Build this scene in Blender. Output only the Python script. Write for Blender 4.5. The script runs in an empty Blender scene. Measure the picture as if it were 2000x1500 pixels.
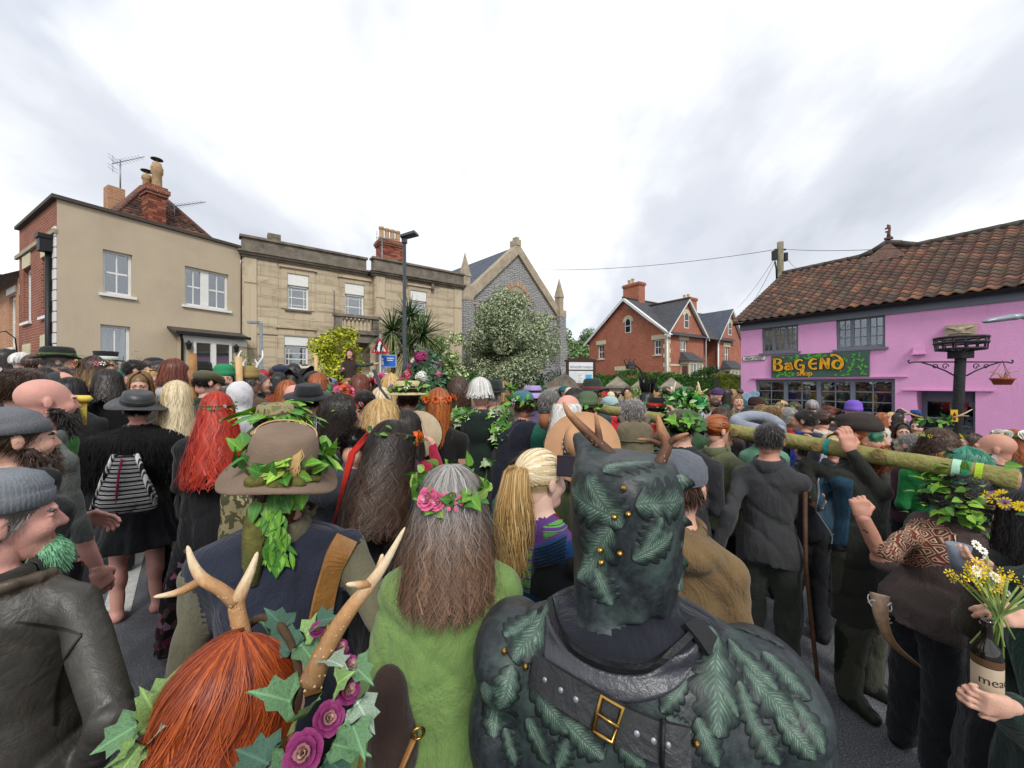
import bpy, math, random, colorsys
import numpy as np
import openvdb
from mathutils import Vector, Matrix, Euler
from mathutils.bvhtree import BVHTree
SC=bpy.context.scene
COL=SC.collection
R=math.radians
F, CH=765.0, 1.95
# ---------------------------------------------------------------- camera, sky, sun, exposure
cam=bpy.data.cameras.new('camera');camo=bpy.data.objects.new('camera', cam);COL.objects.link(camo)
cam.sensor_width=36;cam.lens=36*F/2000;cam.clip_start=.05;cam.clip_end=3000
camo.location=(0, 0, CH);camo.rotation_euler=(R(90), 0, 0);SC.camera=camo
W=bpy.data.worlds.new('World');SC.world=W;W.use_nodes=True
SUN_EL, SUN_AZ=42, 167
def build_world():
 nt=W.node_tree;n=nt.nodes;L=nt.links;n.clear()
 out=n.new('ShaderNodeOutputWorld');bg=n.new('ShaderNodeBackground');L.new(bg.outputs[0], out.inputs[0])
 sky=n.new('ShaderNodeTexSky');sky.sky_type='NISHITA';sky.sun_disc=False
 sky.sun_elevation=R(SUN_EL);sky.sun_rotation=R(SUN_AZ)
 sc=n.new('ShaderNodeVectorMath');sc.operation='SCALE';sc.inputs['Scale'].default_value=.10
 L.new(sky.outputs[0], sc.inputs[0])
 tc=n.new('ShaderNodeTexCoord');sep=n.new('ShaderNodeSeparateXYZ');L.new(tc.outputs['Generated'], sep.inputs[0])
 def mth(op, a, b=None, v=None):
  m=n.new('ShaderNodeMath');m.operation=op
  for i, q in enumerate((a, b)):
   if q is None:continue
   if isinstance(q, (int, float)):m.inputs[i].default_value=q
   else:L.new(q, m.inputs[i])
  return m.outputs[0]
 z=mth('ADD', mth('MAXIMUM', sep.outputs[2], 0.0), .42)
 x=mth('DIVIDE', sep.outputs[0], z);y=mth('DIVIDE', sep.outputs[1], z)
 cb=n.new('ShaderNodeCombineXYZ');L.new(x, cb.inputs[0]);L.new(y, cb.inputs[1])
 def noise(scale, det, rough, off, dist=0):
  mp=n.new('ShaderNodeMapping');mp.inputs['Location'].default_value=off;mp.inputs['Rotation'].default_value=(0, 0, .5);mp.inputs['Scale'].default_value=(1, .62, 1)
  L.new(cb.outputs[0], mp.inputs[0])
  t=n.new('ShaderNodeTexNoise');t.inputs['Scale'].default_value=scale;t.inputs['Detail'].default_value=det
  t.inputs['Roughness'].default_value=rough;t.inputs['Distortion'].default_value=dist
  L.new(mp.outputs[0], t.inputs['Vector']);return t.outputs[0]
 def ramp(v, stops):
  r=n.new('ShaderNodeValToRGB');L.new(v, r.inputs[0]);r.color_ramp.interpolation='EASE'
  e=r.color_ramp.elements
  while len(e)<len(stops):e.new(.5)
  for k, (p, c) in zip(e, stops):k.position=p;k.color=(*c, 1)
  return r.outputs[0]
 v1=noise(1.05, 6, .52, (3.72, 1.3, 0), .25)
 v2=noise(2.9, 7, .55, (7.3, 2.4, 0), .3)
 big=mth('ADD', mth('MULTIPLY', v1, .74), mth('MULTIPLY', v2, .26))
 cloud=ramp(big, [(.31, (.45, .48, .54)), (.41, (.58, .61, .67)), (.50, (.78, .80, .84)), (.58, (.93, .94, .95))])
 gap=ramp(noise(1.5, 5, .55, (1.1, 8.2, 0), .2), [(.30, (.78, .78, .78)), (.42, (.0, .0, .0))])
 blue=n.new('ShaderNodeMixRGB');blue.inputs[0].default_value=.35;L.new(sc.outputs[0], blue.inputs[1]);blue.inputs[2].default_value=(.86, .92, 1, 1)
 mx=n.new('ShaderNodeMixRGB');L.new(gap, mx.inputs[0]);L.new(cloud, mx.inputs[1]);L.new(blue.outputs[0], mx.inputs[2])
 L.new(mx.outputs[0], bg.inputs[0]);bg.inputs[1].default_value=.84
build_world()
sl=bpy.data.lights.new('sun', 'SUN');sl.energy=1.5;sl.angle=R(14);sl.color=(1, .97, .92)
so=bpy.data.objects.new('sun', sl);COL.objects.link(so);so.rotation_euler=(R(90-SUN_EL), 0, R(-SUN_AZ+180));so.location=(0, -5, 30)
SC.view_settings.view_transform='Standard';SC.view_settings.look='None';SC.view_settings.gamma=1;SC.view_settings.exposure=.66
SC.view_settings.use_curve_mapping=False
SC.cycles.max_bounces=6;SC.cycles.transparent_max_bounces=6;SC.cycles.use_denoising=True
try:SC.cycles.denoiser='OPENIMAGEDENOISE'
except Exception:pass
# ---------------------------------------------------------------- helpers
def P(px, py, Y):return Vector(((px-1000)/F*Y, Y, CH-(py-750)/F*Y))
rng=np.random.default_rng(7);random.seed(7)
MATS={}
def srgb(h):
 if not isinstance(h, str):return tuple(h)
 h=h.lstrip('#');v=[int(h[i:i+2], 16)/255 for i in(0, 2, 4)]
 return tuple(((c+.055)/1.055)**2.4 if c>.04045 else c/12.92 for c in v)
class NT:
 """tiny node helper"""
 def __init__(s, name):
  s.m=bpy.data.materials.new(name);s.m.use_nodes=True;s.t=s.m.node_tree;s.n=s.t.nodes;s.L=s.t.links
  s.b=s.n['Principled BSDF'];s.tc=s.n.new('ShaderNodeTexCoord')
 def new(s, k, **kw):
  x=s.n.new('ShaderNode'+k)
  for a, v in kw.items():setattr(x, a, v)
  return x
 def put(s, sock, v):
  if isinstance(v, (int, float)):sock.default_value=v
  elif isinstance(v, (tuple, list)):sock.default_value=(*v, 1) if len(v)==3 and len(sock.default_value)==4 else v
  else:s.L.new(v, sock)
 def math(s, op, a, b=0, c=None):
  x=s.new('Math', operation=op);s.put(x.inputs[0], a);s.put(x.inputs[1], b)
  if c is not None:s.put(x.inputs[2], c)
  return x.outputs[0]
 def mix(s, f, a, b, mode='MIX'):
  x=s.new('MixRGB', blend_type=mode);s.put(x.inputs[0], f);s.put(x.inputs[1], a);s.put(x.inputs[2], b);return x.outputs[0]
 def ramp(s, v, stops, interp='LINEAR'):
  r=s.new('ValToRGB');s.put(r.inputs[0], v);r.color_ramp.interpolation=interp;e=r.color_ramp.elements
  while len(e)<len(stops):e.new(.5)
  for k, (p, c) in zip(e, stops):k.position=p;k.color=(c, c, c, 1) if isinstance(c, (int, float)) else(*c, 1)
  return r.outputs[0]
 def vec(s, kind='Object', scale=(1, 1, 1), rot=(0, 0, 0), loc=(0, 0, 0)):
  m=s.new('Mapping');m.inputs['Scale'].default_value=scale;m.inputs['Rotation'].default_value=rot;m.inputs['Location'].default_value=loc
  s.L.new(s.tc.outputs[kind], m.inputs[0]);return m.outputs[0]
 def noise(s, scale, det=4, rough=.5, v=None, dist=0):
  t=s.new('TexNoise');t.inputs['Scale'].default_value=scale;t.inputs['Detail'].default_value=det;t.inputs['Roughness'].default_value=rough;t.inputs['Distortion'].default_value=dist
  s.L.new(v if v is not None else s.tc.outputs['Object'], t.inputs['Vector']);return t.outputs[0]
 def bump(s, h, dist, strength=1., prev=None):
  b=s.new('Bump');b.inputs['Strength'].default_value=strength;b.inputs['Distance'].default_value=dist;s.put(b.inputs['Height'], h)
  if prev is not None:s.L.new(prev, b.inputs['Normal'])
  s.L.new(b.outputs[0], s.b.inputs['Normal']);return b.outputs[0]
 def fin(s, col=None, rough=None, metal=0, spec=None):
  if col is not None:s.put(s.b.inputs['Base Color'], col)
  if rough is not None:s.put(s.b.inputs['Roughness'], rough)
  s.b.inputs['Metallic'].default_value=metal
  if spec is not None:s.b.inputs['Specular IOR Level'].default_value=spec
  return s.m
def sc3(c, k):return tuple(min(1, max(0, x*k)) for x in c)
def mat(name, color, rough=.8, var=.18, scale=6, bump=0, bscale=60, metal=0, spec=.35, fine=0):
 if name in MATS:return MATS[name]
 c=srgb(color);t=NT(name)
 a=t.noise(scale, 5, .6)
 col=t.mix(t.ramp(a, [(.3, 0), (.7, 1)]), sc3(c, 1-var), sc3(c, 1+var))
 if fine:col=t.mix(t.math('MULTIPLY', t.ramp(t.noise(bscale*2, 2), [(.35, 1), (.6, 0)]), fine), col, sc3(c, .45))
 if bump:t.bump(t.noise(bscale, 4, .6), bump)
 MATS[name]=t.fin(col, rough, metal, spec);return MATS[name]
def cloth(color, kind='cloth'):
 key=kind+'_'+(color if isinstance(color, str) else '%02x%02x%02x'%tuple(int(v*255) for v in color))
 if key in MATS:return MATS[key]
 c=srgb(color);t=NT(key)
 lum=sum(c)/3
 c=tuple(max(v, .006)*.94+.008 for v in c)
 a=t.noise(5, 5, .6);col=t.mix(t.ramp(a, [(.3, 0), (.7, 1)]), sc3(c, .78), sc3(c, 1.18))
 if kind=='knit':
  f=t.noise(220, 3, .6, v=t.vec(scale=(1, 1, .4)));col=t.mix(t.math('MULTIPLY', t.ramp(f, [(.35, 1), (.6, 0)]), .4), col, sc3(c, .55));t.bump(f, .003)
  m=t.fin(col, .95, 0, .15)
 elif kind=='leather':
  t.bump(t.noise(14, 6, .62, dist=.6), .012, .6);m=t.fin(t.mix(t.ramp(t.noise(9, 6, .7), [(.45, 0), (.75, .45)]), col, sc3(c, 2.0)), t.ramp(t.noise(25, 4), [(.3, .36), (.7, .6)]), 0, .55)
 elif kind=='fur':
  t.bump(t.noise(90, 4, .7, v=t.vec(scale=(1, 1, .25))), .02);m=t.fin(col, .95, 0, .2)
 else:
  f=t.noise(260, 2, .6);col=t.mix(t.math('MULTIPLY', t.ramp(f, [(.4, 1), (.6, 0)]), .25), col, sc3(c, .6))
  n1=t.bump(t.noise(7, 5, .62, v=t.vec(scale=(1.5, 1.5, .7)), dist=.8), .05, .55);t.bump(f, .002, .6, n1)
  m=t.fin(col, .9, 0, .18)
  m.node_tree.nodes['Principled BSDF'].inputs['Sheen Weight'].default_value=.12
 MATS[key]=m;return m
def patterned(key, cols, scale, kind='VORONOI', stretch=(1, 1, 1), rough=.9, bumpd=0):
 if key in MATS:return MATS[key]
 t=NT(key);v=t.vec(scale=stretch)
 cols=[srgb(c) for c in cols];k=len(cols)
 if kind=='DIAMOND':
  x=t.new('TexVoronoi', distance='MANHATTAN');x.inputs['Scale'].default_value=scale;x.inputs['Randomness'].default_value=.12;t.L.new(v, x.inputs['Vector']);f=t.math('FRACT', t.math('MULTIPLY', x.outputs['Distance'], 1.7))
 elif kind=='VORONOI':
  x=t.new('TexVoronoi');x.inputs['Scale'].default_value=scale;t.L.new(v, x.inputs['Vector'])
  s=t.new('SeparateColor');t.L.new(x.outputs['Color'], s.inputs[0]);f=s.outputs[0]
 elif kind=='NOISE':
  f=t.ramp(t.noise(scale, 3, .55, v=v, dist=.4), [(.28, 0.), (.72, 1.)])
 else:
  x=t.new('TexWave', wave_type='BANDS', bands_direction=kind);x.inputs['Scale'].default_value=scale;x.inputs['Distortion'].default_value=.6;x.inputs['Detail'].default_value=1;t.L.new(v, x.inputs['Vector']);f=x.outputs[1]
 col=t.ramp(f, [(i/k, c) for i, c in enumerate(cols)], 'CONSTANT')
 if bumpd:t.bump(f, bumpd)
 MATS[key]=t.fin(col, rough, 0, .2);return MATS[key]
def tag(o, label=None, cat=None, group=None, kind=None):
 if label:o['label']=label
 if cat:o['category']=cat
 if group:o['group']=group
 if kind:o['kind']=kind
 return o
def empty(name, loc=(0, 0, 0), rz=0, label=None, cat=None, group=None):
 o=bpy.data.objects.new(name, None);o.empty_display_size=.2;COL.objects.link(o);o.location=loc;o.rotation_euler=(0, 0, rz)
 return tag(o, label, cat, group)
def make_mesh(name, V, faces, mats, mi=None, smooth=True, uv=None):
 """faces: list of (n,k) int arrays; mi: list of matching material index arrays or ints"""
 me=bpy.data.meshes.new(name)
 V=np.asarray(V, dtype=np.float32);me.vertices.add(len(V));me.vertices.foreach_set('co', V.ravel())
 lv=np.concatenate([f.ravel() for f in faces]) if faces else np.zeros(0, int)
 tot=np.concatenate([np.full(len(f), f.shape[1]) for f in faces]) if faces else np.zeros(0, int)
 st=np.concatenate([[0], np.cumsum(tot)[:-1]]) if len(tot) else np.zeros(0, int)
 me.loops.add(len(lv));me.loops.foreach_set('vertex_index', lv.astype(np.int32))
 me.polygons.add(len(tot));me.polygons.foreach_set('loop_start', st.astype(np.int32));me.polygons.foreach_set('loop_total', tot.astype(np.int32))
 if mi is not None:me.polygons.foreach_set('material_index', np.concatenate([np.broadcast_to(np.asarray(m), len(f)) for m, f in zip(mi, faces)]).astype(np.int32))
 if isinstance(smooth, bool):sm=np.full(len(tot), smooth)
 else:sm=np.concatenate([np.full(len(f), s) for s, f in zip(smooth, faces)])
 me.polygons.foreach_set('use_smooth', sm)
 if uv is not None:
  l=me.uv_layers.new(name='UVMap');l.data.foreach_set('uv', np.asarray(uv, np.float32)[lv].ravel())
 for m in mats:me.materials.append(m)
 me.update(calc_edges=True);me.validate();return me
def link(name, me, parent=None, mw=None):
 o=bpy.data.objects.new(name, me);COL.objects.link(o)
 if parent is not None:o.parent=parent
 if mw is not None:o.matrix_local=mw
 return o
class MB:
 def __init__(s):s.V=[];s.Fc=[];s.mi=[];s.sm=[];s.uv=[];s.n=0
 def add(s, V, Fl, m=0, smooth=False, T=None, uv=None):
  V=np.asarray(V, float).reshape(-1, 3)
  if T is not None:A=np.array(T);V=V@A[:3, :3].T+A[:3, 3]
  if isinstance(Fl, np.ndarray):Fl=[Fl]
  by={}
  if Fl and not isinstance(Fl[0], np.ndarray):
   for f in Fl:by.setdefault(len(f), []).append(f)
   Fl=[np.array(v) for v in by.values()]
  for f in Fl:s.Fc.append(f+s.n);s.mi.append(m);s.sm.append(smooth)
  s.V.append(V);s.uv.append(np.zeros((len(V), 2)) if uv is None else uv);s.n+=len(V);return s
 def box(s, x0, x1, y0, y1, z0, z1, m=0, T=None):
  v=[(x, y, z) for z in(z0, z1) for y in(y0, y1) for x in(x0, x1)]
  return s.add(v, [(0, 2, 3, 1), (4, 5, 7, 6), (0, 1, 5, 4), (2, 6, 7, 3), (0, 4, 6, 2), (1, 3, 7, 5)], m, False, T)
 def quad(s, a, b, c, d, m=0):return s.add([a, b, c, d], [(0, 1, 2, 3)], m)
 def tube(s, pts, rad, n=8, m=0, smooth=True, cap=True, sq=None, T=None):
  pts=np.asarray([tuple(p) for p in pts], float);k=len(pts);rad=np.broadcast_to(np.asarray(rad, float), k)
  tn=np.gradient(pts, axis=0) if k>2 else np.repeat((pts[1:]-pts[:1]), 2, 0)
  tn=tn/(np.linalg.norm(tn, axis=1)[:, None]+1e-9)
  up=np.array([0, 0, 1.]) if abs(tn[:, 2]).max()<.9 else(np.array([1., 0, 0]) if abs(tn[:, 0]).max()<.9 else np.array([.3, .9, .2]))
  a=np.cross(tn, up);a/=np.linalg.norm(a, axis=1)[:, None]+1e-9;b=np.cross(a, tn)
  th=np.arange(n)*2*math.pi/n
  ex=1 if sq is None else sq
  V=pts[:, None]+rad[:, None, None]*(np.cos(th)[None, :, None]*a[:, None]+ex*np.sin(th)[None, :, None]*b[:, None])
  i=np.arange(k-1)[:, None]*n;j=np.arange(n)[None]
  q=np.stack([i+j, i+(j+1)%n, i+n+(j+1)%n, i+n+j], -1).reshape(-1, 4)
  fl=[q]
  if cap:fl+=[np.arange(n)[None, ::-1].copy(), (np.arange(n)+(k-1)*n)[None]]
  uv=np.stack([np.tile(np.arange(n)/n, k), np.repeat(np.arange(k)/max(1, k-1), n)], -1)
  return s.add(V.reshape(-1, 3), fl, m, smooth, T, uv)
 def lathe(s, prof, n=20, m=0, smooth=True, sx=1, sy=1, T=None, fn=None):
  prof=np.asarray(prof, float);k=len(prof);th=np.arange(n)*2*math.pi/n
  V=np.stack([prof[:, 0, None]*np.cos(th)*sx, prof[:, 0, None]*np.sin(th)*sy, np.repeat(prof[:, 1, None], n, 1)], -1).reshape(-1, 3)
  if fn is not None:V=fn(V)
  i=np.arange(k-1)[:, None]*n;j=np.arange(n)[None]
  q=np.stack([i+j, i+(j+1)%n, i+n+(j+1)%n, i+n+j], -1).reshape(-1, 4)
  return s.add(V, [q], m, smooth, T)
 def prism(s, poly, y0, y1, m=0, T=None):
  k=len(poly);v=[(x, y0, z) for x, z in poly]+[(x, y1, z) for x, z in poly]
  f=[tuple(range(k)), tuple(range(2*k-1, k-1, -1))]+[(i, i+k, (i+1)%k+k, (i+1)%k) for i in range(k)]
  return s.add(v, f, m, False, T)
 def build(s, name, mats, parent=None, T=None):
  if not isinstance(mats, (list, tuple)):mats=[mats]
  me=make_mesh(name, np.concatenate(s.V), s.Fc, mats, s.mi, s.sm, np.concatenate(s.uv))
  return link(name, me, parent, T)
def frame_mat(o, x, y, z):
 m=Matrix.Identity(4)
 for i, v in enumerate((x, y, z, o)):
  for j in range(3):m[j][i]=v[j]
 return m
def orient(o, d, up=(0, 0, 1), roll=0, s=1):
 """matrix with +y along d, +z near up"""
 d=Vector(d).normalized();x=d.cross(Vector(up))
 if x.length<1e-4:x=d.cross(Vector((1, .1, 0)))
 x.normalize();z=x.cross(d);m=frame_mat(o, x, d, z)@Matrix.Rotation(roll, 4, 'Y');return m@Matrix.Scale(s, 4)
# leaf, petal and flower shapes ---------------------------------------------------
def leaf_shape(kind='oval'):
 if kind=='ivy':o=[(0, 0), (.30, -.12), (.52, .10), (.30, .32), (.36, .58), (.14, .62), (0, 1.)]
 elif kind=='birch':o=[(0, 0), (.26, .06), (.36, .28), (.26, .6), (.1, .85), (0, 1)]
 elif kind=='long':o=[(0, 0), (.10, .2), (.15, .5), (.10, .8), (0, 1)]
 elif kind=='oak':o=[(0, 0), (.06, .1), (.2, .16), (.12, .26), (.32, .36), (.18, .46), (.38, .6), (.22, .68), (.28, .84), (.1, .9), (0, 1)]
 else:o=[(0, 0), (.2, .18), (.26, .45), (.16, .75), (0, 1)]
 V=[];Fs=[]
 for x, y in o:V.append((0, y if 0<y<1 else y, -.10*y*y))
 k=len(o)
 for x, y in o:V.append((x, y, .35*x-.16*y*y))
 for x, y in o:V.append((-x, y, .35*x-.16*y*y))
 for i in range(k-1):
  Fs.append((i, k+i, k+i+1, i+1));Fs.append((i, i+1, 2*k+i+1, 2*k+i))
 uv=np.array([[abs(v[0])*2.2, v[1]] for v in V])
 return np.array(V), np.array(Fs), uv
def rose_shape():
 V=[];Fs=[];g=random.Random(2)
 for lay, (n, r, h, op) in enumerate([(3, .1, .58, .02), (4, .2, .56, .08), (5, .33, .46, .2), (6, .46, .30, .34)]):
  for k in range(n):
   a=k*2*math.pi/n+lay*.9+g.uniform(-.15, .15);b=len(V);ww=2*math.pi/n*(.62+.1*g.random());hh=h*g.uniform(.9, 1.08)
   for iy, (t, rr, zz) in enumerate([(0, .06, 0), (.4, r*.85, hh*.5), (.8, r, hh*.9), (1, r+op*.5, hh)]):
    for ix in range(5):
     u=(ix-2)/2;aa=a+u*ww*(.55+.55*t-(.25 if iy==3 else 0));dz=(-.13*u*u if iy>=2 else 0);cu=rr-(.06*u*u if iy>=2 else 0)+(.05*g.random() if iy==3 else 0)
     V.append((cu*math.cos(aa), cu*math.sin(aa), zz+dz))
   for iy in range(3):
    for ix in range(4):q=b+iy*5+ix;Fs.append((q, q+1, q+6, q+5))
 V=np.array(V);return V, np.array(Fs), np.stack([np.hypot(V[:, 0], V[:, 1]), V[:, 2]], -1)
def blossom_shape(n=6):
 V=[(0, 0, .1)];Fs=[]
 for k in range(n):
  a=k*2*math.pi/n;b=len(V)
  for r, w, z in[(.12, .25, .08), (.36, .5, .17), (.5, .3, .14)]:
   for sg in(-1, 1):V.append((r*math.cos(a+sg*w*.5), r*math.sin(a+sg*w*.5), z))
  Fs+=[(b, b+1, b+3, b+2), (b+2, b+3, b+5, b+4)]
 V=np.array(V);return V, np.array(Fs), np.stack([np.hypot(V[:, 0], V[:, 1]), V[:, 2]], -1)
SHAPES={k:leaf_shape(k) for k in('oval', 'ivy', 'birch', 'long', 'oak')}
SHAPES['rose']=rose_shape();SHAPES['blossom']=blossom_shape();SHAPES['daisy']=blossom_shape(11)
def leafmat(name, c, edge=None, rough=.45):
 if name in MATS:return MATS[name]
 c=srgb(c);t=NT(name);u=t.new('SeparateXYZ');t.L.new(t.tc.outputs['UV'], u.inputs[0])
 col=t.mix(t.ramp(u.outputs[0], [(.0, 1.), (.09, 0.)]), t.mix(t.ramp(t.noise(17, 3), [(.3, 0), (.7, 1)]), sc3(c, .75), sc3(c, 1.3)), sc3(c, 1.9))
 f=t.math('SINE', t.math('MULTIPLY', t.math('SUBTRACT', u.outputs[1], t.math('MULTIPLY', u.outputs[0], .45)), 38));col=t.mix(t.ramp(f, [(.86, 0), (.99, .35)]), col, sc3(c, 1.7));t.bump(t.noise(40, 3), .0015)
 m=t.fin(col, rough, 0, .4);MATS[name]=m
 try:t.b.inputs['Subsurface Weight'].default_value=0
 except Exception:pass
 return m
GRN=[leafmat('leaf_fresh', '#5f8f2e'), leafmat('leaf_mid', '#3f7028'), leafmat('leaf_dark', '#2a4f22'), leafmat('leaf_lime', '#86b03a')]
SHMESH={}
def shape_mesh(kind, m):
 k=(kind, m.name)
 if k not in SHMESH:
  V, Fs, uv=SHAPES[kind];SHMESH[k]=make_mesh(kind, V, [Fs], [m], None, True, uv)
 return SHMESH[k]
def piece(name, kind, m, parent, T):
 o=link(name, shape_mesh(kind, m), parent);o.matrix_local=T;return o
def scatter(mb, kind, T, m):
 V, Fs, uv=SHAPES[kind];mb.add(V, Fs, m, True, T, uv)
def leafcloud(n, pos, nrm, size, k=3, asp=.5, droop=.3, seed=0):
 """n diamond leaves at pos (n,3), roughly facing nrm; returns V,F,mi"""
 g=np.random.default_rng(seed);d=g.normal(size=(n, 3));d[:, 2]-=droop
 nr=nrm+g.normal(size=(n, 3))*.55;nr/=np.linalg.norm(nr, axis=1)[:, None]+1e-9
 d-=(d*nr).sum(1)[:, None]*nr;d/=np.linalg.norm(d, axis=1)[:, None]+1e-9;e=np.cross(d, nr)
 s=size*g.uniform(.6, 1.35, (n, 1))
 V=np.stack([pos, pos+d*s*.5+e*s*asp*.5+nr*s*.08, pos+d*s, pos+d*s*.5-e*s*asp*.5+nr*s*.08], 1).reshape(-1, 3)
 Fq=np.arange(4*n).reshape(n, 4)
 return V, Fq, g.integers(0, k, n)
def crown_points(n, clumps, seed, shell=.5):
 """clumps: list of (c, r3); points inside each, biased to the outside"""
 g=np.random.default_rng(seed);vol=np.array([r[0]*r[1]+r[1]*r[2]+r[0]*r[2] for _, r in clumps]);cnt=g.multinomial(n, vol/vol.sum())
 ps=[];ns=[]
 for(c, r), k in zip(clumps, cnt):
  u=g.normal(size=(k, 3));u/=np.linalg.norm(u, axis=1)[:, None]+1e-9
  rad=g.uniform(shell, 1.0, (k, 1))**.6
  ps.append(np.array(c)+u*np.array(r)*rad);nn=u/np.array(r);nn/=np.linalg.norm(nn, axis=1)[:, None];nn[:, 2]+=.35;ns.append(nn)
 return np.concatenate(ps), np.concatenate(ns)
def foliage(name, n, clumps, size, mats, parent=None, seed=0, asp=.5, shell=.5, kind=None, droop=.3):
 ps, ns=crown_points(n, clumps, seed, shell);V, Fq, mi=leafcloud(n, ps, ns, size, len(mats), asp, droop, seed+1)
 o=link(name, make_mesh(name, V, [Fq], mats, [mi], True), parent)
 if kind:o['kind']=kind
 return o
def blob_clumps(c, r, k, cr, seed, zmin=-1):
 g=np.random.default_rng(seed);out=[]
 while len(out)<k:
  u=g.normal(size=3);u/=np.linalg.norm(u);u*=g.uniform(.25, 1)**.5
  if u[2]<zmin:continue
  f=g.uniform(.7, 1.3);out.append((np.array(c)+u*np.array(r), (cr*f, cr*f, cr*f*.8)))
 return out
# ================================================================ large structure
def brickmat(name, c1, c2, mortar, bw=.225, bh=.075, msize=.008, bumpd=.006, wear=.35, dist=0, rough=.9, off=.5, swap=False):
 if name in MATS:return MATS[name]
 t=NT(name);s=t.new('SeparateXYZ');t.L.new(t.tc.outputs['Object'], s.inputs[0])
 cb=t.new('CombineXYZ');t.L.new(t.math('ADD', s.outputs[0], s.outputs[1]), cb.inputs[0]);t.L.new(s.outputs[2], cb.inputs[1])
 v=cb.outputs[0]
 if dist:
  nv=t.new('TexNoise');nv.inputs['Scale'].default_value=3;t.L.new(v, nv.inputs['Vector'])
  sb=t.new('VectorMath', operation='MULTIPLY_ADD');t.L.new(nv.outputs['Color'], sb.inputs[0]);sb.inputs[1].default_value=(dist, dist, 0);t.L.new(v, sb.inputs[2]);v=sb.outputs[0]
 b=t.new('TexBrick');b.offset=off;t.L.new(v, b.inputs['Vector'])
 for k, x in(('Scale', 1), ('Brick Width', bw), ('Row Height', bh), ('Mortar Size', msize), ('Mortar Smooth', .3), ('Bias', 0)):b.inputs[k].default_value=x
 b.inputs['Color1'].default_value=(*srgb(c1), 1);b.inputs['Color2'].default_value=(*srgb(c2), 1);b.inputs['Mortar'].default_value=(*srgb(mortar), 1)
 n1=t.noise(1.1, 5, .62);n2=t.noise(9, 4, .6)
 col=t.mix(t.math('MULTIPLY', t.ramp(n1, [(.35, 0), (.68, 1)]), wear), b.outputs[0], sc3(srgb(c1), .5))
 col=t.mix(t.math('MULTIPLY', t.ramp(n2, [(.4, 0), (.7, 1)]), .35), col, sc3(srgb(c2), 1.35))
 t.bump(t.math('SUBTRACT', t.math('MULTIPLY', n2, .3), b.outputs['Fac']), bumpd)
 MATS[name]=t.fin(col, rough, 0, .25);return MATS[name]
m_render=None
def rendermat():
 t=NT('cream_render');c=srgb('#b8a992')
 a=t.noise(.7, 6, .6);st=t.noise(2.2, 6, .65, v=t.vec(scale=(3, 3, .35)))
 col=t.mix(t.ramp(a, [(.3, 0), (.7, 1)]), sc3(c, .88), sc3(c, 1.08));col=t.mix(t.ramp(st, [(.55, 0), (.78, .22)]), col, sc3(c, .55))
 t.bump(t.noise(45, 5, .6), .004);return t.fin(col, .9, 0, .2)
m_render=rendermat()
m_brick=brickmat('red_brick', '#7d4838', '#915544', '#b59a86')
m_brick2=brickmat('orange_brick', '#96503a', '#b56a4e', '#a99080', .235, .08, .012, .008, .35)
m_brick3=brickmat('pale_brick', '#b58a68', '#a97355', '#c3b199')
def ashlarmat():
 t=NT('bath_stone');m0=brickmat('bs_tmp', '#bda67e', '#c9b38b', '#a38c66', 1.1, .34, .007, .003)
 s=t.new('SeparateXYZ');t.L.new(t.tc.outputs['Object'], s.inputs[0]);cb=t.new('CombineXYZ')
 t.L.new(t.math('ADD', s.outputs[0], s.outputs[1]), cb.inputs[0]);t.L.new(s.outputs[2], cb.inputs[1])
 b=t.new('TexBrick');t.L.new(cb.outputs[0], b.inputs['Vector'])
 for k, x in(('Scale', 1), ('Brick Width', 1.05), ('Row Height', .36), ('Mortar Size', .006), ('Mortar Smooth', .5)):b.inputs[k].default_value=x
 b.inputs['Color1'].default_value=(*srgb('#c1b298'), 1);b.inputs['Color2'].default_value=(*srgb('#b2a38b'), 1);b.inputs['Mortar'].default_value=(*srgb('#8f7c5e'), 1)
 streak=t.noise(1.0, 8, .68, v=t.vec(scale=(.8, .8, 4.5)), dist=.4);vert=t.noise(2.0, 6, .6, v=t.vec(scale=(2.2, 2.2, .22)))
 col=t.mix(t.ramp(streak, [(.50, 0), (.66, .55)]), b.outputs[0], srgb('#6f6453'));col=t.mix(t.ramp(vert, [(.56, 0), (.76, .4)]), col, srgb('#695b47'))
 t.bump(t.math('SUBTRACT', t.math('MULTIPLY', t.noise(30, 5, .6), .4), b.outputs['Fac']), .006);return t.fin(col, .92, 0, .2)
m_ashlar=ashlarmat()
m_stonedark=mat('weathered_stone', '#736b60', .95, .4, 3, .02, 18)
m_coping=mat('lead_coping', '#4c463f', .8, .3, 5, .01, 20)
m_lias=brickmat('lias_rubble', '#94949a', '#adaba6', '#5d5b57', .46, .12, .02, .03, .35, .2)
m_dress=mat('dressed_stone', '#a29580', .92, .28, 3, .012, 25)
m_white=mat('white_paint', '#dcdcd8', .5, .06, 5);m_cream=mat('cream_stone', '#c9bfa0', .85, .15, 6, .006, 30)
m_black=mat('black_iron', '#17181a', .5, .2, 10, .004, 40);m_grey=mat('grey_paint', '#666b75', .55, .1, 6);m_galv=mat('galvanised_steel', '#8d949a', .45, .15, 8, 0, 60, .6)
m_slate=brickmat('slate_roof', '#4a4b4f', '#55565b', '#38393c', .3, .14, .012, .012, .3)
m_slate2=brickmat('blue_slate', '#515763', '#5c626d', '#3e434c', .3, .14, .012, .012, .3)
m_pink=None
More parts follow.
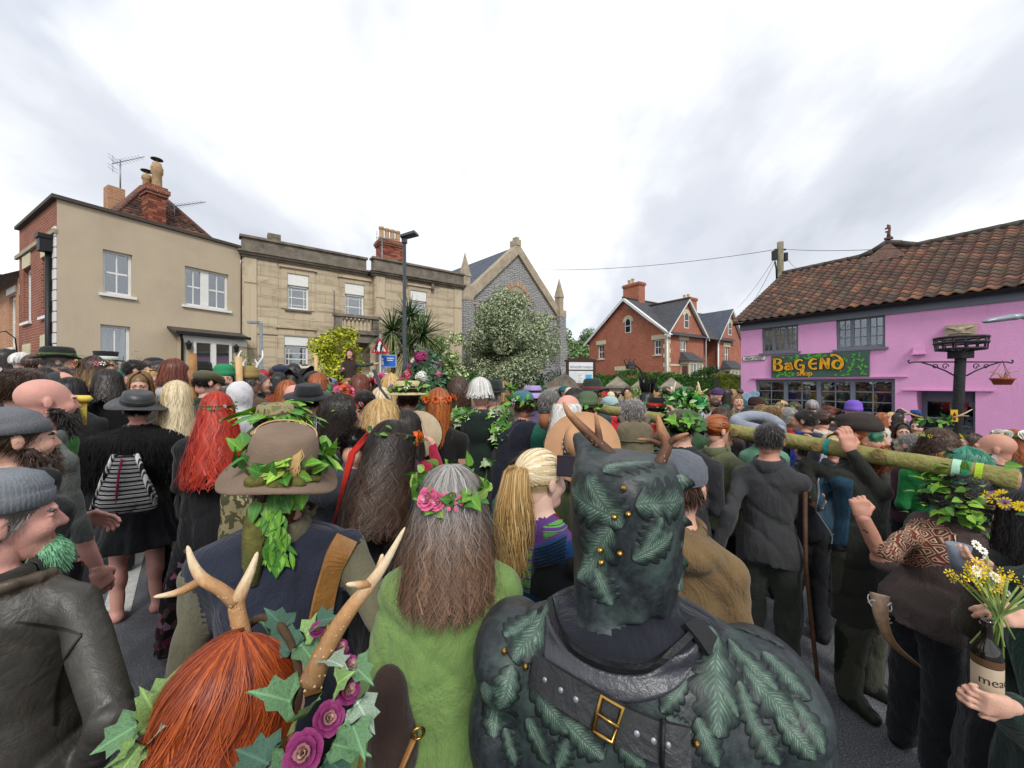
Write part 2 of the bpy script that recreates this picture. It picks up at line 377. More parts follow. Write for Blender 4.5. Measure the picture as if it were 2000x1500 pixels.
def pinkmat():
 t=NT('pink_render');c=srgb('#d89bc6');a=t.noise(.8, 6, .6);col=t.mix(t.ramp(a, [(.3, 0), (.7, 1)]), sc3(c, .93), sc3(c, 1.06))
 col=t.mix(t.ramp(t.noise(2, 6, .65, v=t.vec(scale=(3, 3, .4))), [(.55, 0), (.8, .4)]), col, sc3(c, .62));col=t.mix(t.ramp(t.noise(6, 5, .7), [(.58, 0), (.75, .2)]), col, sc3(c, 1.25));t.bump(t.noise(22, 6, .65), .012);return t.fin(col, .85, 0, .25)
m_pink=pinkmat()
def glassmat():
 t=NT('window_glass');n=t.n;out=n['Material Output'];tr=t.new('BsdfTransparent');tr.inputs[0].default_value=(.72, .78, .80, 1)
 gl=t.new('BsdfGlossy');gl.inputs['Roughness'].default_value=.02;gl.inputs[0].default_value=(.95, .97, 1, 1)
 lw=t.new('LayerWeight');lw.inputs[0].default_value=.32;f=t.math('ADD', t.math('MULTIPLY', lw.outputs['Fresnel'], .8), .16)
 mx=t.new('MixShader');t.L.new(f, mx.inputs[0]);t.L.new(tr.outputs[0], mx.inputs[1]);t.L.new(gl.outputs[0], mx.inputs[2])
 bm=t.new('Bump');bm.inputs['Distance'].default_value=.003;t.L.new(t.noise(1.2, 2), bm.inputs['Height']);t.L.new(bm.outputs[0], gl.inputs['Normal'])
 t.L.new(mx.outputs[0], out.inputs[0]);return t.m
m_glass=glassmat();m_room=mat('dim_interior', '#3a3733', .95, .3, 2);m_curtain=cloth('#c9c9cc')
m_tile=[mat('clay_tile_%s'%n, c, .9, .4, 7, .02, 30) for n, c in(('brown', '#614a40'), ('red', '#6a4d43'), ('dark', '#51433d'), ('orange', '#7f5b49'), ('mossy', '#5e5245'))]
def asphalt():
 t=NT('asphalt');a=t.noise(150, 3, .75);b=t.noise(.6, 6, .6);c=t.noise(70, 3, .7);x=t.new('TexVoronoi');x.inputs['Scale'].default_value=85;t.L.new(t.tc.outputs['Object'], x.inputs['Vector'])
 col=t.mix(t.ramp(a, [(.38, 0), (.62, 1)]), srgb('#2f3034'), srgb('#84868c'));col=t.mix(t.ramp(x.outputs[0], [(.1, .75), (.35, 0)]), col, srgb('#a3a4a8'));col=t.mix(t.ramp(b, [(.35, 0), (.7, .45)]), col, srgb('#4a4b50'));col=t.mix(t.ramp(t.noise(2.3, 5, .6), [(.6, 0), (.72, .35)]), col, srgb('#35363a'))
 t.bump(t.math('ADD', a, t.math('MULTIPLY', c, .6)), .006);return t.fin(col, .85, 0, .35)
m_asphalt=asphalt()
# ground, road, pavement ------------------------------------------------------
MB().quad((-900, -300, -.012), (900, -300, -.012), (900, 1500, -.012), (-900, 1500, -.012)).build('ground', mat('grass_earth', '#55603a', .95, .35, .3, .02, 8))['kind']='structure'
MB().quad((-70, -20, 0), (60, -20, 0), (60, 90, 0), (-70, 90, 0)).build('road', m_asphalt)['kind']='structure'
mb=MB()
for q in([(200, 1195), (255, 1195), (285, 1070), (240, 1070)], [(560, 1010), (600, 1010), (640, 930), (615, 930)]):
 pts=[]
 for px, py in q:Y=F*CH/(py-750);pts.append(((px-1000)/F*Y, Y, .004))
 mb.quad(*pts)
mb.build('road_marking', mat('road_paint', '#b9b9b4', .8, .25, 14, .002, 90))['kind']='structure'
UNIT=MB().box(-.5, .5, -.5, .5, -.5, .5);UM={}
def unit_box(m):
 if m.name not in UM:UM[m.name]=make_mesh('piece', np.concatenate(UNIT.V), UNIT.Fc, [m], None, False)
 return UM[m.name]
def ubox(name, m, parent, x0, x1, y0, y1, z0, z1):
 o=link(name, unit_box(m), parent);o.location=((x0+x1)/2, (y0+y1)/2, (z0+z1)/2);o.scale=(x1-x0, y1-y0, z1-z0);return o
class Fac:
 """a house: root empty at the front left ground corner; local x along the front, y into the house, z up"""
 def __init__(s, name, o, ang, label, cat, group=None):
  s.o=Vector((o[0], o[1]));s.d=Vector((math.cos(ang), math.sin(ang)));s.nv=Vector((-s.d.y, s.d.x))
  s.root=empty(name, (o[0], o[1], 0), ang, label, cat, group)
 def at(s, px, py=None, y=0):
  """photo pixel -> (x, z) on the plane local y"""
  k=(px-1000)/F;o=s.o+s.nv*y
  x=(k*o.y-o.x)/(s.d.x-k*s.d.y);Y=o.y+s.d.y*x
  return(x, None if py is None else CH-(py-750)/F*Y)
 def rect(s, pl, pr, pt, pb, y=0):
  """pt, pb measured at the left edge"""
  x0, zt=s.at(pl, pt, y);_, zb=s.at(pl, pb, y);return x0, s.at(pr, None, y)[0], zb, zt
def wall(mb, x0, x1, z0, z1, ops, m=0, dep=.14, T=None):
 xs=sorted({x0, x1, *[v for o in ops for v in o[:2]]});zs=sorted({z0, z1, *[v for o in ops for v in o[2:4]]})
 for a, b in zip(xs, xs[1:]):
  for c, d in zip(zs, zs[1:]):
   mx, mz=(a+b)/2, (c+d)/2
   if any(o[0]<mx<o[1] and o[2]<mz<o[3] for o in ops):continue
   mb.add([(a, 0, c), (b, 0, c), (b, 0, d), (a, 0, d)], [(0, 1, 2, 3)], m, False, T)
 for a, b, c, d in[o[:4] for o in ops]:
  for q in(((a, 0, c), (a, 0, d), (a, dep, d), (a, dep, c)), ((b, 0, c), (b, dep, c), (b, dep, d), (b, 0, d)), ((a, 0, d), (b, 0, d), (b, dep, d), (a, dep, d)), ((a, 0, c), (a, dep, c), (b, dep, c), (b, 0, c))):
   mb.add(q, [(0, 1, 2, 3)], m, False, T)
def window(root, r, cols=2, rows=2, y=.1, fw=.06, bar=.025, mf=None, sill=True, mull=(), mid=True, head=0, curtain=False, room=True, xs=None, zs=None, T=None, sillm=None):
 x0, x1, z0, z1=r;mf=mf or m_white
 e=T if T is not None else Matrix.Identity(4)
 mb=MB();t=.07
 zt=z1-head
 mb.box(x0, x0+fw, y, y+t, z0, z1);mb.box(x1-fw, x1, y, y+t, z0, z1);mb.box(x0+fw, x1-fw, y, y+t, z0, z0+fw*1.2);mb.box(x0+fw, x1-fw, y-(.03 if head else 0), y+t, zt-fw, z1)
 w=mb.build('window', mf, root, e)
 secs=[];a=x0+fw
 for mxx, mw in mull:secs.append((a, mxx-mw/2));a=mxx+mw/2
 secs.append((a, x1-fw));zb, ztop=z0+fw*1.2, zt-fw
 gb=MB()
 for mxx, mw in mull:gb.box(mxx-mw/2, mxx+mw/2, y-.012, y+t+.002, zb, ztop)
 for a, b in secs:
  X=xs and[a+(b-a)*q for q in xs] or[a+(b-a)*i/cols for i in range(cols+1)]
  Z=zs and[zb+(ztop-zb)*q for q in zs] or[zb+(ztop-zb)*i/rows for i in range(rows+1)]
  for i, xx in enumerate(X[1:-1]):gb.box(xx-bar/2, xx+bar/2, y+.012, y+.05, zb, ztop)
  for j, zz in enumerate(Z[1:-1]):
   big=mid and abs(zz-(zb+ztop)/2)<.2*(ztop-zb)/2+.01
   h=bar*(1.7 if big else 1);xe=X
   for xa, xb in zip(X, X[1:]):gb.box(xa+bar/2+.001, xb-bar/2-.001, y+.009, y+.053, zz-h/2, zz+h/2)
  for xa, xb in zip(X, X[1:]):
   for za, zc in zip(Z, Z[1:]):ubox('pane', m_glass, w, xa+.004, xb-.004, y+.028, y+.034, za+.004, zc-.004)
 if gb.n:gb.build('glazing_bar', mf, w)
 if sill:
  ubox('sill', sillm or mf, w, x0-.08, x1+.08, -.07, y-.002, z0-.075, z0-.002)
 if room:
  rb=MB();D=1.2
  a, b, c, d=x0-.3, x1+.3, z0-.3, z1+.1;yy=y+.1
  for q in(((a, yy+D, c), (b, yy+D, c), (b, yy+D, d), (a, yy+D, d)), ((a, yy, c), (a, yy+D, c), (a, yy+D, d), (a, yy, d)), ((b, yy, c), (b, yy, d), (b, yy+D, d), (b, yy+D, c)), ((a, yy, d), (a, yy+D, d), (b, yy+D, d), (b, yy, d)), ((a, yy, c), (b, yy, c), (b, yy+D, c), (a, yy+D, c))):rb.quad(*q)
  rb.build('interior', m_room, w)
 if curtain:
  cb=MB()
  for a, b in((x0+fw, x0+.3*(x1-x0)), (x1-.26*(x1-x0), x1-fw)):
   k=15;xs_=np.linspace(a, b, k);ys=y+.14+.03*np.sin(np.arange(k)*1.7)
   V=[(x, q, z) for z in(z0, z1) for x, q in zip(xs_, ys)];cb.add(V, [(i, i+1, i+1+k, i+k) for i in range(k-1)], 0, True)
  cb.build('curtain', m_curtain, w)
 return w
def chimney(root, x, y, w, d, z0, z1, m, pots=(), potm=None, cap=True, bricks=0):
 """a stack laid brick by brick on its visible faces"""
 mb=MB().box(x, x+w, y, y+d, z0, z1)
 if cap:mb.box(x-.05, x+w+.05, y-.05, y+d+.05, z1, z1+.09);mb.box(x-.09, x+w+.09, y-.09, y+d+.09, z1+.09, z1+.22);mb.box(x-.04, x+w+.04, y-.04, y+d+.04, z1+.22, z1+.3)
 c=mb.build('chimney', m, root)
 if bricks:
  nz=int((z1-bricks)/.077);g=random.Random(int(x*99))
  for j in range(nz):
   zz=z1-(j+1)*.077
   for ax, L in((0, w), (1, d)):
    k=-(.1125 if j%2 else 0)
    while k<L-.02:
     a0, a1=max(0, k), min(L, k+.225);k+=.225
     if a1-a0<.05:continue
     mm=m_bricks[g.randrange(3)];pr=.006+.004*g.random()
     if ax==0:ubox('brick', mm, c, x+a0+.004, x+a1-.004, y-pr, y+.02, zz+.004, zz+.07)
     else:ubox('brick', mm, c, x-pr, x+.02, y+a0+.004, y+a1-.004, zz+.004, zz+.07)
 for px, ph, r in pots:
  MB().lathe([(r*1.1, 0), (r*1.1, .08), (r*.92, .1), (r*.85, ph*.7), (r*.8, ph-.12), (r*1.0, ph-.1), (r*1.05, ph), (r*.7, ph), (r*.65, ph*.5)], 14).build('chimney_pot', potm or m_pot, c, Matrix.Translation((x+px, y+d/2, z1+(.3 if cap else 0))))
 return c
m_bricks=[mat('stack_brick_%s'%n, c, .9, .3, 12, .004, 60) for n, c in(('red', '#8a4c3a'), ('dark', '#6a3c30'), ('pale', '#9a6350'))]
m_pot=mat('clay_pot', '#a58a68', .85, .25, 9, .004, 40)
def aerial(name, base, top, ydir, n, label, L=1.1, group='roof aerials'):
 root=empty(name, base, 0, label, 'aerial', group);h=top-base[2]
 MB().tube([(0, 0, 0), (0, 0, h)], .022, 6).build('mast', m_galv, root)
 d=Vector(ydir).normalized();s=d.cross(Vector((0, 0, 1))).normalized();mb=MB();z=Vector((0, 0, h-.08))
 mb.tube([z-d*.35*L, z+d*L], .013, 5)
 for i in range(n):
  p=z+d*(-.2+1.15*i/n)*L;ln=.2-.008*i;mb.tube([p-s*ln, p+s*ln], .007, 4)
 for a in(-1, 1):
  for b in(.4, .8):q=z-d*.3*L+Vector((0, 0, a*.28*b));mb.tube([q-s*.22, q+s*.22], .007, 4)
 mb.tube([z-d*.3*L+Vector((0, 0, -.3)), z-d*.3*L+Vector((0, 0, .3))], .008, 4)
 mb.build('aerial_boom', m_galv, root)
# --------------------------------------------------------------- cream rendered house
A=Fac('cream_house', (-11.48, 9.88), R(59.8), 'cream rendered end house with flat parapet, white sash windows and red brick side', 'house')
zt=6.62;LA=4.2
rA=A.rect(201, 258.6, 486, 572);rB=A.rect(361, 446, 518.5, 595);rC=A.rect(196, 254.6, 633, 745);rC=(rC[0], rC[1], 1.0, rC[3])
mb=MB();wall(mb, 0, LA, 0, zt, [rA, rB, rC], 0)
mb.build('front_wall', m_render, A.root)
TS=Matrix.Rotation(R(90), 4, 'Z')
# side wall facing the street on the left: local x of the side = local y of the house; T maps (x,0,z) -> (0,y..)
def sideT(fr, flip=True):return Matrix(((0, 1, 0, 0), (-1, 0, 0, 0), (0, 0, 1, 0), (0, 0, 0, 1)))
SD=4.1;TSide=Matrix(((0, 1, 0, 0), (-1, 0, 0, SD), (0, 0, 1, 0), (0, 0, 0, 1)))
ops=[(SD-3.55, SD-2.65, 3.75, 5.35), (SD-1.45, SD-.55, 3.75, 5.35), (SD-3.55, SD-2.65, .5, 2.75), (SD-1.5, SD-.6, .9, 2.9)]
mb=MB();wall(mb, 0, SD, 0, zt-.02, ops, 0, .12, TSide);mb.build('side_wall', m_brick, A.root)
for o in ops:
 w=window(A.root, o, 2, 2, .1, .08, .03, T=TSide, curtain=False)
 for i in range(5):
  u=MB().prism([(-.09-.02*(i-2)*0, 0), (.09, 0), (.09+.045*1, .36), (-.09-.0, .36)], -.03, -.002)
  k=u.build('voussoir', m_cream, w, Matrix.Translation((o[0]+(i+.5)*(o[1]-o[0])/5, 0, o[3]+.002)))
MB().box(-.2, SD+.02, -.07, -.002, 5.75, 5.86, 0, TSide).build('string_course', m_dress, A.root)
for i in range(22):
 w_=.30 if i%2 else.2
 ubox('quoin', m_white, A.root, -.035, -.002, .012, w_, .3*i*.9+.02, .3*i*.9+.262)
ubox('coping', m_coping, A.root, -.1, LA+.0, -.08, .28, zt+.002, zt+.09);ubox('side_coping', m_coping, A.root, -.1, .2, .282, SD, zt+.002, zt+.09)
MB().box(.0, LA, SD-.02, SD, 0, zt).box(LA-.02, LA, 0.002, SD-.02, 0, zt).build('rear_wall', m_brick, A.root)
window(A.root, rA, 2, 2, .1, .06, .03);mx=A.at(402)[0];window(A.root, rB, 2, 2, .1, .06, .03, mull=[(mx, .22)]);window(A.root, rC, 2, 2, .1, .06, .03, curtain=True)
mb=MB();mb.tube([(-.09, .3, .1), (-.09, .3, 5.3)], .06, 10);mb.box(-.26, -.04, .16, .44, 5.3, 5.62);mb.box(-.29, -.04, .13, .47, 5.62, 5.72);mb.build('downpipe', m_black, A.root)
# porch bay with french doors
x0=A.at(350, None, -.5)[0];x1=LA-.02;zf=A.at(377, 657, -.5)[1]
ubox('porch_wall', m_render, A.root, x0+.12, x1-.02, -.5, -.01, 0, zf)
lead=MB();lead.add([(x0-.12, -.68, zf+.1), (x1, -.68, zf+.1), (x1, 0, zf+.3), (x0-.12, 0, zf+.3), (x0-.12, -.68, zf+.03), (x1, -.68, zf+.03), (x1, 0, zf+.23), (x0-.12, 0, zf+.23)], [(0, 1, 2, 3), (7, 6, 5, 4), (0, 4, 5, 1), (1, 5, 6, 2), (3, 7, 4, 0)]);lead.build('porch_roof', m_coping, A.root)
ubox('gutter', m_black, A.root, x0-.15, x1, -.74, -.682, zf+.02, zf+.11)
ubox('frieze', m_white, A.root, x0+.1, x1-.03, -.53, -.502, zf-.2, zf+.02)
rD=A.rect(377, 452, 662, 760, -.53);rD=(rD[0], rD[1], .25, rD[3]-.03)
TD=Matrix.Translation((0, -.6, 0));mxd=(rD[0]+rD[1])/2
window(A.root, rD, 1, 2, .03, .07, .04, T=TD, sill=False, room=False, mull=[(mxd, .14)], zs=[0, .4, 1], mid=False)
ubox('door_lining', cloth('#4c2f5c'), A.root, rD[0], rD[1], -.498, -.4981+.003, .25, rD[3])
MB().tube([(x0+.0, -.6, zf+.02), (x0+.06, -.54, zf-.15), (x0+.06, -.54, .1)], .035, 8).build('downpipe', m_black, A.root)
for xx in(rD[0]-.14, rD[1]+.1):
 mb=MB();mb.lathe([(.0, 0), (.05, .02), (.075, .16), (.085, .17), (.03, .25), (.0, .3)], 8, 0, False);mb.box(-.015, .015, 0, .12, .02, .05);mb.build('wall_lantern', m_black, A.root, Matrix.Translation((xx, -.63, zf-.42)))
# roof behind the parapet: hipped red tile slopes laid tile by tile
mb=MB();rz=zt-.3
hip=[Vector((.9, .5, rz)), Vector((4.15, .5, rz)), Vector((4.15, 4.0, rz)), Vector((.9, 4.0, rz))];ap0=Vector((2.35, 2.4, 8.45));ap1=Vector((2.7, 2.4, 8.45))
mb.add([*hip, ap0, ap1], [(0, 1, 5, 4), (1, 2, 5), (2, 3, 4, 5), (3, 0, 4)], 0);mb.build('roof', m_tile[2], A.root)
tl=MB()
def tile_slope(tl, a, b, c, d, w=.21, h=.17, seed=1, T=None):
 """rows of rounded tiles on quad a(bottom left) b(bottom right) c(top right) d(top left)"""
 g=random.Random(seed);n=int((d-a).length/h);up=(d-a).normalized();nm=(b-a).cross(d-a).normalized()
 for i in range(n):
  t=i/n;p0=a.lerp(d, t);p1=b.lerp(c, t);k=max(1, int((p1-p0).length/w));e=(p1-p0)/k
  for j in range(k):
   o=p0+e*(j+(.0))+nm*.02;q=o+e;u=up*h*1.25;lift=nm*(.045+g.random()*.015);bow=nm*.035
   tl.add([o+lift, (o+q)/2+lift+bow, q+lift, q+u, (o+q)/2+u+bow, o+u, o-nm*.01, (o+q)/2, q-nm*.01], [(0, 1, 4, 5), (1, 2, 3, 4), (6, 7, 1, 0), (7, 8, 2, 1)], g.choice((0, 1, 1, 2, 3)), True, T)
tile_slope(tl, hip[0], hip[1], ap1, ap0);tile_slope(tl, hip[3], hip[0], ap0, ap0, seed=3);tile_slope(tl, hip[1], hip[2], ap1, ap1, seed=4)
tl.build('roof_tile', m_tile, A.root)['kind']='stuff'
rd=MB();rd.tube([hip[0]+Vector((0, 0, .06)), ap0+Vector((0, 0, .08)), ap1+Vector((0, 0, .08)), hip[1]+Vector((0, 0, .06))], .09, 8);rd.build('ridge_tile', m_tile[1], A.root)
cx=A.at(289, None, .9)[0];cz=A.at(300, 372, .9)[1];c1=chimney(A.root, cx, .9, .44, .48, 5.9, cz-.12, m_brick, bricks=6.6)
for k, (dx, dy, ph, r) in enumerate(((.26, .14, .78, .13), (.08, .34, .38, .11))):
 p=MB();p.lathe([(r, 0), (r*.95, ph*.5), (r*1.15, ph*.55), (r*1.2, ph*.75), (r*.85, ph*.98), (r*.5, ph)], 14);p.lathe([(r*1.1, ph*.6), (r*1.25, ph*.64), (r*1.1, ph*.68)], 14);p.lathe([(r*1.1, ph*.72), (r*1.25, ph*.76), (r*1.1, ph*.8)], 14)
 p.tube([(0, 0, ph), (0, 0, ph+.1)], .02, 6);p.lathe([(0, ph+.16), (.15, ph+.12), (.16, ph+.1), (0, ph+.11)], 14, 1)
 p.build('chimney_pot', [m_pot, m_coping], c1, Matrix.Translation((cx+dx, .9+dy, cz-.12+.3)))
cx2=A.at(211, None, 3.2)[0];cz2=A.at(230, 366, 3.2)[1];chimney(A.root, cx2, 3.2, .42, .45, 6.4, cz2, m_brick3, cap=False)
pa=A.root.location;M_A=Matrix.Translation(pa)@Matrix.Rotation(R(59.8), 4, 'Z')
b=M_A@Vector((cx2+.35, 3.4, cz2));aerial('roof_aerial', b, b.z+1.05, (.9, .2, .35), 9, 'thin television aerial on the bare chimney at the left of the red roof', .75)
b=M_A@Vector((cx+.75, 1.2, cz-.55));aerial('roof_aerial', b, b.z+.45, (1, .2, .25), 14, 'long-boomed television aerial beside the chimney with yellow pots', .95)
# neighbour further up the side street
B=Fac('terrace_house', (M_A@Vector((0, SD+.02, 0)))[:2], R(59.8), 'pale brick terrace house with white bay window beyond the cream house', 'house')
TB=Matrix(((0, 1, 0, 0), (-1, 0, 0, 6.0), (0, 0, 1, 0), (0, 0, 0, 1)))
opb=[(4.6, 5.5, 3.1, 4.75), (3.2, 5.4, .9, 2.4)]
mb=MB();wall(mb, 0, 6, 0, 5.2, opb, 0, .12, TB);mb.build('wall', m_brick3, B.root)
for o in opb:window(B.root, o, 2, 2, .08, .1, .04, T=TB)
mb=MB();mb.add([(-.35, 0, 5.2), (-.35, 6, 5.2), (3, 6, 7.3), (3, 0, 7.3)], [(0, 1, 2, 3)]);mb.build('roof', m_tile[1], B.root)
ubox('gutter', m_black, B.root, -.42, -.3, 0, 6, 5.1, 5.22);ubox('surround', m_white, B.root, -.04, -.002, .35, 1.55, 4.8, 5.0)
mb=MB();mb.box(-.55, -.01, .5, 2.9, 0, 2.55);mb.build('bay', m_white, B.root);mb=MB();mb.add([(-.7, .3, 2.56), (-.7, 3.1, 2.56), (0, 2.9, 3.0), (0, .5, 3.0)], [(0, 1, 2, 3), (0, 3, 2, 1)]);mb.build('bay_roof', m_coping, B.root)
TBB=Matrix(((0, 1, 0, -.6), (-1, 0, 0, 6.0), (0, 0, 1, 0), (0, 0, 0, 1)));window(B.root, (3.4, 4.2, .9, 2.3), 1, 2, .0, .1, .04, T=TBB, room=False);window(B.root, (4.4, 5.2, .9, 2.3), 1, 2, .0, .1, .04, T=TBB, room=False)
ubox('bay_lining', m_curtain, B.root, -.556, -.552, .8, 2.6, .9, 2.3)
b=M_A@Vector((-.55, SD-.25, 2.55));ln=empty('wall_lantern', b, 0, 'black wrought iron lantern on a curved bracket at the brick side wall', 'lantern')
mb=MB();mb.tube([(.45, .25, .2), (.42, .22, .75), (.25, .13, .95), (.0, 0, .85), (0, 0, .6)], .018, 6);mb.build('bracket', m_black, ln)
mb=MB();mb.lathe([(.05, .1), (.14, .38), (.17, .42), (.08, .55), (.0, .62)], 6, 0, False);mb.build('lamp_head', m_black, ln)
# --------------------------------------------------------------- bath stone house
S=Fac('stone_house', (-9.3, 13.5), R(37), 'tan ashlar stone house with dark parapet, balcony over the door and roller blinds', 'house')
LS=8.45;ztop=7.05;xw=S.at(727)[0];T0=Matrix.Identity(4);PW=-.35;TW=Matrix.Translation((0, PW, 0))
w1=S.rect(561, 603, 533, 603);w2=S.rect(673, 711, 552, 622);w3=S.rect(801, 833, 566, 612, PW);w4=S.rect(555, 602, 651, 728);w5=S.rect(797, 830, 668, 740, PW)
w5=(w5[0], w5[1], .9, w5[3])
mb=MB();wall(mb, 0, xw, 0, 6.35, [w1, w2, w4], 0, .14);wall(mb, xw, LS, 0, 6.35, [w3, w5], 0, .14, TW)
mb.quad((xw, PW, 0), (xw, 0, 0), (xw, 0, 6.35), (xw, PW, 6.35));mb.quad((LS, PW, 0), (LS, 6, 0), (LS, 6, 6.35), (LS, PW, 6.35));mb.quad((0, 6, 0), (0, 0, 0), (0, 0, 6.35), (0, 6, 6.35));mb.quad((LS, 6, 0), (0, 6, 0), (0, 6, 6.35), (LS, 6, 6.35))
mb.build('wall', m_ashlar, S.root)
g=random.Random(21)
for xa, xb, yy, ops_ in((.43, xw-.02, 0, [w1, w2, w4, (S.at(655, None, -1.0)[0]-.1, xw, 0, 4.2)]), (xw+.41, LS-.43, PW, [w3, w5])):
 ops_=[(o[0]-.27, o[1]+.27, o[2]-.09, o[3]+.27) for o in ops_];j=0;zz=.05
 while zz<6.3:
  z2=min(zz+.36, 6.34)
  if not(zz<3.81 and z2>3.71):
   x=xa-(.5 if j%2 else 0)
   while x<xb-.05:
    x2=x+1.0+g.uniform(-.12, .12);segs=[(max(xa, x), min(xb, x2))];x=x2
    for o in ops_:
     if o[2]<z2 and o[3]>zz:segs=[s_ for a, b_ in segs for s_ in((a, min(b_, o[0])), (max(a, o[1]), b_)) if s_[1]-s_[0]>.06]
    for a, b_ in segs:MB().box(a+.004, b_-.004, yy-.012-.004*g.random(), yy-.001, zz+.004, z2-.004).build('ashlar_block', m_ashlar, S.root)
  zz+=.36;j+=1
for k, (a, b, yy) in enumerate(((-.04, xw, 0), (xw, LS+.04, PW))):
 c=MB();e=.0 if k==0 else.003
 a0=a-(.16 if k else.08);b0=b+(.12 if k else-.165)
 c.box(a0+.08, b0-.06, yy-.08, yy+.5, 6.35, 6.43+e);c.box(a0+.03, b0-.03, yy-.16, yy+.5, 6.43+e, 6.5+e);c.box(a0, b0, yy-.22, yy+.5, 6.5+e, 6.56+e);c.build('cornice', m_stonedark, S.root)
 c=MB();c.box(a0+.1, b0-.08, yy-.03, yy+.3, 6.56+e, 7.02+e);c.box(a0+.04, b0-.03, yy-.1, yy+.34, 7.02+e, 7.1+e);c.build('parapet', m_stonedark, S.root)
ubox('parapet_block', m_stonedark, S.root, .75, 1.15, -.06, .25, 7.105, 7.33)
mb=MB();mb.box(.05, LS-.05, .4, 5.9, 6.36, 6.7);mb.build('roof', m_slate, S.root)
for a, b in((.05, .42), (xw+.04, xw+.4), (LS-.42, LS-.03)):
 yy=PW if a>xw else 0;ubox('pilaster', m_ashlar, S.root, a, b, yy-.045, yy-.003, 0, 6.345)
ubox('string_course', m_ashlar, S.root, .43, xw-.01, -.05, -.002, 3.72, 3.8)
for r, yy, hd in((w1, 0, .42), (w2, 0, .42), (w3, PW, .42), (w4, 0, .42), (w5, PW, .42)):
 T=Matrix.Translation((0, yy, 0));w=window(S.root, r, 2, 3, .09, .07, .022, head=hd, T=T, xs=[0, .14, .86, 1], zs=[0, .12, .5, .88, 1] if r is not w4 else[0, .25, .5, .75, 1], sillm=m_stonedark)
 sr=MB();a, b, c, d=r;sr.box(a-.2, a-.002, -.04, -.002, c-.0, d+.18);sr.box(b+.002, b+.2, -.04, -.002, c, d+.18);sr.box(a, b, -.04, -.002, d+.002, d+.18);sr.box(a-.26, b+.26, -.1, -.002, d+.182, d+.25);sr.build('surround', m_ashlar, w)
 ubox('blind_box', m_white, w, a+.01, b-.01, .0, .088, d-hd, d-.005)
a, b, c, d=w3;TT=S.root
hd_=MB();hd_.box(a-.5, b+.5, PW-.28, PW-.003, d+.5, d+.58);hd_.box(a-.44, b+.44, PW-.2, PW-.003, d+.42, d+.5)
for xx in(a-.3, b+.18):hd_.box(xx, xx+.12, PW-.16, PW-.003, d+.12, d+.42)
hd_.build('door_hood', m_stonedark, S.root)
# portico and balustraded balcony
x0, x1=S.at(655, None, -1.0)[0], S.at(737, None, -1.0)[0];zb=S.at(657, 640, -1.0)[1]
po=MB();po.box(x0, x1, -1.1, -.003, zb-.5, zb-.2);po.box(x0-.1, x1+.1, -1.2, -.002, zb-.2, zb-.05)
po.build('portico', m_stonedark, S.root)
for xx in(x0+.15, x1-.15):
 MB().lathe([(.17, 0), (.17, .12), (.13, .15), (.12, zb-.7), (.17, zb-.62), (.17, zb-.505)], 14).build('column', m_ashlar, S.root, Matrix.Translation((xx, -.95, 0)))
bl=MB();bl.box(x0-.08, x1+.08, -1.18, -.9, zb+.42, zb+.52);bl.box(x0-.02, x0+.2, -1.12, -.92, zb-.05, zb+.42);bl.box(x1-.2, x1+.02, -1.12, -.92, zb-.05, zb+.42);bl.build('balcony_rail', m_stonedark, S.root)
for i in range(7):
 MB().lathe([(.06, 0), (.05, .06), (.03, .12), (.07, .24), (.04, .36), (.06, .46)], 8).build('baluster', m_ashlar, S.root, Matrix.Translation((x0+.32+i*(x1-x0-.64)/6, -1.02, zb-.04)))
ubox('front_door', mat('dark_door', '#2b211c', .5, .2, 6), S.root, x0+.5, x1-.5, -.03, -.004, 0, 2.4)
xc=S.at(744, None, 1.6)[0];zc=S.at(770, 474, 1.6)[1]
chimney(S.root, xc, 1.6, 1.05, .7, 6.4, zc-.2, m_brick, [(.14, .62, .12), (.4, .6, .12), (.66, .6, .12), (.92, .6, .12)], bricks=7.0)
M_S=Matrix.Translation(S.root.location)@Matrix.Rotation(R(37), 4, 'Z');b=M_S@Vector((xc+.02, 1.5, 6.7));aerial('roof_aerial', b, b.z+2.0, (1, .3, .02), 13, 'tall television aerial beside the four pots on the stone house', .75)
mb=MB();mb.tube([(S.at(652)[0], -.05, .2), (S.at(652)[0], -.05, 5.6)], .02, 6);mb.build('pipe', m_stonedark, S.root)
# --------------------------------------------------------------- church
C_=Fac('church', (-2.8, 24.0), R(42.3), 'grey rubble stone chapel with steep gable, pale coping and thin pinnacles', 'church')
LC=8.48;ze=7.45;za=11.2;hx=LC/2
mb=MB();mb.prism([(0, 0), (LC, 0), (LC, ze), (hx, za), (0, ze)], 0, 14);mb.build('wall', m_lias, C_.root)
rf=MB();rf.add([(-.35, .45, ze-.15), (hx, .45, za+.2), (hx, 14.3, za+.2), (-.35, 14.3, ze-.15), (LC+.35, .45, ze-.15), (LC+.35, 14.3, ze-.15)], [(0, 1, 2, 3), (1, 4, 5, 2)]);rf.build('roof', m_slate2, C_.root)
for sx in(-1, 1):
 co=MB();a=Vector((hx, 0, za+.35));b_=Vector((hx+sx*(hx+.25), 0, ze-.05));d=(b_-a).normalized();nn=Vector((d.z*sx, 0, -d.x*sx));nn=nn if nn.z>0 else-nn
 v=[a-Vector((0, 0, .75)), b_-nn*.55, b_, a]
 co.prism([(p.x, p.z) for p in v], -.18, .44);co.build('gable_coping', m_dress, C_.root)
MB().box(hx-.2, hx+.2, -.22, .5, za+.2, za+.6).box(hx-.13, hx+.13, -.1, .3, za+.6, za+.8).build('apex_stone', m_dress, C_.root)
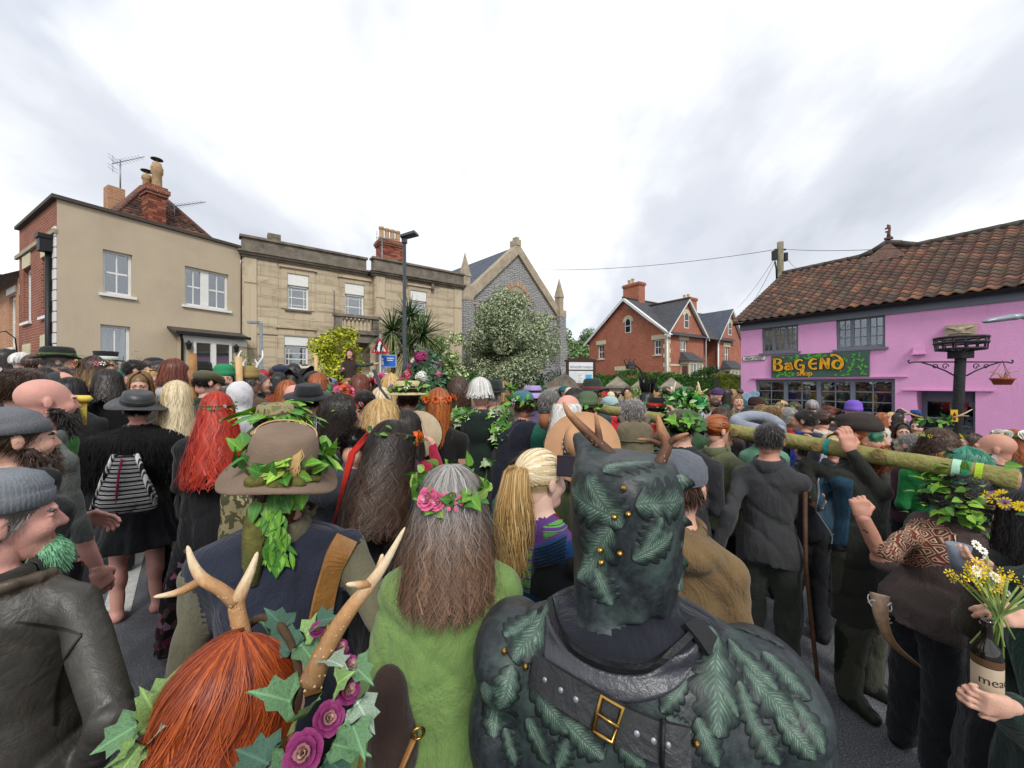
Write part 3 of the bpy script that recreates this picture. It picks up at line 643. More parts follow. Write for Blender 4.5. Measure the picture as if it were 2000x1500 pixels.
for xx in(-.12, LC+.12):
 bt=MB();bt.box(xx-.42, xx+.42, -.5, .5, 0, 5.2);bt.box(xx-.34, xx+.34, -.42, .42, 5.2, 7.0);bt.box(xx-.55, xx+.55, -.75, .6, 0, 2.6)
 bt.add([(xx-.55, -.75, 2.6), (xx+.55, -.75, 2.6), (xx+.42, -.45, 3.4), (xx-.42, -.45, 3.4)], [(0, 1, 2, 3)]);bt.build('buttress', m_lias, C_.root)
 pn=MB();pn.box(xx-.36, xx+.36, -.44, .36, 7.0, 7.5);pn.box(xx-.22, xx+.22, -.27, .2, 7.5, 8.5);pn.add([(xx-.27, -.32, 8.5), (xx+.27, -.32, 8.5), (xx+.27, .25, 8.5), (xx-.27, .25, 8.5), (xx, -.03, 10.0)], [(0, 1, 4), (1, 2, 4), (2, 3, 4), (3, 0, 4), (3, 2, 1, 0)]);pn.build('pinnacle', m_dress, C_.root)
ar=MB()
for k in range(13):
 t0=math.pi*(k+.06)/13;t1=math.pi*(k+.94)/13;q=[(hx+1.3*math.cos(t), 7.5+1.45*math.sin(t)) for t in(t0, t1)]+[(hx+1.0*math.cos(t), 7.5+1.12*math.sin(t)) for t in(t1, t0)]
 o=MB().prism(q, -.09, .05).build('voussoir', m_brick3 if k%2 else m_dress, C_.root)
MB().prism([(hx+1.0*math.cos(t), 7.5+1.12*math.sin(t)) for t in np.linspace(0, math.pi, 15)]+[(hx-1, 4.2), (hx+1, 4.2)], -.05, .02).build('window', m_dress, C_.root)
ubox('string_course', m_dress, C_.root, .35, LC-.3, -.07, -.002, 6.9, 7.05)
dr=MB();dr.prism([(hx-.9, 0), (hx+.9, 0), (hx+.9, 2.2), (hx+.5, 2.9), (hx, 3.15), (hx-.5, 2.9), (hx-.9, 2.2)], -.1, -.03);dr.build('door', mat('dark_door', '#2b211c'), C_.root)
# --------------------------------------------------------------- red brick pair beyond the hedge
def arch_window(root, x, z, w, h, T):
 mb=MB();q=[(x-w/2, z), (x+w/2, z)]+[(x+w/2*math.cos(t), z+h-w/2+w/2*math.sin(t)) for t in np.linspace(0, math.pi, 9)]
 mb.prism(q, -.03, .01);o=mb.build('window', m_white, root, T)
 q2=[(x+(a-x)*.75, z+.08+(b-z)*.88) for a, b in q]
 MB().prism(q2, -.05, -.032).build('pane', m_glass_dark, o);ubox('glazing_bar', m_white, o, x-w*.37, x+w*.37, -.062, -.051, z+h*.45, z+h*.45+.05)
 su=MB()
 for t0, t1 in zip(np.linspace(0, math.pi, 8)[:-1], np.linspace(0, math.pi, 8)[1:]):
  c=(x, z+h-w/2);r0, r1=w/2+.02, w/2+.24;su.prism([(c[0]+r*math.cos(t), c[1]+r*math.sin(t)) for r, t in((r0, t0), (r1, t0), (r1, t1), (r0, t1))], -.045, -.002)
 su.build('arch', m_cream, o)
m_glass_dark=mat('dark_glass', '#1d2126', .05, .1, 3, 0, 60, 0, .6)
def brick_house(name, o, ang, label, Lg, Lf, ze, za, near=True):
 """gable end along local x (0..Lg), front runs along +y at x=Lg"""
 H=Fac(name, o, ang, label, 'house', 'red brick houses beyond the hedge');r=H.root;hx=Lg/2
 return H
D=Fac('brick_house', (7.3, 37.0), math.atan2(-7, 4.6), 'red brick gabled house with white barge boards, nearer of the pair beyond the hedge', 'house')
LD=8.38;zeD=5.95;zaD=9.1;hx=4.3
sw1=D.rect(1168, 1180, 674, 702);sw2=D.rect(1277, 1291, 664, 694);sw3=D.rect(1204, 1222, 724, 742)
mb=MB();wall(mb, 0, LD, 0, zeD, [sw1, sw2, sw3], 0, .12);mb.add([(0, 0, zeD), (LD, 0, zeD), (hx, 0, zaD)], [(0, 1, 2)])
TF=Matrix(((0, -1, 0, LD), (1, 0, 0, 0), (0, 0, 1, 0), (0, 0, 0, 1)))
FF=Fac('tmp_front', (D.root.location.x+math.cos(math.atan2(-7, 4.6))*LD, D.root.location.y+math.sin(math.atan2(-7, 4.6))*LD), math.atan2(-7, 4.6)+R(90), None, None)
GW=FF.at(1374)[0];fw1=FF.rect(1329, 1342, 664, 700);fw2=FF.rect(1325, 1356, 714, 745)
bpy.data.objects.remove(FF.root);FF.root=D.root
wall(mb, 0, GW, 0, zeD, [fw1], 0, .12, TF)
mb.add([(0, 0, zeD), (GW, 0, zeD), (GW/2, 0, zaD-.5)], [(0, 1, 2)], 0, False, TF)
mb.build('wall', m_brick2, D.root)
for rr in(sw1, sw2, sw3):
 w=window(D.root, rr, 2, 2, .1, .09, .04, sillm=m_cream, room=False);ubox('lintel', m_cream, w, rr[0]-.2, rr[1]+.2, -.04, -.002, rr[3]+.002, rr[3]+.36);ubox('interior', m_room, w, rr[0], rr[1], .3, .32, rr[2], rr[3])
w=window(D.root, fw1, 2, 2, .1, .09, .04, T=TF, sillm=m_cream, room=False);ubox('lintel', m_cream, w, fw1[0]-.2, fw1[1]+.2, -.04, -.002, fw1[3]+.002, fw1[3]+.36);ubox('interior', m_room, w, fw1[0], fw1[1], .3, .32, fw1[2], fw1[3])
q=D.rect(1222, 1232, 625, 651);arch_window(D.root, (q[0]+q[1])/2, q[2], .62, 1.25, Matrix.Identity(4))
arch_window(D.root, GW/2, 6.4, .6, 1.3, TF)
def barge(root, pts, T, t=.16, m=None):
 mb=MB()
 for a, b in zip(pts, pts[1:]):
  mb.prism([(a[0], a[1]), (b[0], b[1]), (b[0], b[1]-t), (a[0], a[1]-t)], -.32, -.26)
  mb.prism([(a[0], a[1]+.03), (b[0], b[1]+.03), (b[0], b[1]), (a[0], a[1])], -.34, -.0)
 mb.build('barge_board', m or m_white, root, T)
barge(D.root, [(-.45, zeD-.28), (hx, zaD+.12), (LD+.45, zeD-.28)], Matrix.Identity(4), .2);barge(D.root, [(-.4, zeD-.3), (GW/2, zaD-.38), (GW+.4, zeD-.3)], TF)
rf=MB();DL=9.5
rf.add([(-.45, -.3, zeD-.25), (hx, -.3, zaD+.15), (hx, DL, zaD+.15), (-.45, DL, zeD-.25), (LD+.4, -.3, zeD-.25), (LD+.4, DL, zeD-.25)], [(0, 3, 2, 1), (1, 2, 5, 4)])
rf.add([(LD+.34, -.4, zeD-.25), (LD+.34, GW/2, zaD-.35), (hx+.3, GW/2, zaD-.35), (hx+.3, -.4, zeD-.25+2.9), (LD+.34, GW+.4, zeD-.25), (hx+.3, GW+.4, zeD+2.6)], [(0, 1, 2, 3), (1, 4, 5, 2)])
rf.build('roof', m_slate, D.root)
rg=MB();rg.tube([(hx, -.35, zaD+.2), (hx, DL, zaD+.2)], .09, 6);rg.tube([(LD+.36, GW/2, zaD-.3), (hx+.4, GW/2, zaD-.3)], .09, 6);rg.build('ridge_tile', m_tile[2], D.root)
cb_=D.rect(1217, 1248, 560, 592, 1.5);chimney(D.root, cb_[0], 1.5, cb_[1]-cb_[0], .8, zaD-1.4, cb_[3]-.2, m_brick2, [(.35, .45, .14), (.75, .5, .14)])
c2x=D.at(1349, None, 6.5)[0];c2z=D.at(1360, 594, 6.5)[1];chimney(D.root, hx-.4, 7.8, 1.0, 1.3, zaD-1, c2z+.1, m_brick2, [(.2, .4, .13), (.5, .4, .13), (.8, .4, .13)])
for i in range(16):
 a=.36 if i%2 else.22;ubox('quoin', m_cream, D.root, LD-a, LD-.003, -.035, -.002, .02+i*.36, .36+i*.36)
 ubox('quoin', m_cream, D.root, LD+.002, LD+.035, .0, .58-a, .02+i*.36, .36+i*.36)
MB().tube([(LD+.06, -.1, .1), (LD+.06, -.1, zeD-.3)], .06, 8).tube([(LD+.12, GW+.15, .1), (LD+.12, GW+.15, zeD-.4), (LD+.3, GW, zeD-.2)], .06, 8).build('downpipe', m_white, D.root)
def bay(root, T, r, y=-.8):
 x0, x1, z0, z1=r;mb=MB();mb.box(x0, x1, y, -.003, 0, z0);mb.box(x0, x1, y, -.003, z1, z1+.25)
 for xx in(x0, (x0+x1)/2-.06, x1-.14):mb.box(xx, xx+.14, y, y+.12, z0, z1)
 for xx in(x0, x1-.12):mb.box(xx, xx+.12, -.14, -.003, z0, z1)
 o=mb.build('bay_window', m_cream, root, T)
 n=4
 for i in range(n):a=x0+.14+i*(x1-x0-.14)/n;ubox('pane', m_glass, o, a+.02, a+(x1-x0-.14)/n-.02, y+.05, y+.06, z0+.04, z1-.04)
 gb=MB()
 for i in range(1, n):a=x0+.14+i*(x1-x0-.14)/n;gb.box(a-.03, a+.03, y+.02, y+.09, z0, z1)
 gb.box(x0+.14, x1-.14, y+.03, y+.08, (z0+z1)/2-.03, (z0+z1)/2+.03);gb.build('glazing_bar', m_white, o)
 ubox('pane', m_glass, o, x0+.03, x0+.04, y+.12, -.14, z0, z1);ubox('interior', m_room, o, x0+.2, x1-.2, -.3, -.28, z0, z1)
 rf=MB();rf.add([(x0-.2, y-.2, z1+.25), (x1+.2, y-.2, z1+.25), (x1-.2, -.003, z1+1.0), (x0+.2, -.003, z1+1.0), (x0-.2, -.003, z1+.25), (x1+.2, -.003, z1+.25)], [(0, 1, 2, 3), (4, 0, 3), (1, 5, 2)]);rf.build('roof', m_slate, o)
bay(D.root, TF, (fw2[0]+.2, fw2[1]-.1, 1.2, fw2[3]+.1))
ubox('string_course', m_cream, D.root, LD+.002, LD+.04, .3, GW-.1, 3.35, 3.5)
MB().box(LD-.4, LD+.9, GW+.3, GW+3.2, 2.4, 2.5).box(LD+.75, LD+.85, GW+.5, GW+.6, 0, 2.4).build('porch', m_white, D.root)
pr=MB();pr.add([(LD+1.0, GW+.2, 2.5), (LD+1.0, GW+3.3, 2.5), (LD-.4, GW+3.3, 3.5), (LD-.4, GW+.2, 3.5)], [(0, 1, 2, 3)]);pr.build('porch_roof', m_slate, D.root)
mb=MB();wall(mb, GW, DL, 0, zeD, [(GW+.8, GW+1.6, 3.6, 5.2), (GW+.9, GW+1.9, .1, 2.2)], 0, .1, Matrix.Translation((-1.0, 0, 0))@TF);mb.build('recess_wall', m_brick2, D.root)
for rr in((GW+.8, GW+1.6, 3.6, 5.2), ):window(D.root, rr, 2, 2, .08, .1, .05, T=Matrix.Translation((-1.0, 0, 0))@TF, room=False)
# second of the pair
aD=math.atan2(-7, 4.6);dx=Vector((math.cos(aD), math.sin(aD)));ny=Vector((-dx.y, dx.x))
o2=Vector((7.3, 37.0))+ny*9.6
G=Fac('brick_house', o2, aD, 'red brick gabled house, further of the pair, behind the pink shop corner', 'house')
G2=Fac('tmp_front', o2+dx*LD, aD+R(90), None, None);ga=G2.at(1403)[0];gb_=G2.at(1446)[0];gr=G2.rect(1415, 1424, 677, 708);gb2=G2.rect(1408, 1438, 730, 745);bpy.data.objects.remove(G2.root)
mb=MB();mb.box(0, LD-1, .01, 9, 0, zeD);wall(mb, ga, gb_, 0, zeD, [gr], 0, .12, TF);mb.add([(ga, 0, zeD), (gb_, 0, zeD), ((ga+gb_)/2, 0, zaD-.7)], [(0, 1, 2)], 0, False, TF);mb.quad((LD, ga, 0), (LD-1, ga, 0), (LD-1, ga, zeD), (LD, ga, zeD));mb.build('wall', m_brick2, G.root)
w=window(G.root, gr, 2, 2, .1, .09, .04, T=TF, room=False, sillm=m_cream);ubox('lintel', m_cream, w, gr[0]-.2, gr[1]+.2, -.04, -.002, gr[3]+.002, gr[3]+.34);ubox('interior', m_room, w, gr[0], gr[1], .3, .32, gr[2], gr[3])
arch_window(G.root, (ga+gb_)/2, 6.3, .6, 1.2, TF);barge(G.root, [(ga-.4, zeD-.3), ((ga+gb_)/2, zaD-.55), (gb_+.4, zeD-.3)], TF)
rf=MB();rf.add([(0, -.1, zeD), (hx, -.1, zaD), (hx, 9, zaD), (0, 9, zeD), (LD-.7, -.1, zeD-.1), (LD-.7, 9, zeD-.1)], [(0, 3, 2, 1), (1, 2, 5, 4)])
rf.add([(LD+.34, ga-.4, zeD-.25), (LD+.34, (ga+gb_)/2, zaD-.5), (hx, (ga+gb_)/2, zaD-.5), (hx, ga-.4, zaD-.9), (LD+.34, gb_+.4, zeD-.25), (hx, gb_+.4, zeD+2)], [(0, 1, 2, 3), (1, 4, 5, 2)]);rf.build('roof', m_slate2, G.root)
cg=G.at(1413, None, (ga+gb_)/2)[0];chimney(G.root, hx-.2, ga+.6, 1.2, 1.2, zaD-1.2, zaD+.75, m_brick2, [(.3, .4, .13), (.7, .4, .13)])
bay(G.root, TF, (gb2[0]+.1, gb2[1]-.1, 1.2, gb2[3]+.2));MB().tube([(LD+.06, ga-.12, .1), (LD+.06, ga-.12, zeD-.3)], .07, 8).build('downpipe', m_white, G.root)
# --------------------------------------------------------------- pink shop
K=Fac('pink_shop', (9.69, 16.58), math.atan2(-6.11, 4.0), 'pink painted shop with clay pantile roof, grey windows and painted fascia sign', 'shop')
LK=12.0;ze=4.5
k1=K.rect(1488, 1559, 640, 690);k2=K.rect(1633, 1729, 624, 683);k3=K.rect(1475, 1748, 742, 840);k3=(k3[0], k3[1], .3, k3[3]);k4=K.rect(1790, 1905, 763, 900);k4=(k4[0], k4[1], 0, k4[3])
mb=MB();wall(mb, 0, LK, 0, ze, [k1, k2, k3], 0, .16) if False else None
wall(mb, 0, k4[0], 0, ze, [k1, k2, k3], 0, .16);wall(mb, k4[0], LK, 0, ze, [k4], 0, .7)
mb.quad((0, 9, 0), (0, 0, 0), (0, 0, ze), (0, 9, ze));mb.quad((LK, 0, 0), (LK, 9, 0), (LK, 9, ze), (LK, 0, ze));mb.add([(0, 0, ze), (0, 9, ze), (0, 4.47, 7.3)], [(1, 0, 2)])
mb.build('wall', m_pink, K.root)
ubox('fascia', m_grey, K.root, -.02, LK, -.05, -.002, ze-.3, ze-.02)
gu=MB();th=np.linspace(math.pi, 2*math.pi, 7);V=[(x, -.22+.085*math.cos(t), ze-.0+.085*math.sin(t)) for x in(-.2, LK) for t in th];gu.add(V, [(i, i+1, i+8, i+7) for i in range(6)], 0, True);gu.build('gutter', m_black, K.root)
for r, n in((k1, 3), (k2, 3)):
 m_=[(r[0]+(r[1]-r[0])*i/3, .1) for i in(1, 2)];w=window(K.root, r, 2, 3 if r is k1 else 3, .06, .08, .028, mf=m_grey, mull=m_, mid=False, sill=True)
mulls=[(K.at(p)[0], .13) for p in(1532.5, 1597, 1663.5)]
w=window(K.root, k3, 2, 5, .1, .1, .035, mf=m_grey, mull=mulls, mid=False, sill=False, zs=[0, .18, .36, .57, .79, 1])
MB().box(k3[0]-.15, k3[1]+.3, -.06, -.002, k3[3]+.05, k3[3]+.09).build('drip_moulding', m_pink, K.root)
MB().box(k4[0]-.3, k4[1]+.35, -.07, -.002, k4[3]+.0, k4[3]+.045).build('drip_moulding', m_pink, K.root)
TDk=Matrix.Translation((0, .6, 0));w=window(K.root, k4, 1, 2, .03, .12, .05, mf=m_grey, T=TDk, sill=False, mid=False, head=.22, mull=[((k4[0]+k4[1])/2+.1, .12)], zs=[0, .42, 1])
# posters in the window and on the door
for nm, rr, yy, mm in(('poster', K.rect(1630, 1655, 800, 824), .085, 'p1'), ('poster', K.rect(1668, 1699, 797, 824), .085, 'p2')):
 o=MB();a, b, c, d=rr;o.box(a, b, yy, yy+.004, c, d);o.box(a+.03, b-.03, yy-.004, yy, c+.03, d-.03, 1);o.build(nm, [m_white, mat('navy_print', '#23304a', .6, .5, 25)], w)
o=MB();a, b, c, d=K.rect(1878, 1891, 815, 832, .55);o.box(a, b, .612, .616, c, d);o.box(a+.03, b-.03, .608, .611, (c+d)/2-.03, (c+d)/2+.03, 1);o.build('door_notice', [m_white, m_black], w)
q=K.rect(1785, 1807, 678, 690);ub=MB();ub.box(q[0], q[1], -.12, -.002, q[2], q[3]);ub.box(q[0]-.03, q[1]+.03, -.18, -.002, q[2]-.05, q[2]-.002);ub.build('vent_box', m_pink, K.root)
# roof: nearest pantiles are parts of their own, the rest one joined part
yr, zr=4.47, 7.36;ye, zE=-.28, ze+.05;sl_=math.hypot(yr-ye, zr-zE);sang=math.atan2(zr-zE, yr-ye)
MB().quad((-.25, ye+.03, zE-.03), (LK, ye+.03, zE-.03), (LK, yr, zr-.06), (-.25, yr, zr-.06)).quad((-.25, yr, zr-.06), (LK, yr, zr-.06), (LK, 9.2, ze), (-.25, 9.2, ze)).build('roof', m_tile[2], K.root)
tw, thh=.30, .27;nc=int((LK+.25)/tw);nr_=int(sl_/thh)
def pantile():
 V=[];n=9
 for j, (yy, lift) in enumerate(((0, .034), (thh*1.22, .0))):
  for i in range(n):
   u=i/(n-1);z=.036*math.sin(u*2*math.pi+.6)+.012*u;V.append((u*tw*1.08, yy, z+lift))
 for i in range(n):V.append((V[i][0], 0, V[i][2]-.028))
 return np.array(V), np.array([(i, i+1, n+i+1, n+i) for i in range(n-1)]+[(2*n+i, 2*n+i+1, i+1, i) for i in range(n-1)])
tV, tF=pantile();tms=[make_mesh('pantile', tV, [tF], [m], None, True) for m in m_tile]
g=random.Random(5);rest=MB();cells=[]
for i in range(nr_):
 for j in range(nc):
  x=-.25+j*tw;xm=x+tw/2
  yy=ye+i*thh*math.cos(sang);zz=zE+i*thh*math.sin(sang)
  wp=K.o+K.d*xm+K.nv*yy
  pxx=1000+F*wp.x/wp.y if wp.y>1 else 9e9
  cells.append(((wp.y if pxx<2030 else 99+wp.y), x, yy, zz))
cells.sort(key=lambda c:c[0])
for n_, (_, x, yy, zz) in enumerate(cells):
 T=Matrix.Translation((x, yy, zz))@Matrix.Rotation(sang+g.uniform(-.02, .02), 4, 'X')@Matrix.Rotation(g.uniform(-.025, .025), 4, 'Z');k=g.choice((0, 0, 0, 1, 1, 2, 2, 2, 4, 4, 3)) if g.random()<.96 else 3
 if n_<300:link('pantile', tms[k], K.root, T)
 else:rest.add(tV, tF, k, True, T)
rest.build('roof_tile', m_tile, K.root)['kind']='stuff'
rt=MB()
for i in range(int(LK/.42)):
 x=-.25+i*.42;zz=zr+.02+max(0, .4-.55*abs(x-3.6));z2=zr+.02+max(0, .4-.55*abs(x+.42-3.6));rt.tube([(x, yr, zz), (x+.44, yr, z2+.012)], .12, 8)
rt.build('ridge_tile', m_coping, K.root)
MB().add([(2.85, yr-.02, zr-.02), (4.35, yr-.02, zr-.02), (3.6, yr-.02, zr+.42), (3.6, yr+2, zr+.42)], [(0, 1, 2), (1, 3, 2), (0, 2, 3)]).add([(2.9, yr-.9, zr-.5), (4.3, yr-.9, zr-.5), (3.6, yr, zr+.4)], [(0, 1, 2)]).build('gablet', m_tile[0], K.root)
fi=MB();fi.box(-.12, .12, -.1, .1, 0, .08);fi.tube([(0, 0, .05), (0, 0, .25), (.03, 0, .42), (.0, 0, .55), (-.04, 0, .62)], [.07, .055, .045, .06, .02], 8);fi.box(-.1, .05, -.03, .03, .3, .36);fi.box(-.11, .03, -.03, .03, .44, .5);fi.build('finial', m_tile[1], K.root, Matrix.Translation((3.6, yr, zr+.5)))
# street name plate and fascia sign -------------------------------------------------
FONTC={}
def text_mesh(s, size, m, name='lettering', parent=None, T=None, sx=1, depth=.004, align='LEFT'):
 cu=bpy.data.curves.new(name, 'FONT');cu.body=s;cu.size=size;cu.extrude=depth;cu.align_x=align
 o=bpy.data.objects.new(name, cu);COL.objects.link(o);dg=bpy.context.evaluated_depsgraph_get();me=bpy.data.meshes.new_from_object(o.evaluated_get(dg));bpy.data.objects.remove(o);bpy.data.curves.remove(cu)
 me.materials.clear();me.materials.append(m);r=link(name, me, parent);w=max(v.co.x for v in me.vertices)-min(v.co.x for v in me.vertices)
 r.matrix_local=(T or Matrix.Identity(4))@Matrix.Rotation(R(90), 4, 'X')@Matrix.Diagonal((sx, 1, 1, 1));return r, w
a, b, c, d=K.rect(1451, 1497, 696, 705.5)
pl=empty('street_sign', M_:=(K.o+K.d*a-K.nv*.03).to_3d()+Vector((0, 0, c)), math.atan2(-6.11, 4.0), 'white street name plate on the pink wall reading HIGH STREET', 'street sign');w_, h_=b-a, d-c
mb=MB();mb.box(.05, w_-.05, -.0, .02, 0, h_);mb.box(0, .05, 0, .02, .04, h_-.04);mb.box(w_-.05, w_, 0, .02, .04, h_-.04);mb.build('plate', m_white, pl)
fr=MB();fr.box(.05, w_-.05, -.006, -.001, h_-.018, h_);fr.box(.05, w_-.05, -.006, -.001, 0, .018);fr.box(0, .016, -.006, -.001, .04, h_-.04);fr.box(w_-.016, w_, -.006, -.001, .04, h_-.04);fr.build('border', m_black, pl)
t_, tw_=text_mesh('HIGH STREET', h_*.85, m_black, 'lettering', pl);t_.matrix_local=Matrix.Translation((.09, -.008, h_*.2))@Matrix.Rotation(R(90), 4, 'X')@Matrix.Diagonal(((w_-.18)/tw_, 1, 1, 1))
a, b, c, d=K.rect(1508, 1699, 695, 738)
sg=empty('shop_sign', (K.o+K.d*a-K.nv*.07).to_3d()+Vector((0, 0, c)), math.atan2(-6.11, 4.0), 'painted fascia sign with yellow lettering reading BAG END shop among leaves', 'shop sign');w_, h_=b-a, d-c
mb=MB();mb.box(0, w_, 0, .06, 0, h_);mb.build('board', mat('sign_green', '#3f564e', .55, .15, 2), sg)
m_leafp=mat('painted_leaf', '#4f9a3c', .6, .3, 9);m_leafo=mat('painted_leaf_dark', '#1e4a2a', .6, .3, 9);m_yel=mat('sign_yellow', '#d39a1e', .5, .18, 6);m_ink=mat('sign_outline', '#1c2018', .6, .1, 5)
lv=MB();g=random.Random(3)
def flat_leaf(x, z, s, an, m, y):
 o=[(0, 0), (.3, .22), (.65, .2), (1, 0), (.65, -.2), (.3, -.22)];ca, sa=math.cos(an), math.sin(an);lv.add([(x+s*(u*ca-v*sa), y, z+s*(u*sa+v*ca)) for u, v in o], [(0, 5, 4, 3, 2, 1)], m)
for i in range(150):
 x=g.random()*w_;e=g.choice((0, 1, 2));z=g.uniform(h_*.84, h_*.97) if e==0 else(g.uniform(.03, h_*.2) if x<.28*w_ or x>.62*w_ else h_*.93)
 if x>.66*w_:z=g.uniform(.04, h_*.95)
 s=g.uniform(.1, .17);an=g.uniform(0, 6.28)
 if not(s<x<w_-s) or not(.02<z<h_):continue
 y=-.002-.00018*i;x1_, z1_=x+s*math.cos(an), z+s*math.sin(an)
 if z1_<.02 or z1_>h_-.01:continue
 flat_leaf(x, z, s*1.12, an, 1, y);flat_leaf(x+.01*math.cos(an), z+.01*math.sin(an), s, an, 0, y-.00009)
lv.build('painted_leaves', [m_leafp, m_leafo], sg)
def strokes(st, x, z, sc, wd, y, m, mb, grow=0):
 for pl_ in st:
  p=np.array(pl_, float)
  if len(p)>2:
   for _ in range(2):q=np.empty((2*len(p)-2, 2));q[0::2]=.75*p[:-1]+.25*p[1:];q[1::2]=.25*p[:-1]+.75*p[1:];p=np.vstack([p[:1], q, p[-1:]])
  tn=np.gradient(p, axis=0);tn/=np.linalg.norm(tn, axis=1)[:, None]+1e-9;nn=np.stack([-tn[:, 1], tn[:, 0]], 1)
  wv=wd*(.55+.75*np.abs(tn@np.array([.25, .97])))[:, None]+grow
  L_=p+nn*wv/2;R_=p-nn*wv/2
  if grow:L_[0]-=tn[0]*grow/2;R_[0]-=tn[0]*grow/2;L_[-1]+=tn[-1]*grow/2;R_[-1]+=tn[-1]*grow/2
  k=len(p);V=[(x+sc*u, y, z+sc*v) for u, v in np.vstack([L_, R_])];mb.add(V, [(i, i+k, i+k+1, i+1) for i in range(k-1)], m)
LET={'B':([[(.1, -.05), (.1, 1.0)], [(-.05, 1), (.5, 1.02), (.62, .78), (.4, .55), (.1, .52)], [(.1, .52), (.55, .52), (.72, .2), (.5, -.02), (.0, 0)]], .82), 'A':([[(.0, .55), (.25, .68), (.45, .5), (.5, 0)], [(.5, .35), (.15, .4), (.02, .15), (.2, 0), (.5, .2)], [(.42, .72), (.62, .0)]], .75), 'G':([[(.62, .82), (.4, 1.0), (.08, .8), (.02, .35), (.25, 0), (.6, .06)], [(.35, .42), (.72, .46), (.66, .1), (.6, -.35), (.45, -.3)]], .85), 'E':([[(.62, .9), (.3, 1), (.03, .65), (.08, .2), (.35, 0), (.62, .12)], [(.08, .5), (.62, .55)]], .76), 'N':([[(.05, 0), (.12, 1.05)], [(.0, .98), (.15, 1.0), (.58, .05)], [(.58, 0), (.62, 1.0)]], .78), 'D':([[(.1, 1.15), (.45, 1.0), (.68, .55), (.6, .1), (.3, -.02), (.05, .25), (.12, .6), (.4, .7), (.66, .5)], [(.1, 1.15), (-.08, 1.05)]], .8)}
lt=MB();ol=MB();x=w_*.03;zz=h_*.33;scl=h_*.48
for i, ch in enumerate('BAG END'):
 if ch==' ':x+=.16*scl;continue
 st, adv=LET[ch];s2=scl*(1.05 if ch in 'BD' else.95)
 strokes(st, x, zz, s2, .19, -.034, 0, ol, .09);strokes(st, x, zz, s2, .19, -.04-.0006*i, 0, lt);x+=adv*s2*1.12
low={'s':([[(.4, .42), (.2, .5), (.05, .38), (.35, .18), (.3, .02), (.02, .05)]], .5), 'h':([[(.05, 0), (.05, .85)], [(.05, .35), (.25, .5), (.4, .35), (.4, 0)]], .52), 'o':([[(.25, .48), (.05, .4), (.05, .08), (.25, 0), (.45, .1), (.45, .4), (.25, .48)]], .58), 'p':([[(.05, .5), (.05, -.35)], [(.05, .42), (.3, .5), (.45, .25), (.3, 0), (.05, .06)]], .55)}
x=w_*.30;s2=h_*.27
for ch in 'shop':st, adv=low[ch];strokes(st, x, h_*.08, s2, .13, -.041, 0, lt);x+=adv*s2
lt.build('lettering', m_yel, sg);ol.build('lettering_outline', m_ink, sg)
# ================================================================ people
def smin(a, b, k):
 h=np.clip(.5+.5*(b-a)/k, 0, 1);return b+(a-b)*h-k*h*(1-h)
# a prim is (kind, material key, params dict); k = blend radius
def cap(m, a, b, ra, rb=None, k=.03, flat=None):return('c', m, dict(a=np.array(a, float), b=np.array(b, float), ra=ra, rb=ra if rb is None else rb, k=k))
def ell(m, c, r, k=.03, rot=None):return('e', m, dict(c=np.array(c, float), r=np.array(r, float)*np.ones(3), k=k, rot=rot))
def loft(m, rings, k=.03, n=0, amp=0, ph=0, low=True):
 """rings (z, cx, cy, rx, ry) from low to high; n folds of relative depth amp, strongest at the bottom"""
 return('l', m, dict(r=np.array(sorted(rings), float), k=k, n=n, amp=amp, ph=ph))
def prim_bb(p):
 q=p[2]
 if p[0]=='c':r=max(q['ra'], q['rb']);lo=np.minimum(q['a'], q['b'])-r;hi=np.maximum(q['a'], q['b'])+r
 elif p[0]=='e':r=max(q['r']) if q['rot'] is not None else q['r'];lo=q['c']-r;hi=q['c']+r
 else:
  a=q['r'];f=1+q['amp'];lo=np.array([(a[:, 1]-a[:, 3]*f).min(), (a[:, 2]-a[:, 4]*f).min(), a[0, 0]]);hi=np.array([(a[:, 1]+a[:, 3]*f).max(), (a[:, 2]+a[:, 4]*f).max(), a[-1, 0]])
 return lo, hi
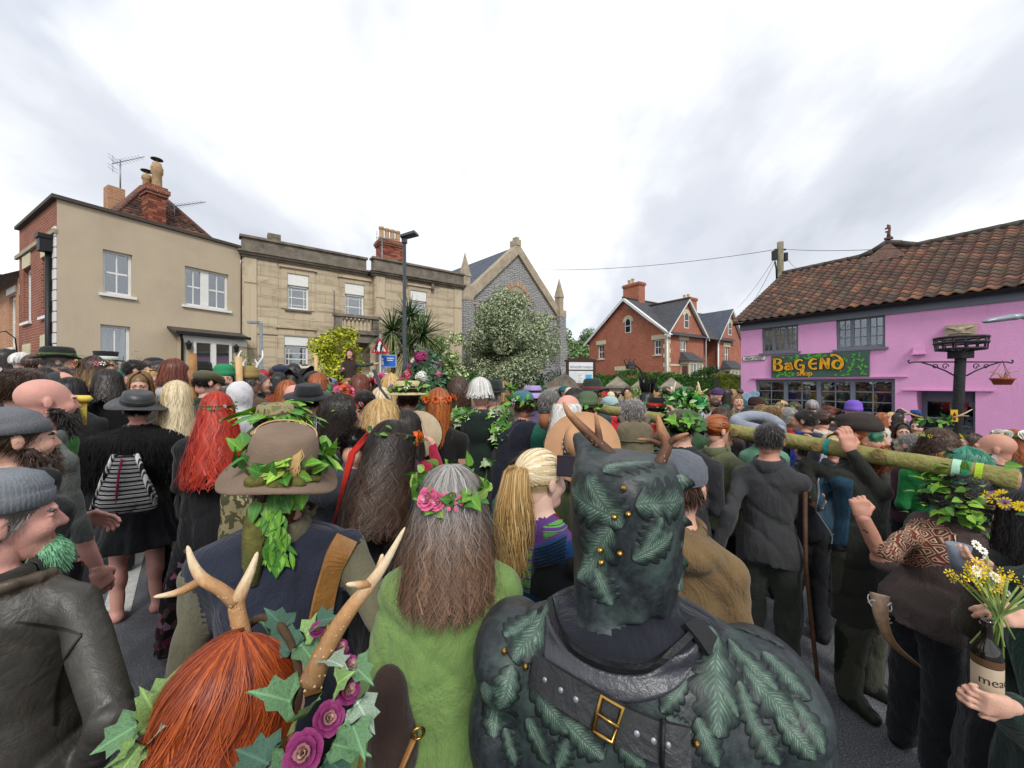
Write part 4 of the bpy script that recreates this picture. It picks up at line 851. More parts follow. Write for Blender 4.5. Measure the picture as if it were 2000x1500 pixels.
def prim_d(p, X, Y, Z):
 q=p[2]
 if p[0]=='c':
  a, ab=q['a'], q['b']-q['a'];L2=max(ab@ab, 1e-9)
  t=np.clip(((X-a[0])*ab[0]+(Y-a[1])*ab[1]+(Z-a[2])*ab[2])/L2, 0, 1)
  return np.sqrt((X-a[0]-t*ab[0])**2+(Y-a[1]-t*ab[1])**2+(Z-a[2]-t*ab[2])**2)-(q['ra']+t*(q['rb']-q['ra']))
 if p[0]=='e':
  x, y, z=X-q['c'][0], Y-q['c'][1], Z-q['c'][2];r=q['r']
  if q['rot'] is not None:M=q['rot'];x, y, z=M[0][0]*x+M[1][0]*y+M[2][0]*z, M[0][1]*x+M[1][1]*y+M[2][1]*z, M[0][2]*x+M[1][2]*y+M[2][2]*z
  k0=np.sqrt((x/r[0])**2+(y/r[1])**2+(z/r[2])**2);k1=np.sqrt((x/r[0]**2)**2+(y/r[1]**2)**2+(z/r[2]**2)**2)+1e-6
  return k0*(k0-1)/k1
 a=q['r'];z1=Z.ravel();cx, cy, rx, ry=[np.interp(z1, a[:, 0], a[:, i]).reshape(Z.shape) for i in(1, 2, 3, 4)]
 x, y=X-cx, Y-cy
 if q['n']:
  th=np.arctan2(y/ry, x/rx);t=np.clip((a[-1, 0]-Z)/(a[-1, 0]-a[0, 0]), 0, 1);f=1+q['amp']*t*(np.sin(q['n']*th+q['ph']+1.2*np.sin(2*th+q['ph']))+.4*np.sin((q['n']*2+1)*th+2*q['ph']))
 else:f=1
 d=(np.sqrt((x/(rx*f))**2+(y/(ry*f))**2)-1)*np.minimum(rx, ry)
 return np.maximum(d, np.maximum(Z-a[-1, 0], a[0, 0]-Z))
def sdf_mesh(prims, vox, wr=0, seed=0, cut=None):
 bbs=[prim_bb(p) for p in prims];lo=np.min([b[0] for b in bbs], 0)-3*vox-.02;hi=np.max([b[1] for b in bbs], 0)+3*vox+.02
 n=np.ceil((hi-lo)/vox).astype(int)+1;D=np.full(n, .25, np.float32);B=np.full(n, 9., np.float32);I=np.zeros(n, np.int8)
 ax=[lo[i]+vox*np.arange(n[i]) for i in range(3)];keys=[]
 for p, (l, h) in zip(prims, bbs):
  if p[1] not in keys:keys.append(p[1])
  mi=keys.index(p[1]);m=.05+2*vox
  s=tuple(slice(max(0, int((l[i]-m-lo[i])/vox)), min(n[i], int((h[i]+m-lo[i])/vox)+2)) for i in range(3))
  d=prim_d(p, ax[0][s[0]][:, None, None], ax[1][s[1]][None, :, None], ax[2][s[2]][None, None, :]).astype(np.float32)
  D[s]=smin(D[s], d, p[2]['k']);d=d-p[2].get('bias', 0);b=B[s]>d;B[s]=np.where(b, d, B[s]);I[s]=np.where(b, mi, I[s])
 if wr:
  X, Y, Z=ax[0][:, None, None], ax[1][None, :, None], ax[2][None, None, :];g=np.random.default_rng(seed);f=g.uniform(.85, 1.2, 6);h=g.uniform(0, 6, 6)
  n1=np.sin(15*f[0]*X+2.4*np.sin(6*f[1]*Z+h[0]+4*Y)+h[1]+5*f[4]*Z)+.8*np.sin(13*f[2]*Y+2*np.sin(8*Z+h[2]+6*X)+h[3])
  n2=np.sin(24*f[3]*Z+3*np.sin(9*X+h[4])+2*np.sin(8*Y+h[5])+5*X*f[5])
  g1=np.sin(5*X+4*Z+h[2])*np.sin(5*Y-5*Z+h[5])
  w=1.5*np.clip(1-np.abs(n1), 0, 1)**3+1.1*np.clip(.6-np.abs(n2), 0, 1)**2*(g1>-.1)*np.clip(g1+.1, 0, 1)*3+.6*g1
  D+=(wr*w).astype(np.float32)
 gr=openvdb.FloatGrid(.25);gr.copyFromArray(D);pts, quads=gr.convertToQuads(0.0)
 if len(quads)==0:return np.zeros((0, 3)), np.zeros((0, 4), int), np.zeros(0, int), keys
 q=quads.astype(int);c=pts[q].mean(1);ii=np.clip(np.rint(c).astype(int), 0, np.array(n)-1);mi=I[ii[:, 0], ii[:, 1], ii[:, 2]]
 V=pts*vox+lo
 a, b2, c2=V[q[:, 0]], V[q[:, 1]], V[q[:, 2]];nn=np.cross(b2-a, c2-a)
 return V, q, mi, keys
FLIP=None
def check_flip():
 global FLIP
 V, q, _, _=sdf_mesh([ell('x', (0, 0, 0), .1)], .02);a, b, c=V[q[:, 0]], V[q[:, 1]], V[q[:, 2]]
 FLIP=(np.cross(b-a, c-a)*a).sum()<0
check_flip()
class Body:
 """collects several sdf grids into one mesh"""
 def __init__(s):s.V=[];s.q=[];s.mi=[];s.keys=[];s.n=0
 def add(s, prims, vox, wr=0, seed=0, T=None):
  V, q, mi, keys=sdf_mesh(prims, vox, wr, seed)
  if FLIP:q=q[:, ::-1]
  for k in keys:
   if k not in s.keys:s.keys.append(k)
  lut=np.array([s.keys.index(k) for k in keys]);
  if T is not None:A=np.array(T);V=V@A[:3, :3].T+A[:3, 3]
  s.V.append(V);s.q.append(q+s.n);s.mi.append(lut[mi]);s.n+=len(V);return V
 def mesh(s, name, look):
  return make_mesh(name, np.concatenate(s.V), [np.concatenate(s.q)], [look(k) for k in s.keys], [np.concatenate(s.mi)], True)
def hand_prims(m, w, d, n, side=1, curl=(.5, .6, .4), s=1., spread=.0, thumb=.5, nail=None):
 """w wrist, d pointing to the fingers, n the way the palm faces"""
 w=np.array(w, float);d=np.array(d, float);d/=np.linalg.norm(d);n=np.array(n, float);n-=d*(n@d);n/=np.linalg.norm(n);t=np.cross(d, n)*side
 pr=[cap(m, w-d*.01, w+d*.03, .026*s, .026*s, .012)]
 for i, (o, L) in enumerate(((.032, .95), (.011, 1.06), (-.011, 1.0), (-.031, .8))):
  o*=s;b=w+d*.088*s+t*o;pr.append(cap(m, w+d*.02*s+t*o*.7, b, .0165*s, .013*s, .014))
  a=0;p=b
  for L2, c in zip((.042, .028, .022), curl):
   a+=c*(1+.12*(i-1.5));dd=d*math.cos(a)+n*math.sin(a)+t*spread*o*12;q=p+dd*L2*L*s;pr.append(cap(m, p, q, .0098*s, .0085*s, .004));p=q
  if nail:pr.append(ell(nail, p-n*.003+dd*.004, (.006*s, .006*s, .006*s), .001))
 p=w+d*.025*s+t*.026*s;q=p+(d*.6+t*.75+n*.25*thumb*2)*.042*s;r=q+(d*.85+t*(.3-.6*thumb)+n*thumb)*.032*s
 pr+=[cap(m, p, q, .015*s, .012*s, .012), cap(m, q, r, .0118*s, .0098*s, .005)]
 return pr
def head_prims(hairk='scalp', face=True, beard=None, browk=None, eyes=True, ears=True, paint=None):
 S='skin';p=[ell(hairk, (0, -.014, .032), (.075, .094, .084), .02), ell(S, (0, .034, -.018), (.063, .064, .094), .02), ell(S, (0, .052, -.088), (.042, .042, .034), .02), ell(S, (0, -.02, -.05), (.05, .06, .055), .02)]
 if not face:return p
 p+=[cap(S, (-.035, .088, .02), (.035, .088, .02), .0125, k=.012), cap(S, (0, .094, .012), (0, .113, -.028), .0085, .0135, .008), cap(S, (-.012, .098, -.032), (.012, .098, -.032), .009, k=.008), ell(S, (-.036, .066, -.03), .028, .015), ell(S, (.036, .066, -.03), .028, .015), cap('lips', (-.018, .0905, -.0585), (.018, .0905, -.0585), .0062, k=.004), cap('lips', (-.014, .0905, -.0655), (.014, .0905, -.0655), .0065, k=.004), ell(S, (0, .082, -.1), .022, .015)]
 if ears:p+=[ell(S, (sx*.077, -.012, -.004), (.0085, .018, .03), .005) for sx in(-1, 1)]
 if eyes:
  for sx in(-1, 1):
   p+=[ell('eye', (sx*.031, .0838, -.001), (.0125, .0095, .0055), .001), ell('iris', (sx*.0315, .0905, -.001), (.0058, .0045, .0056), .001), cap(browk or 'brow', (sx*.017, .0975, .0215), (sx*.05, .086, .0205), .0065, .005, .003), cap(S, (sx*.018, .0925, .0075), (sx*.046, .0835, .006), .0062, k=.003), cap(S, (sx*.018, .0905, -.0095), (sx*.046, .082, -.008), .0055, k=.004)]
 if paint:
  p+=[ell(paint, (sx*.032, .072, .01), (.04, .022, .03), .004) for sx in(-1, 1)]
  for q in p[-2:]:q[2]['bias']=.0085
 if beard:
  bl=abs(beard)
  p+=[ell('beard', (0, .072, -.1), (.042, .036, .026), .008), ell('beard', (0, .085, -.118), (.028, .03, .03), .015)] if beard<0 else[ell('beard', (0, .066, -.095), (.052, .052, .04+bl*.5), .012), cap('beard', (-.055, .02, -.055), (-.03, .07, -.1), .024, k=.012), cap('beard', (.055, .02, -.055), (.03, .07, -.1), .024, k=.012), cap('beard', (-.024, .096, -.047), (.024, .096, -.047), .009, k=.004), ell('beard', (0, .075, -.12-bl*.6), (.036, .034, .03+bl*.6), .02)]
 return p
SKINS=dict(fair='#cfa591', pink='#cf9d90', tan='#b98d72', pale='#d9b9a8', ruddy='#c0907c', brown='#8a5c42')
def skinmat(k):
 key='skin_'+k
 if key in MATS:return MATS[key]
 c=srgb(SKINS[k]);t=NT(key);col=t.mix(t.ramp(t.noise(26, 5, .6), [(.35, 0), (.7, 1)]), sc3(c, .9), (min(1, c[0]*1.06), c[1]*.93, c[2]*.9));t.bump(t.noise(180, 3, .6), .0015)
 col=t.mix(t.math('MULTIPLY', t.ramp(t.noise(9, 4, .6), [(.45, 0), (.7, 1)]), .22), col, (c[0]*.95, c[1]*.72, c[2]*.68));col=t.mix(t.math('MULTIPLY', t.ramp(t.noise(120, 2, .6), [(.55, 0), (.75, 1)]), .25), col, sc3(c, .72))
 m=t.fin(col, .52, 0, .35);t.b.inputs['Subsurface Weight'].default_value=.06;t.b.inputs['Subsurface Radius'].default_value=(.02, .008, .004);MATS[key]=m;return m
HAIRS=dict(darkgrey=('#3d3a38', '#5a5653', '#262423'), chestnut=('#6b5040', '#8f6f58', '#483428'), brown=('#3a2618', '#5d4130', '#2a1a12'), dark=('#1c1512', '#33261f', '#0f0b0a'), black=('#0f0d0e', '#1f1c1d', '#080708'), blond=('#b8935a', '#dcc08a', '#8f6c3f'), pale=('#d0bb92', '#e8dcc0', '#a98f66'), grey=('#7c7773', '#aaa6a2', '#54504d'), white=('#c4c1bc', '#e6e4e0', '#98948f'), red=('#a82a14', '#c8402a', '#7c1a0e'), ginger=('#8f4a20', '#b8692f', '#66300f'), auburn=('#5d2a18', '#7c3c22', '#3c180e'), greygreen=('#2f7f68', '#55a88c', '#1d5546'), sandy=('#87683f', '#a98755', '#5f472a'), silverbrown=('#8b8784', '#b9b5b0', '#5b5350'), fox=('#8a3512', '#bb5a20', '#5e1f08'))
def hairmat(k, tip=None):
 key='hair_'+k+('_'+tip if tip else '')
 if key in MATS:return MATS[key]
 a, b, c=[srgb(x) for x in HAIRS[k]];t=NT(key);u=t.new('SeparateXYZ');t.L.new(t.tc.outputs['UV'], u.inputs[0])
 n=t.noise(60, 2, .5, v=t.vec(scale=(1, 1, .2)));f=t.math('ADD', t.math('MULTIPLY', u.outputs[0], .75), t.math('MULTIPLY', n, .3))
 col=t.ramp(f, [(.05, c), (.45, a), (.95, b)])
 if tip:ta, tb, tc_=[srgb(x) for x in HAIRS[tip]];col=t.mix(t.ramp(u.outputs[1], [(.3, 0), (.75, 1)]), col, t.ramp(f, [(.05, tc_), (.45, ta), (.95, tb)]))
 m=t.fin(col, .42, 0, .45);t.b.inputs['Anisotropic'].default_value=.5;MATS[key]=m;return m
m_eye=mat('eye_white', '#a89a92', .25, .05, 5);m_iris=mat('iris', '#2b2420', .2, .1, 5);m_lips=mat('lips', '#b8766a', .5, .1, 20);m_facepaint=mat('green_face_paint', '#2f5f4c', .6, .35, 40)
m_lightpaint=mat('pale_green_face_paint', '#8a9a6c', .6, .35, 40)
def ribbons(paths, width, taper=.35, seed=0, jitter=.0, nrm=None, tone=None):
 """paths (n,m,3) -> flat strands facing nrm (n,m,3)"""
 n, m, _=paths.shape;g=np.random.default_rng(seed);tn=np.gradient(paths, axis=1);tn/=np.linalg.norm(tn, axis=2, keepdims=True)+1e-9
 sd=np.cross(tn, nrm)+g.normal(size=(n, 1, 3))*jitter;sd/=np.linalg.norm(sd, axis=2, keepdims=True)+1e-9
 tt=np.linspace(0, 1, m);w=(width*g.uniform(.6, 1.3, n))[:, None, None]*(1-(1-taper)*tt**1.5)[None, :, None]*.5
 V=np.stack([paths-sd*w, paths+nrm*width*.18, paths+sd*w], 2).reshape(-1, 3)
 b=(np.arange(n)*m*3)[:, None, None]+(np.arange(m-1)*3)[None, :, None]+np.arange(2)[None, None]
 q=np.stack([b, b+1, b+4, b+3], -1).reshape(-1, 4)
 tu=g.random(n) if tone is None else np.clip(.5+.32*np.sin(tone*19+seed)+.16*np.sin(tone*43)+g.normal(0, .14, n), 0, 1)
 uv=np.stack([np.repeat(tu, m*3), np.tile(np.repeat(tt, 3), n)], -1)
 return V, q, uv
def hair_paths(n, length, seed=0, flare=.15, wave=.012, freq=3., front=1.15, m=9, top=(.078, .1, .09), spread=1., part=0, offs=1., back=0, curl=0, lenvar=.25, gather=None, tuck=.0):
 """head-local strands; phi=0 is the back of the head. gather=(y,z,r): tied together there"""
 g=np.random.default_rng(seed);phi=g.uniform(-math.pi+front, math.pi-front, n)*spread;th0=g.uniform(.02, .75, n)**1.0;th1=g.uniform(1.5, 1.85, n);L=length*(1-lenvar*g.random(n))
 arc=(th1-th0)*.09;tot=arc+L;s=np.linspace(0, 1, m)[None]*tot[:, None]
 th=th0[:, None]+np.minimum(s, arc[:, None])/.09;hang=np.maximum(s-arc[:, None], 0);k=hang/max(length, .01)
 rx, ry, rz=[v*offs for v in top];rr=np.sin(th)*(1+flare*k-tuck*np.sin(math.pi*np.clip(k*2.2, 0, 1)))
 lock=1.6*np.sin(phi*2.1+seed)+.9*np.sin(phi*5.3+2*seed)+g.normal(0, .35, n)
 ph=phi[:, None]+wave*6*np.sin(freq*2*math.pi*s/max(length, .2)+lock[:, None])*np.clip(s/.12, 0, 1)+.05*np.sin(phi*23+seed)[:, None]*np.clip(s/.2, 0, 1)
 rad=1+(.035*np.sin(phi*17+seed)+.02*np.sin(phi*31)+g.uniform(-.03, .04, n))[:, None]*np.clip(s/.1, .3, 1)+curl*np.sin(freq*6*s/max(length, .1)+2*lock[:, None])*np.clip(s/.08, 0, 1)
 x=rx*rr*np.sin(ph)*rad;y=-.014-ry*rr*np.cos(ph)*rad-back*k;z=.034+rz*np.cos(th)-hang
 p=np.stack([x, y, z], -1);nr=np.stack([np.sin(ph)*np.sin(th)+0*s, -np.cos(ph)*np.sin(th), np.cos(th)*(hang<=0)], -1);nr/=np.linalg.norm(nr, axis=2, keepdims=True)+1e-9
 if gather:
  gy, gz, r=gather;gp=np.array([0, gy, gz]);
 return p, nr, phi
def hairdo(parent, HM, style, tone, seed=0, q=1., length=.3, tip=None, n=None, w=None, **kw):
 """strand hair as one child mesh; HM head->parent matrix"""
 N=int((n or(300 if length<.12 else 620))*q);w=w or(.0052 if q>=1 else.0056/math.sqrt(q));m=kw.pop('m', 7 if length<.15 else 10)
 Vs, Qs, Us, k=[], [], [], 0
 fly=int(N*.14) if q>=.5 and not kw.get('nofly') else 0
 for layer, (nn, ww, of) in enumerate(((max(40, int(N*.22)), w*4.2, .97), (N, w, 1.02))+(((fly, w*.45, 1.07), ) if fly else())):
  p, nr, phi=hair_paths(nn, length*(1 if layer else.96), seed+layer, m=m, offs=of*kw.get('offs', 1), **{a:b for a, b in kw.items() if a not in('offs', 'nofly')})
  if layer==2:gg=np.random.default_rng(seed+5);tl=np.linspace(0, 1, p.shape[1])[None, :, None];p=p+gg.normal(0, .022 if length>.12 else.010, (nn, 1, 3))*tl**1.2+nr*tl*gg.uniform(0, .018, (nn, 1, 1))
  V, qd, uv=ribbons(p, ww, .45, seed, .12 if layer else.0, nr, phi);Vs.append(V);Qs.append(qd+k);Us.append(uv);k+=len(V)
 V=np.concatenate(Vs);A=np.array(HM);V=V@A[:3, :3].T+A[:3, 3]
 return link('hair', make_mesh('hair', V, Qs, [hairmat(tone, tip)], [0]*len(Qs), True, np.concatenate(Us)), parent)
def fuzz(parent, name, V, N, n, length, w, m, seed=0, grav=.5, var=.4, lay=None):
 """short strands growing from surface points (fur, beard)"""
 g=np.random.default_rng(seed);i=g.integers(0, len(V), n);p0=V[i]+g.normal(size=(n, 3))*.006;d=N[i]+g.normal(size=(n, 3))*.35;d/=np.linalg.norm(d, axis=1)[:, None]
 if lay is not None:d=d*.55+np.array(lay)
 t=np.linspace(0, 1, 5)[None, :, None];L=(length*g.uniform(1-var, 1+var, n))[:, None, None];p=p0[:, None]+d[:, None]*L*t+np.array([0, 0, -grav])[None, None]*L*t*t
 V2, q, uv=ribbons(p, w, .2, seed, .6, np.repeat(N[i][:, None], 5, 1));return link(name, make_mesh(name, V2, [q], [m], None, True, uv), parent)
def tied(parent, HM, tone, seed=0, n=500, w=.005, knot=(0, -.1, .05)):
 g=np.random.default_rng(seed);u=g.normal(size=(n*3, 3));u/=np.linalg.norm(u, axis=1)[:, None];k=np.array([knot[0], knot[1]+.014, knot[2]-.034])/np.array([.078, .1, .09]);k/=np.linalg.norm(k);ok=(u[:, 2]>-.35)&((u[:, 1]<.45)|(u[:, 2]>.55));u=u[ok][:n];t=np.linspace(0, 1, 8)[None, :, None];d=u[:, None]*(1-t)+k*t;d/=np.linalg.norm(d, axis=2, keepdims=True)+1e-6;az=np.arctan2(u[:, 0], u[:, 2])
 V, q, uv=ribbons(d*np.array([.08, .102, .092])*(1+g.uniform(-.01, .03, len(u)))[:, None, None]+np.array([0, -.014, .034]), w, .5, seed, .1, d, az);A=np.array(HM);return link('hair', make_mesh('hair', V@A[:3, :3].T+A[:3, 3], [q], [hairmat(tone)], None, True, uv), parent)
# ---- hats (head-local, z up; crown base near z=.045) ----
def wide_hat(mb, crown=(.1, .088, .12), brim=.19, z=.045, m=0, mb_=1, droop=.0, saddle=.02, n=28, dent=True, flat=False):
 rt, _, h=crown;prof=[(brim, z+.001), (brim, z+.008), (.105, z+.012), (.1, z+.02), (.098, z+h*.6), (.088, z+h*.93), (.07, z+h*(1.0 if flat else 1.02)), (.0, z+h*(.97 if dent else 1.04))]
 prof=[(.0, z-.002), (.095, z), (brim, z-.002)]+prof
 def fn(V):
  r=np.hypot(V[:, 0], V[:, 1]);k=np.clip((r-.1)/(brim-.1+1e-6), 0, 1);a=np.arctan2(V[:, 1], V[:, 0]);V[:, 2]+=k**1.3*(saddle*np.cos(2*a)*-1-droop);V[:, 1]*=1.17;V[:, 1]-=.012;return V
 mb.lathe(prof, n, m, True, fn=fn)
 def f2(V):V[:, 1]*=1.17;V[:, 1]-=.012;return V
 mb.lathe([(.1015, z+.014), (.1035, z+.016), (.1025, z+.04), (.1, z+.042)], n, mb_, True, fn=f2);return mb
def beanie(mb, z0=.045, h=.105, r=.088, slouch=0, m=0, ribs=40, n=80, tilt=0):
 prof=[(r*.99, z0-.012), (r*1.06, z0-.008), (r*1.07, z0+.03), (r*1.02, z0+.034), (r*1.04, z0+h*.5), (r*.86, z0+h*.8), (r*.5, z0+h*.97), (0, z0+h)]
 def fn(V):
  a=np.arctan2(V[:, 1], V[:, 0]);f=1+.012*np.sin(ribs*a);V[:, 0]*=f;V[:, 1]=V[:, 1]*f*1.2-.014;k=np.clip((V[:, 2]-z0)/h, 0, 1);V[:, 1]-=slouch*k**1.4;V[:, 2]-=slouch*.35*k*np.clip(-V[:, 1]/.1, -1, 1.5);V[:, 2]+=tilt*V[:, 1]*(1-.6*k);return V
 mb.lathe(prof, n, m, True, fn=fn);return mb
def flat_cap(mb, m=0):
 def fn(V):k=np.clip((V[:, 2]-.04)/.07, 0, 1);V[:, 1]=V[:, 1]*1.22-.0+.02*k;V[:, 2]-=.25*np.clip(V[:, 1], 0, 1)*1.0;return V
 mb.lathe([(.084, .03), (.09, .035), (.104, .065), (.1, .085), (.07, .108), (0, .118)], 24, m, True, fn=fn)
 def f2(V):V[:, 1]=V[:, 1]*.62+.095;V[:, 2]-=.35*np.clip(V[:, 1]-.09, 0, 1);return V
 mb.lathe([(0, .034), (.072, .03), (.074, .026), (0, .024)], 20, m, True, fn=f2);return mb
def ball_cap(mb, m=0):
 mb.lathe([(.086, .025), (.09, .04), (.088, .075), (.07, .108), (.035, .126), (0, .13)], 24, m, True, sy=1.18)
 def f2(V):V[:, 1]=V[:, 1]*.85+.13;V[:, 2]-=.3*np.clip(np.abs(V[:, 0])-.02, 0, 1)+.2*(V[:, 1]-.1);return V
 mb.lathe([(0, .042), (.07, .038), (.071, .033), (0, .032)], 20, m, True, fn=f2);return mb
def tophat(mb, h=.12, brim=.13, m=0, m2=1, flare=1.06):
 mb.lathe([(0, .05), (brim, .05), (brim, .058), (.094, .06), (.09, .1), (.092*flare, .06+h), (.0, .062+h)], 24, m, True, sy=1.15);mb.lathe([(.0945, .062), (.096, .064), (.095, .1), (.092, .102)], 24, m2, True, sy=1.15);return mb
def tricorn(mb, m=0):
 def fn(V):r=np.hypot(V[:, 0], V[:, 1]);k=np.clip((r-.1)/.08, 0, 1);a=np.arctan2(V[:, 1], V[:, 0]);V[:, 2]+=k*(.055-.06*np.cos(3*(a-math.pi/2)));V[:, 0]*=1-.25*k;V[:, 1]*=1-.1*k;return V
 mb.lathe([(0, .045), (.18, .045), (.18, .05), (.1, .055), (.095, .1), (.07, .125), (0, .13)], 30, m, True, fn=fn);return mb
def crown_ring(parent, HM, leaves, flowers, seed=0, nl=40, nf=6, z=.055, r=(.088, .106), tilt=0, size=.05, fsize=.045, near=False, shape='oval', fphi=None, droop=.3, thick=.02, name='flower_crown', tri=True):
 """leaf and flower circlet; near -> every leaf and bloom its own object"""
 g=random.Random(seed);mb=MB();pts=[(r[0]*math.cos(a), r[1]*math.sin(a)-.012, z+tilt*math.sin(a)) for a in np.linspace(0, 2*math.pi, 25)]
 mb.tube(pts, .006, 5, 0, cap=False);mats=[m_twig]+leaves+[f[0] for f in flowers];todo=[]
 for i in range(nl):
  a=g.uniform(0, 6.283);o=Vector((r[0]*math.cos(a), r[1]*math.sin(a)-.012, z+tilt*math.sin(a)+g.uniform(-thick, thick)));d=Vector((math.cos(a)*.5+g.gauss(0, .7), math.sin(a)*.5+g.gauss(0, .7), g.gauss(.1, .6)-droop+.3));T=orient(o+Vector((math.cos(a), math.sin(a), 0))*.008, d, (math.cos(a), math.sin(a), .6), g.uniform(-.6, .6), size*g.uniform(.7, 1.3))
  todo.append((shape, T, 1+g.randrange(len(leaves)), 'leaf'))
 for i in range(nf):
  a=g.uniform(0, 6.283) if fphi is None else math.pi/2+g.uniform(*fphi);u=Vector((math.cos(a), math.sin(a), g.uniform(.0, .7))).normalized();o=Vector((r[0]*math.cos(a), r[1]*math.sin(a)-.012, z+tilt*math.sin(a)))+u*.012;j=g.randrange(len(flowers))
  z_=u;x_=z_.orthogonal().normalized();T=frame_mat(o, x_, z_.cross(x_), z_)@Matrix.Scale(fsize*g.uniform(.8, 1.25), 4);todo.append((flowers[j][1], T, 1+len(leaves)+j, 'flower'))
 if near:
  c=mb.build(name, [m_twig], parent, HM)
  for sh, T, mi, nm in todo:piece(nm, sh, mats[mi], c, T)
 else:
  for sh, T, mi, nm in todo:scatter(mb, sh, T, mi)
  c=mb.build(name, mats, parent, HM)
 return c
m_twig=mat('twig', '#4a3826', .9, .3, 20, .004, 60)
def flowermat(n, c, c2=None):
 if n in MATS:return MATS[n]
 t=NT(n);u=t.new('SeparateXYZ');t.L.new(t.tc.outputs['UV'], u.inputs[0]);a=srgb(c);b=srgb(c2) if c2 else sc3(a, .5)
 col=t.mix(t.ramp(u.outputs[0], [(.05, 1), (.3, 0)]), t.mix(t.ramp(t.noise(20, 3), [(.3, 0), (.7, 1)]), sc3(a, .75), sc3(a, 1.25)), b);MATS[n]=t.fin(col, .6, 0, .3);return MATS[n]
FL=dict(red=flowermat('petal_red', '#b8201c'), pink=flowermat('petal_pink', '#d2618a', '#e8b0c4'), magenta=flowermat('petal_magenta', '#b02a74'), white=flowermat('petal_white', '#e6e4dc', '#d8d070'), orange=flowermat('petal_orange', '#d9672a'), yellow=flowermat('petal_yellow', '#e0c020', '#c8a010'), lilac=flowermat('petal_lilac', '#a58ac8'), purple=flowermat('petal_purple', '#7d2a5e', '#c8a890'), peach=flowermat('petal_peach', '#dba27e'))
LOOKS={}
def person(label, px, ptop, Y, fa=0, top='#222222', bot='#1c1e22', skin='fair', hair=('short', 'brown'), hat=None, arms='fold', build=1., hy=0, hp=0, roll=0, legs='trousers', beard=None, outer=None, vox=None, hvox=None, extra=(), lean=0, sleeve=None, cuff=1., hands=None, face=None, tuck=True, kind='cloth', hem=.35, shoes='#17161a', paint=None, scalp=None, seed=None, hq=None, group='people in the festival crowd', browk=None, collar=None, hs=1., base=0., lk=None, wr=None, name='person', neck=None, htop=0.):
 seed=abs(hash_(label))%9999 if seed is None else seed
 H=CH-(ptop-750)/F*Y-base;X=(px-1000)/F*Y;s=H/1.72;b=build
 brg=math.degrees(math.atan2(px-1000, F));rz=R(-(fa+brg))
 near=Y<3;mid=Y<5.5
 vox=vox or(.012 if Y<1.8 else.015 if near else.02 if mid else.03);hvox=hvox or(.006 if Y<1.8 else.0075 if near else.010 if mid else.015)
 face=(fa+hy)%360 if face is None else face
 B=Body();pr=[];z=lambda q:q*s;ln=lambda q:lean*max(0, (q-.95)/.5)
 tp, bt='top', 'bottom';b=build*.94;b0=build
 rings=[(z(.86), 0, 0, .15*b, .105*b), (z(.97), 0, 0, .168*b, .12*b), (z(1.1), 0, ln(1.1)+.005, .15*b, .115*b), (z(1.25), 0, ln(1.25), .172*b, .125*b), (z(1.36), 0, ln(1.36)-.01, .18*b, .115*b), (z(1.43), 0, ln(1.43)-.012, .135*b, .085*b), (z(1.47), 0, ln(1.47)-.01, .075, .07)]
 cut=z(.93)
 pr.append(loft(bt, [r for r in rings if r[0]<=cut]+[(cut, 0, 0, .162*b, .117*b)], .02))
 pr.append(loft(tp, [(z(.84 if not tuck else.885), 0, 0, .172*b+.012, .126*b+.012), (z(.97), 0, 0, .168*b+.008, .12*b+.008)]+[r for r in rings if r[0]>z(1.)], .02))
 sh=.165*b*s;pr+=[cap(tp, (sx*.045, ln(1.43)-.014, z(1.418)), (sx*sh, ln(1.36)-.012, z(1.362)), .052*(.6+.4*b), .056*(.6+.4*b), k=.05) for sx in(-1, 1)]
 hx=z(.09)*(.6+.4*b)
 if legs in('trousers', 'boots', 'bare', 'kilt'):
  for sx in(-1, 1):
   lm='skin' if legs in('bare', 'kilt') else bt;tr=lm!='skin';kn=(sx*hx*1.08, .02, z(.48));an=(sx*hx*1.15, -.015, z(.09));lb=.7+.3*b
   pr+=[cap(lm, (sx*hx, 0, z(.88)), kn, .092*lb, (.076 if tr else.062)*lb, .04), cap(lm, kn, an, (.074 if tr else.06)*lb, .066*lb if tr else.038, .03)]
   if lm=='skin':pr.append(ell('skin', (sx*hx*1.1, -.02, z(.36)), (.055*lb, .06*lb, .11), .04))
   sm='skin' if legs=='kilt' else 'shoe'
   if legs=='boots':pr+=[cap('shoe', (sx*hx*1.1, .0, z(.42)), an, .076*lb, .062*lb, .02)]
   pr+=[cap(sm, (an[0], -.035, z(.04)), (an[0]+sx*.03, .13, z(.032)), .042, .036, .02), cap(sm, (an[0], -.02, z(.045)), (an[0]+sx*.012, .06, z(.06)), .042, .038, .02)]
 if legs in('skirt', 'dress', 'kilt'):
  pr.append(loft(bt, [(z(hem), 0, 0, .24*b+.05, .2*b+.04), (z(.7), 0, 0, .215*b, .17*b), (z(.95), 0, 0, .172*b, .128*b), (z(1.06), 0, 0, .152*b, .118*b)], .02, 11, .07, seed%6))
 if outer=='coat':pr.append(loft(tp, [(z(hem), 0, 0, .26*b, .2*b), (z(.7), 0, 0, .22*b, .17*b), (z(1.0), 0, ln(1.), .178*b, .135*b), (z(1.25), 0, ln(1.25), .19*b, .14*b), (z(1.4), 0, ln(1.4)-.01, .17*b, .1*b), (z(1.47), 0, ln(1.47)-.01, .07, .07)], .03, 7, .05, seed%6))
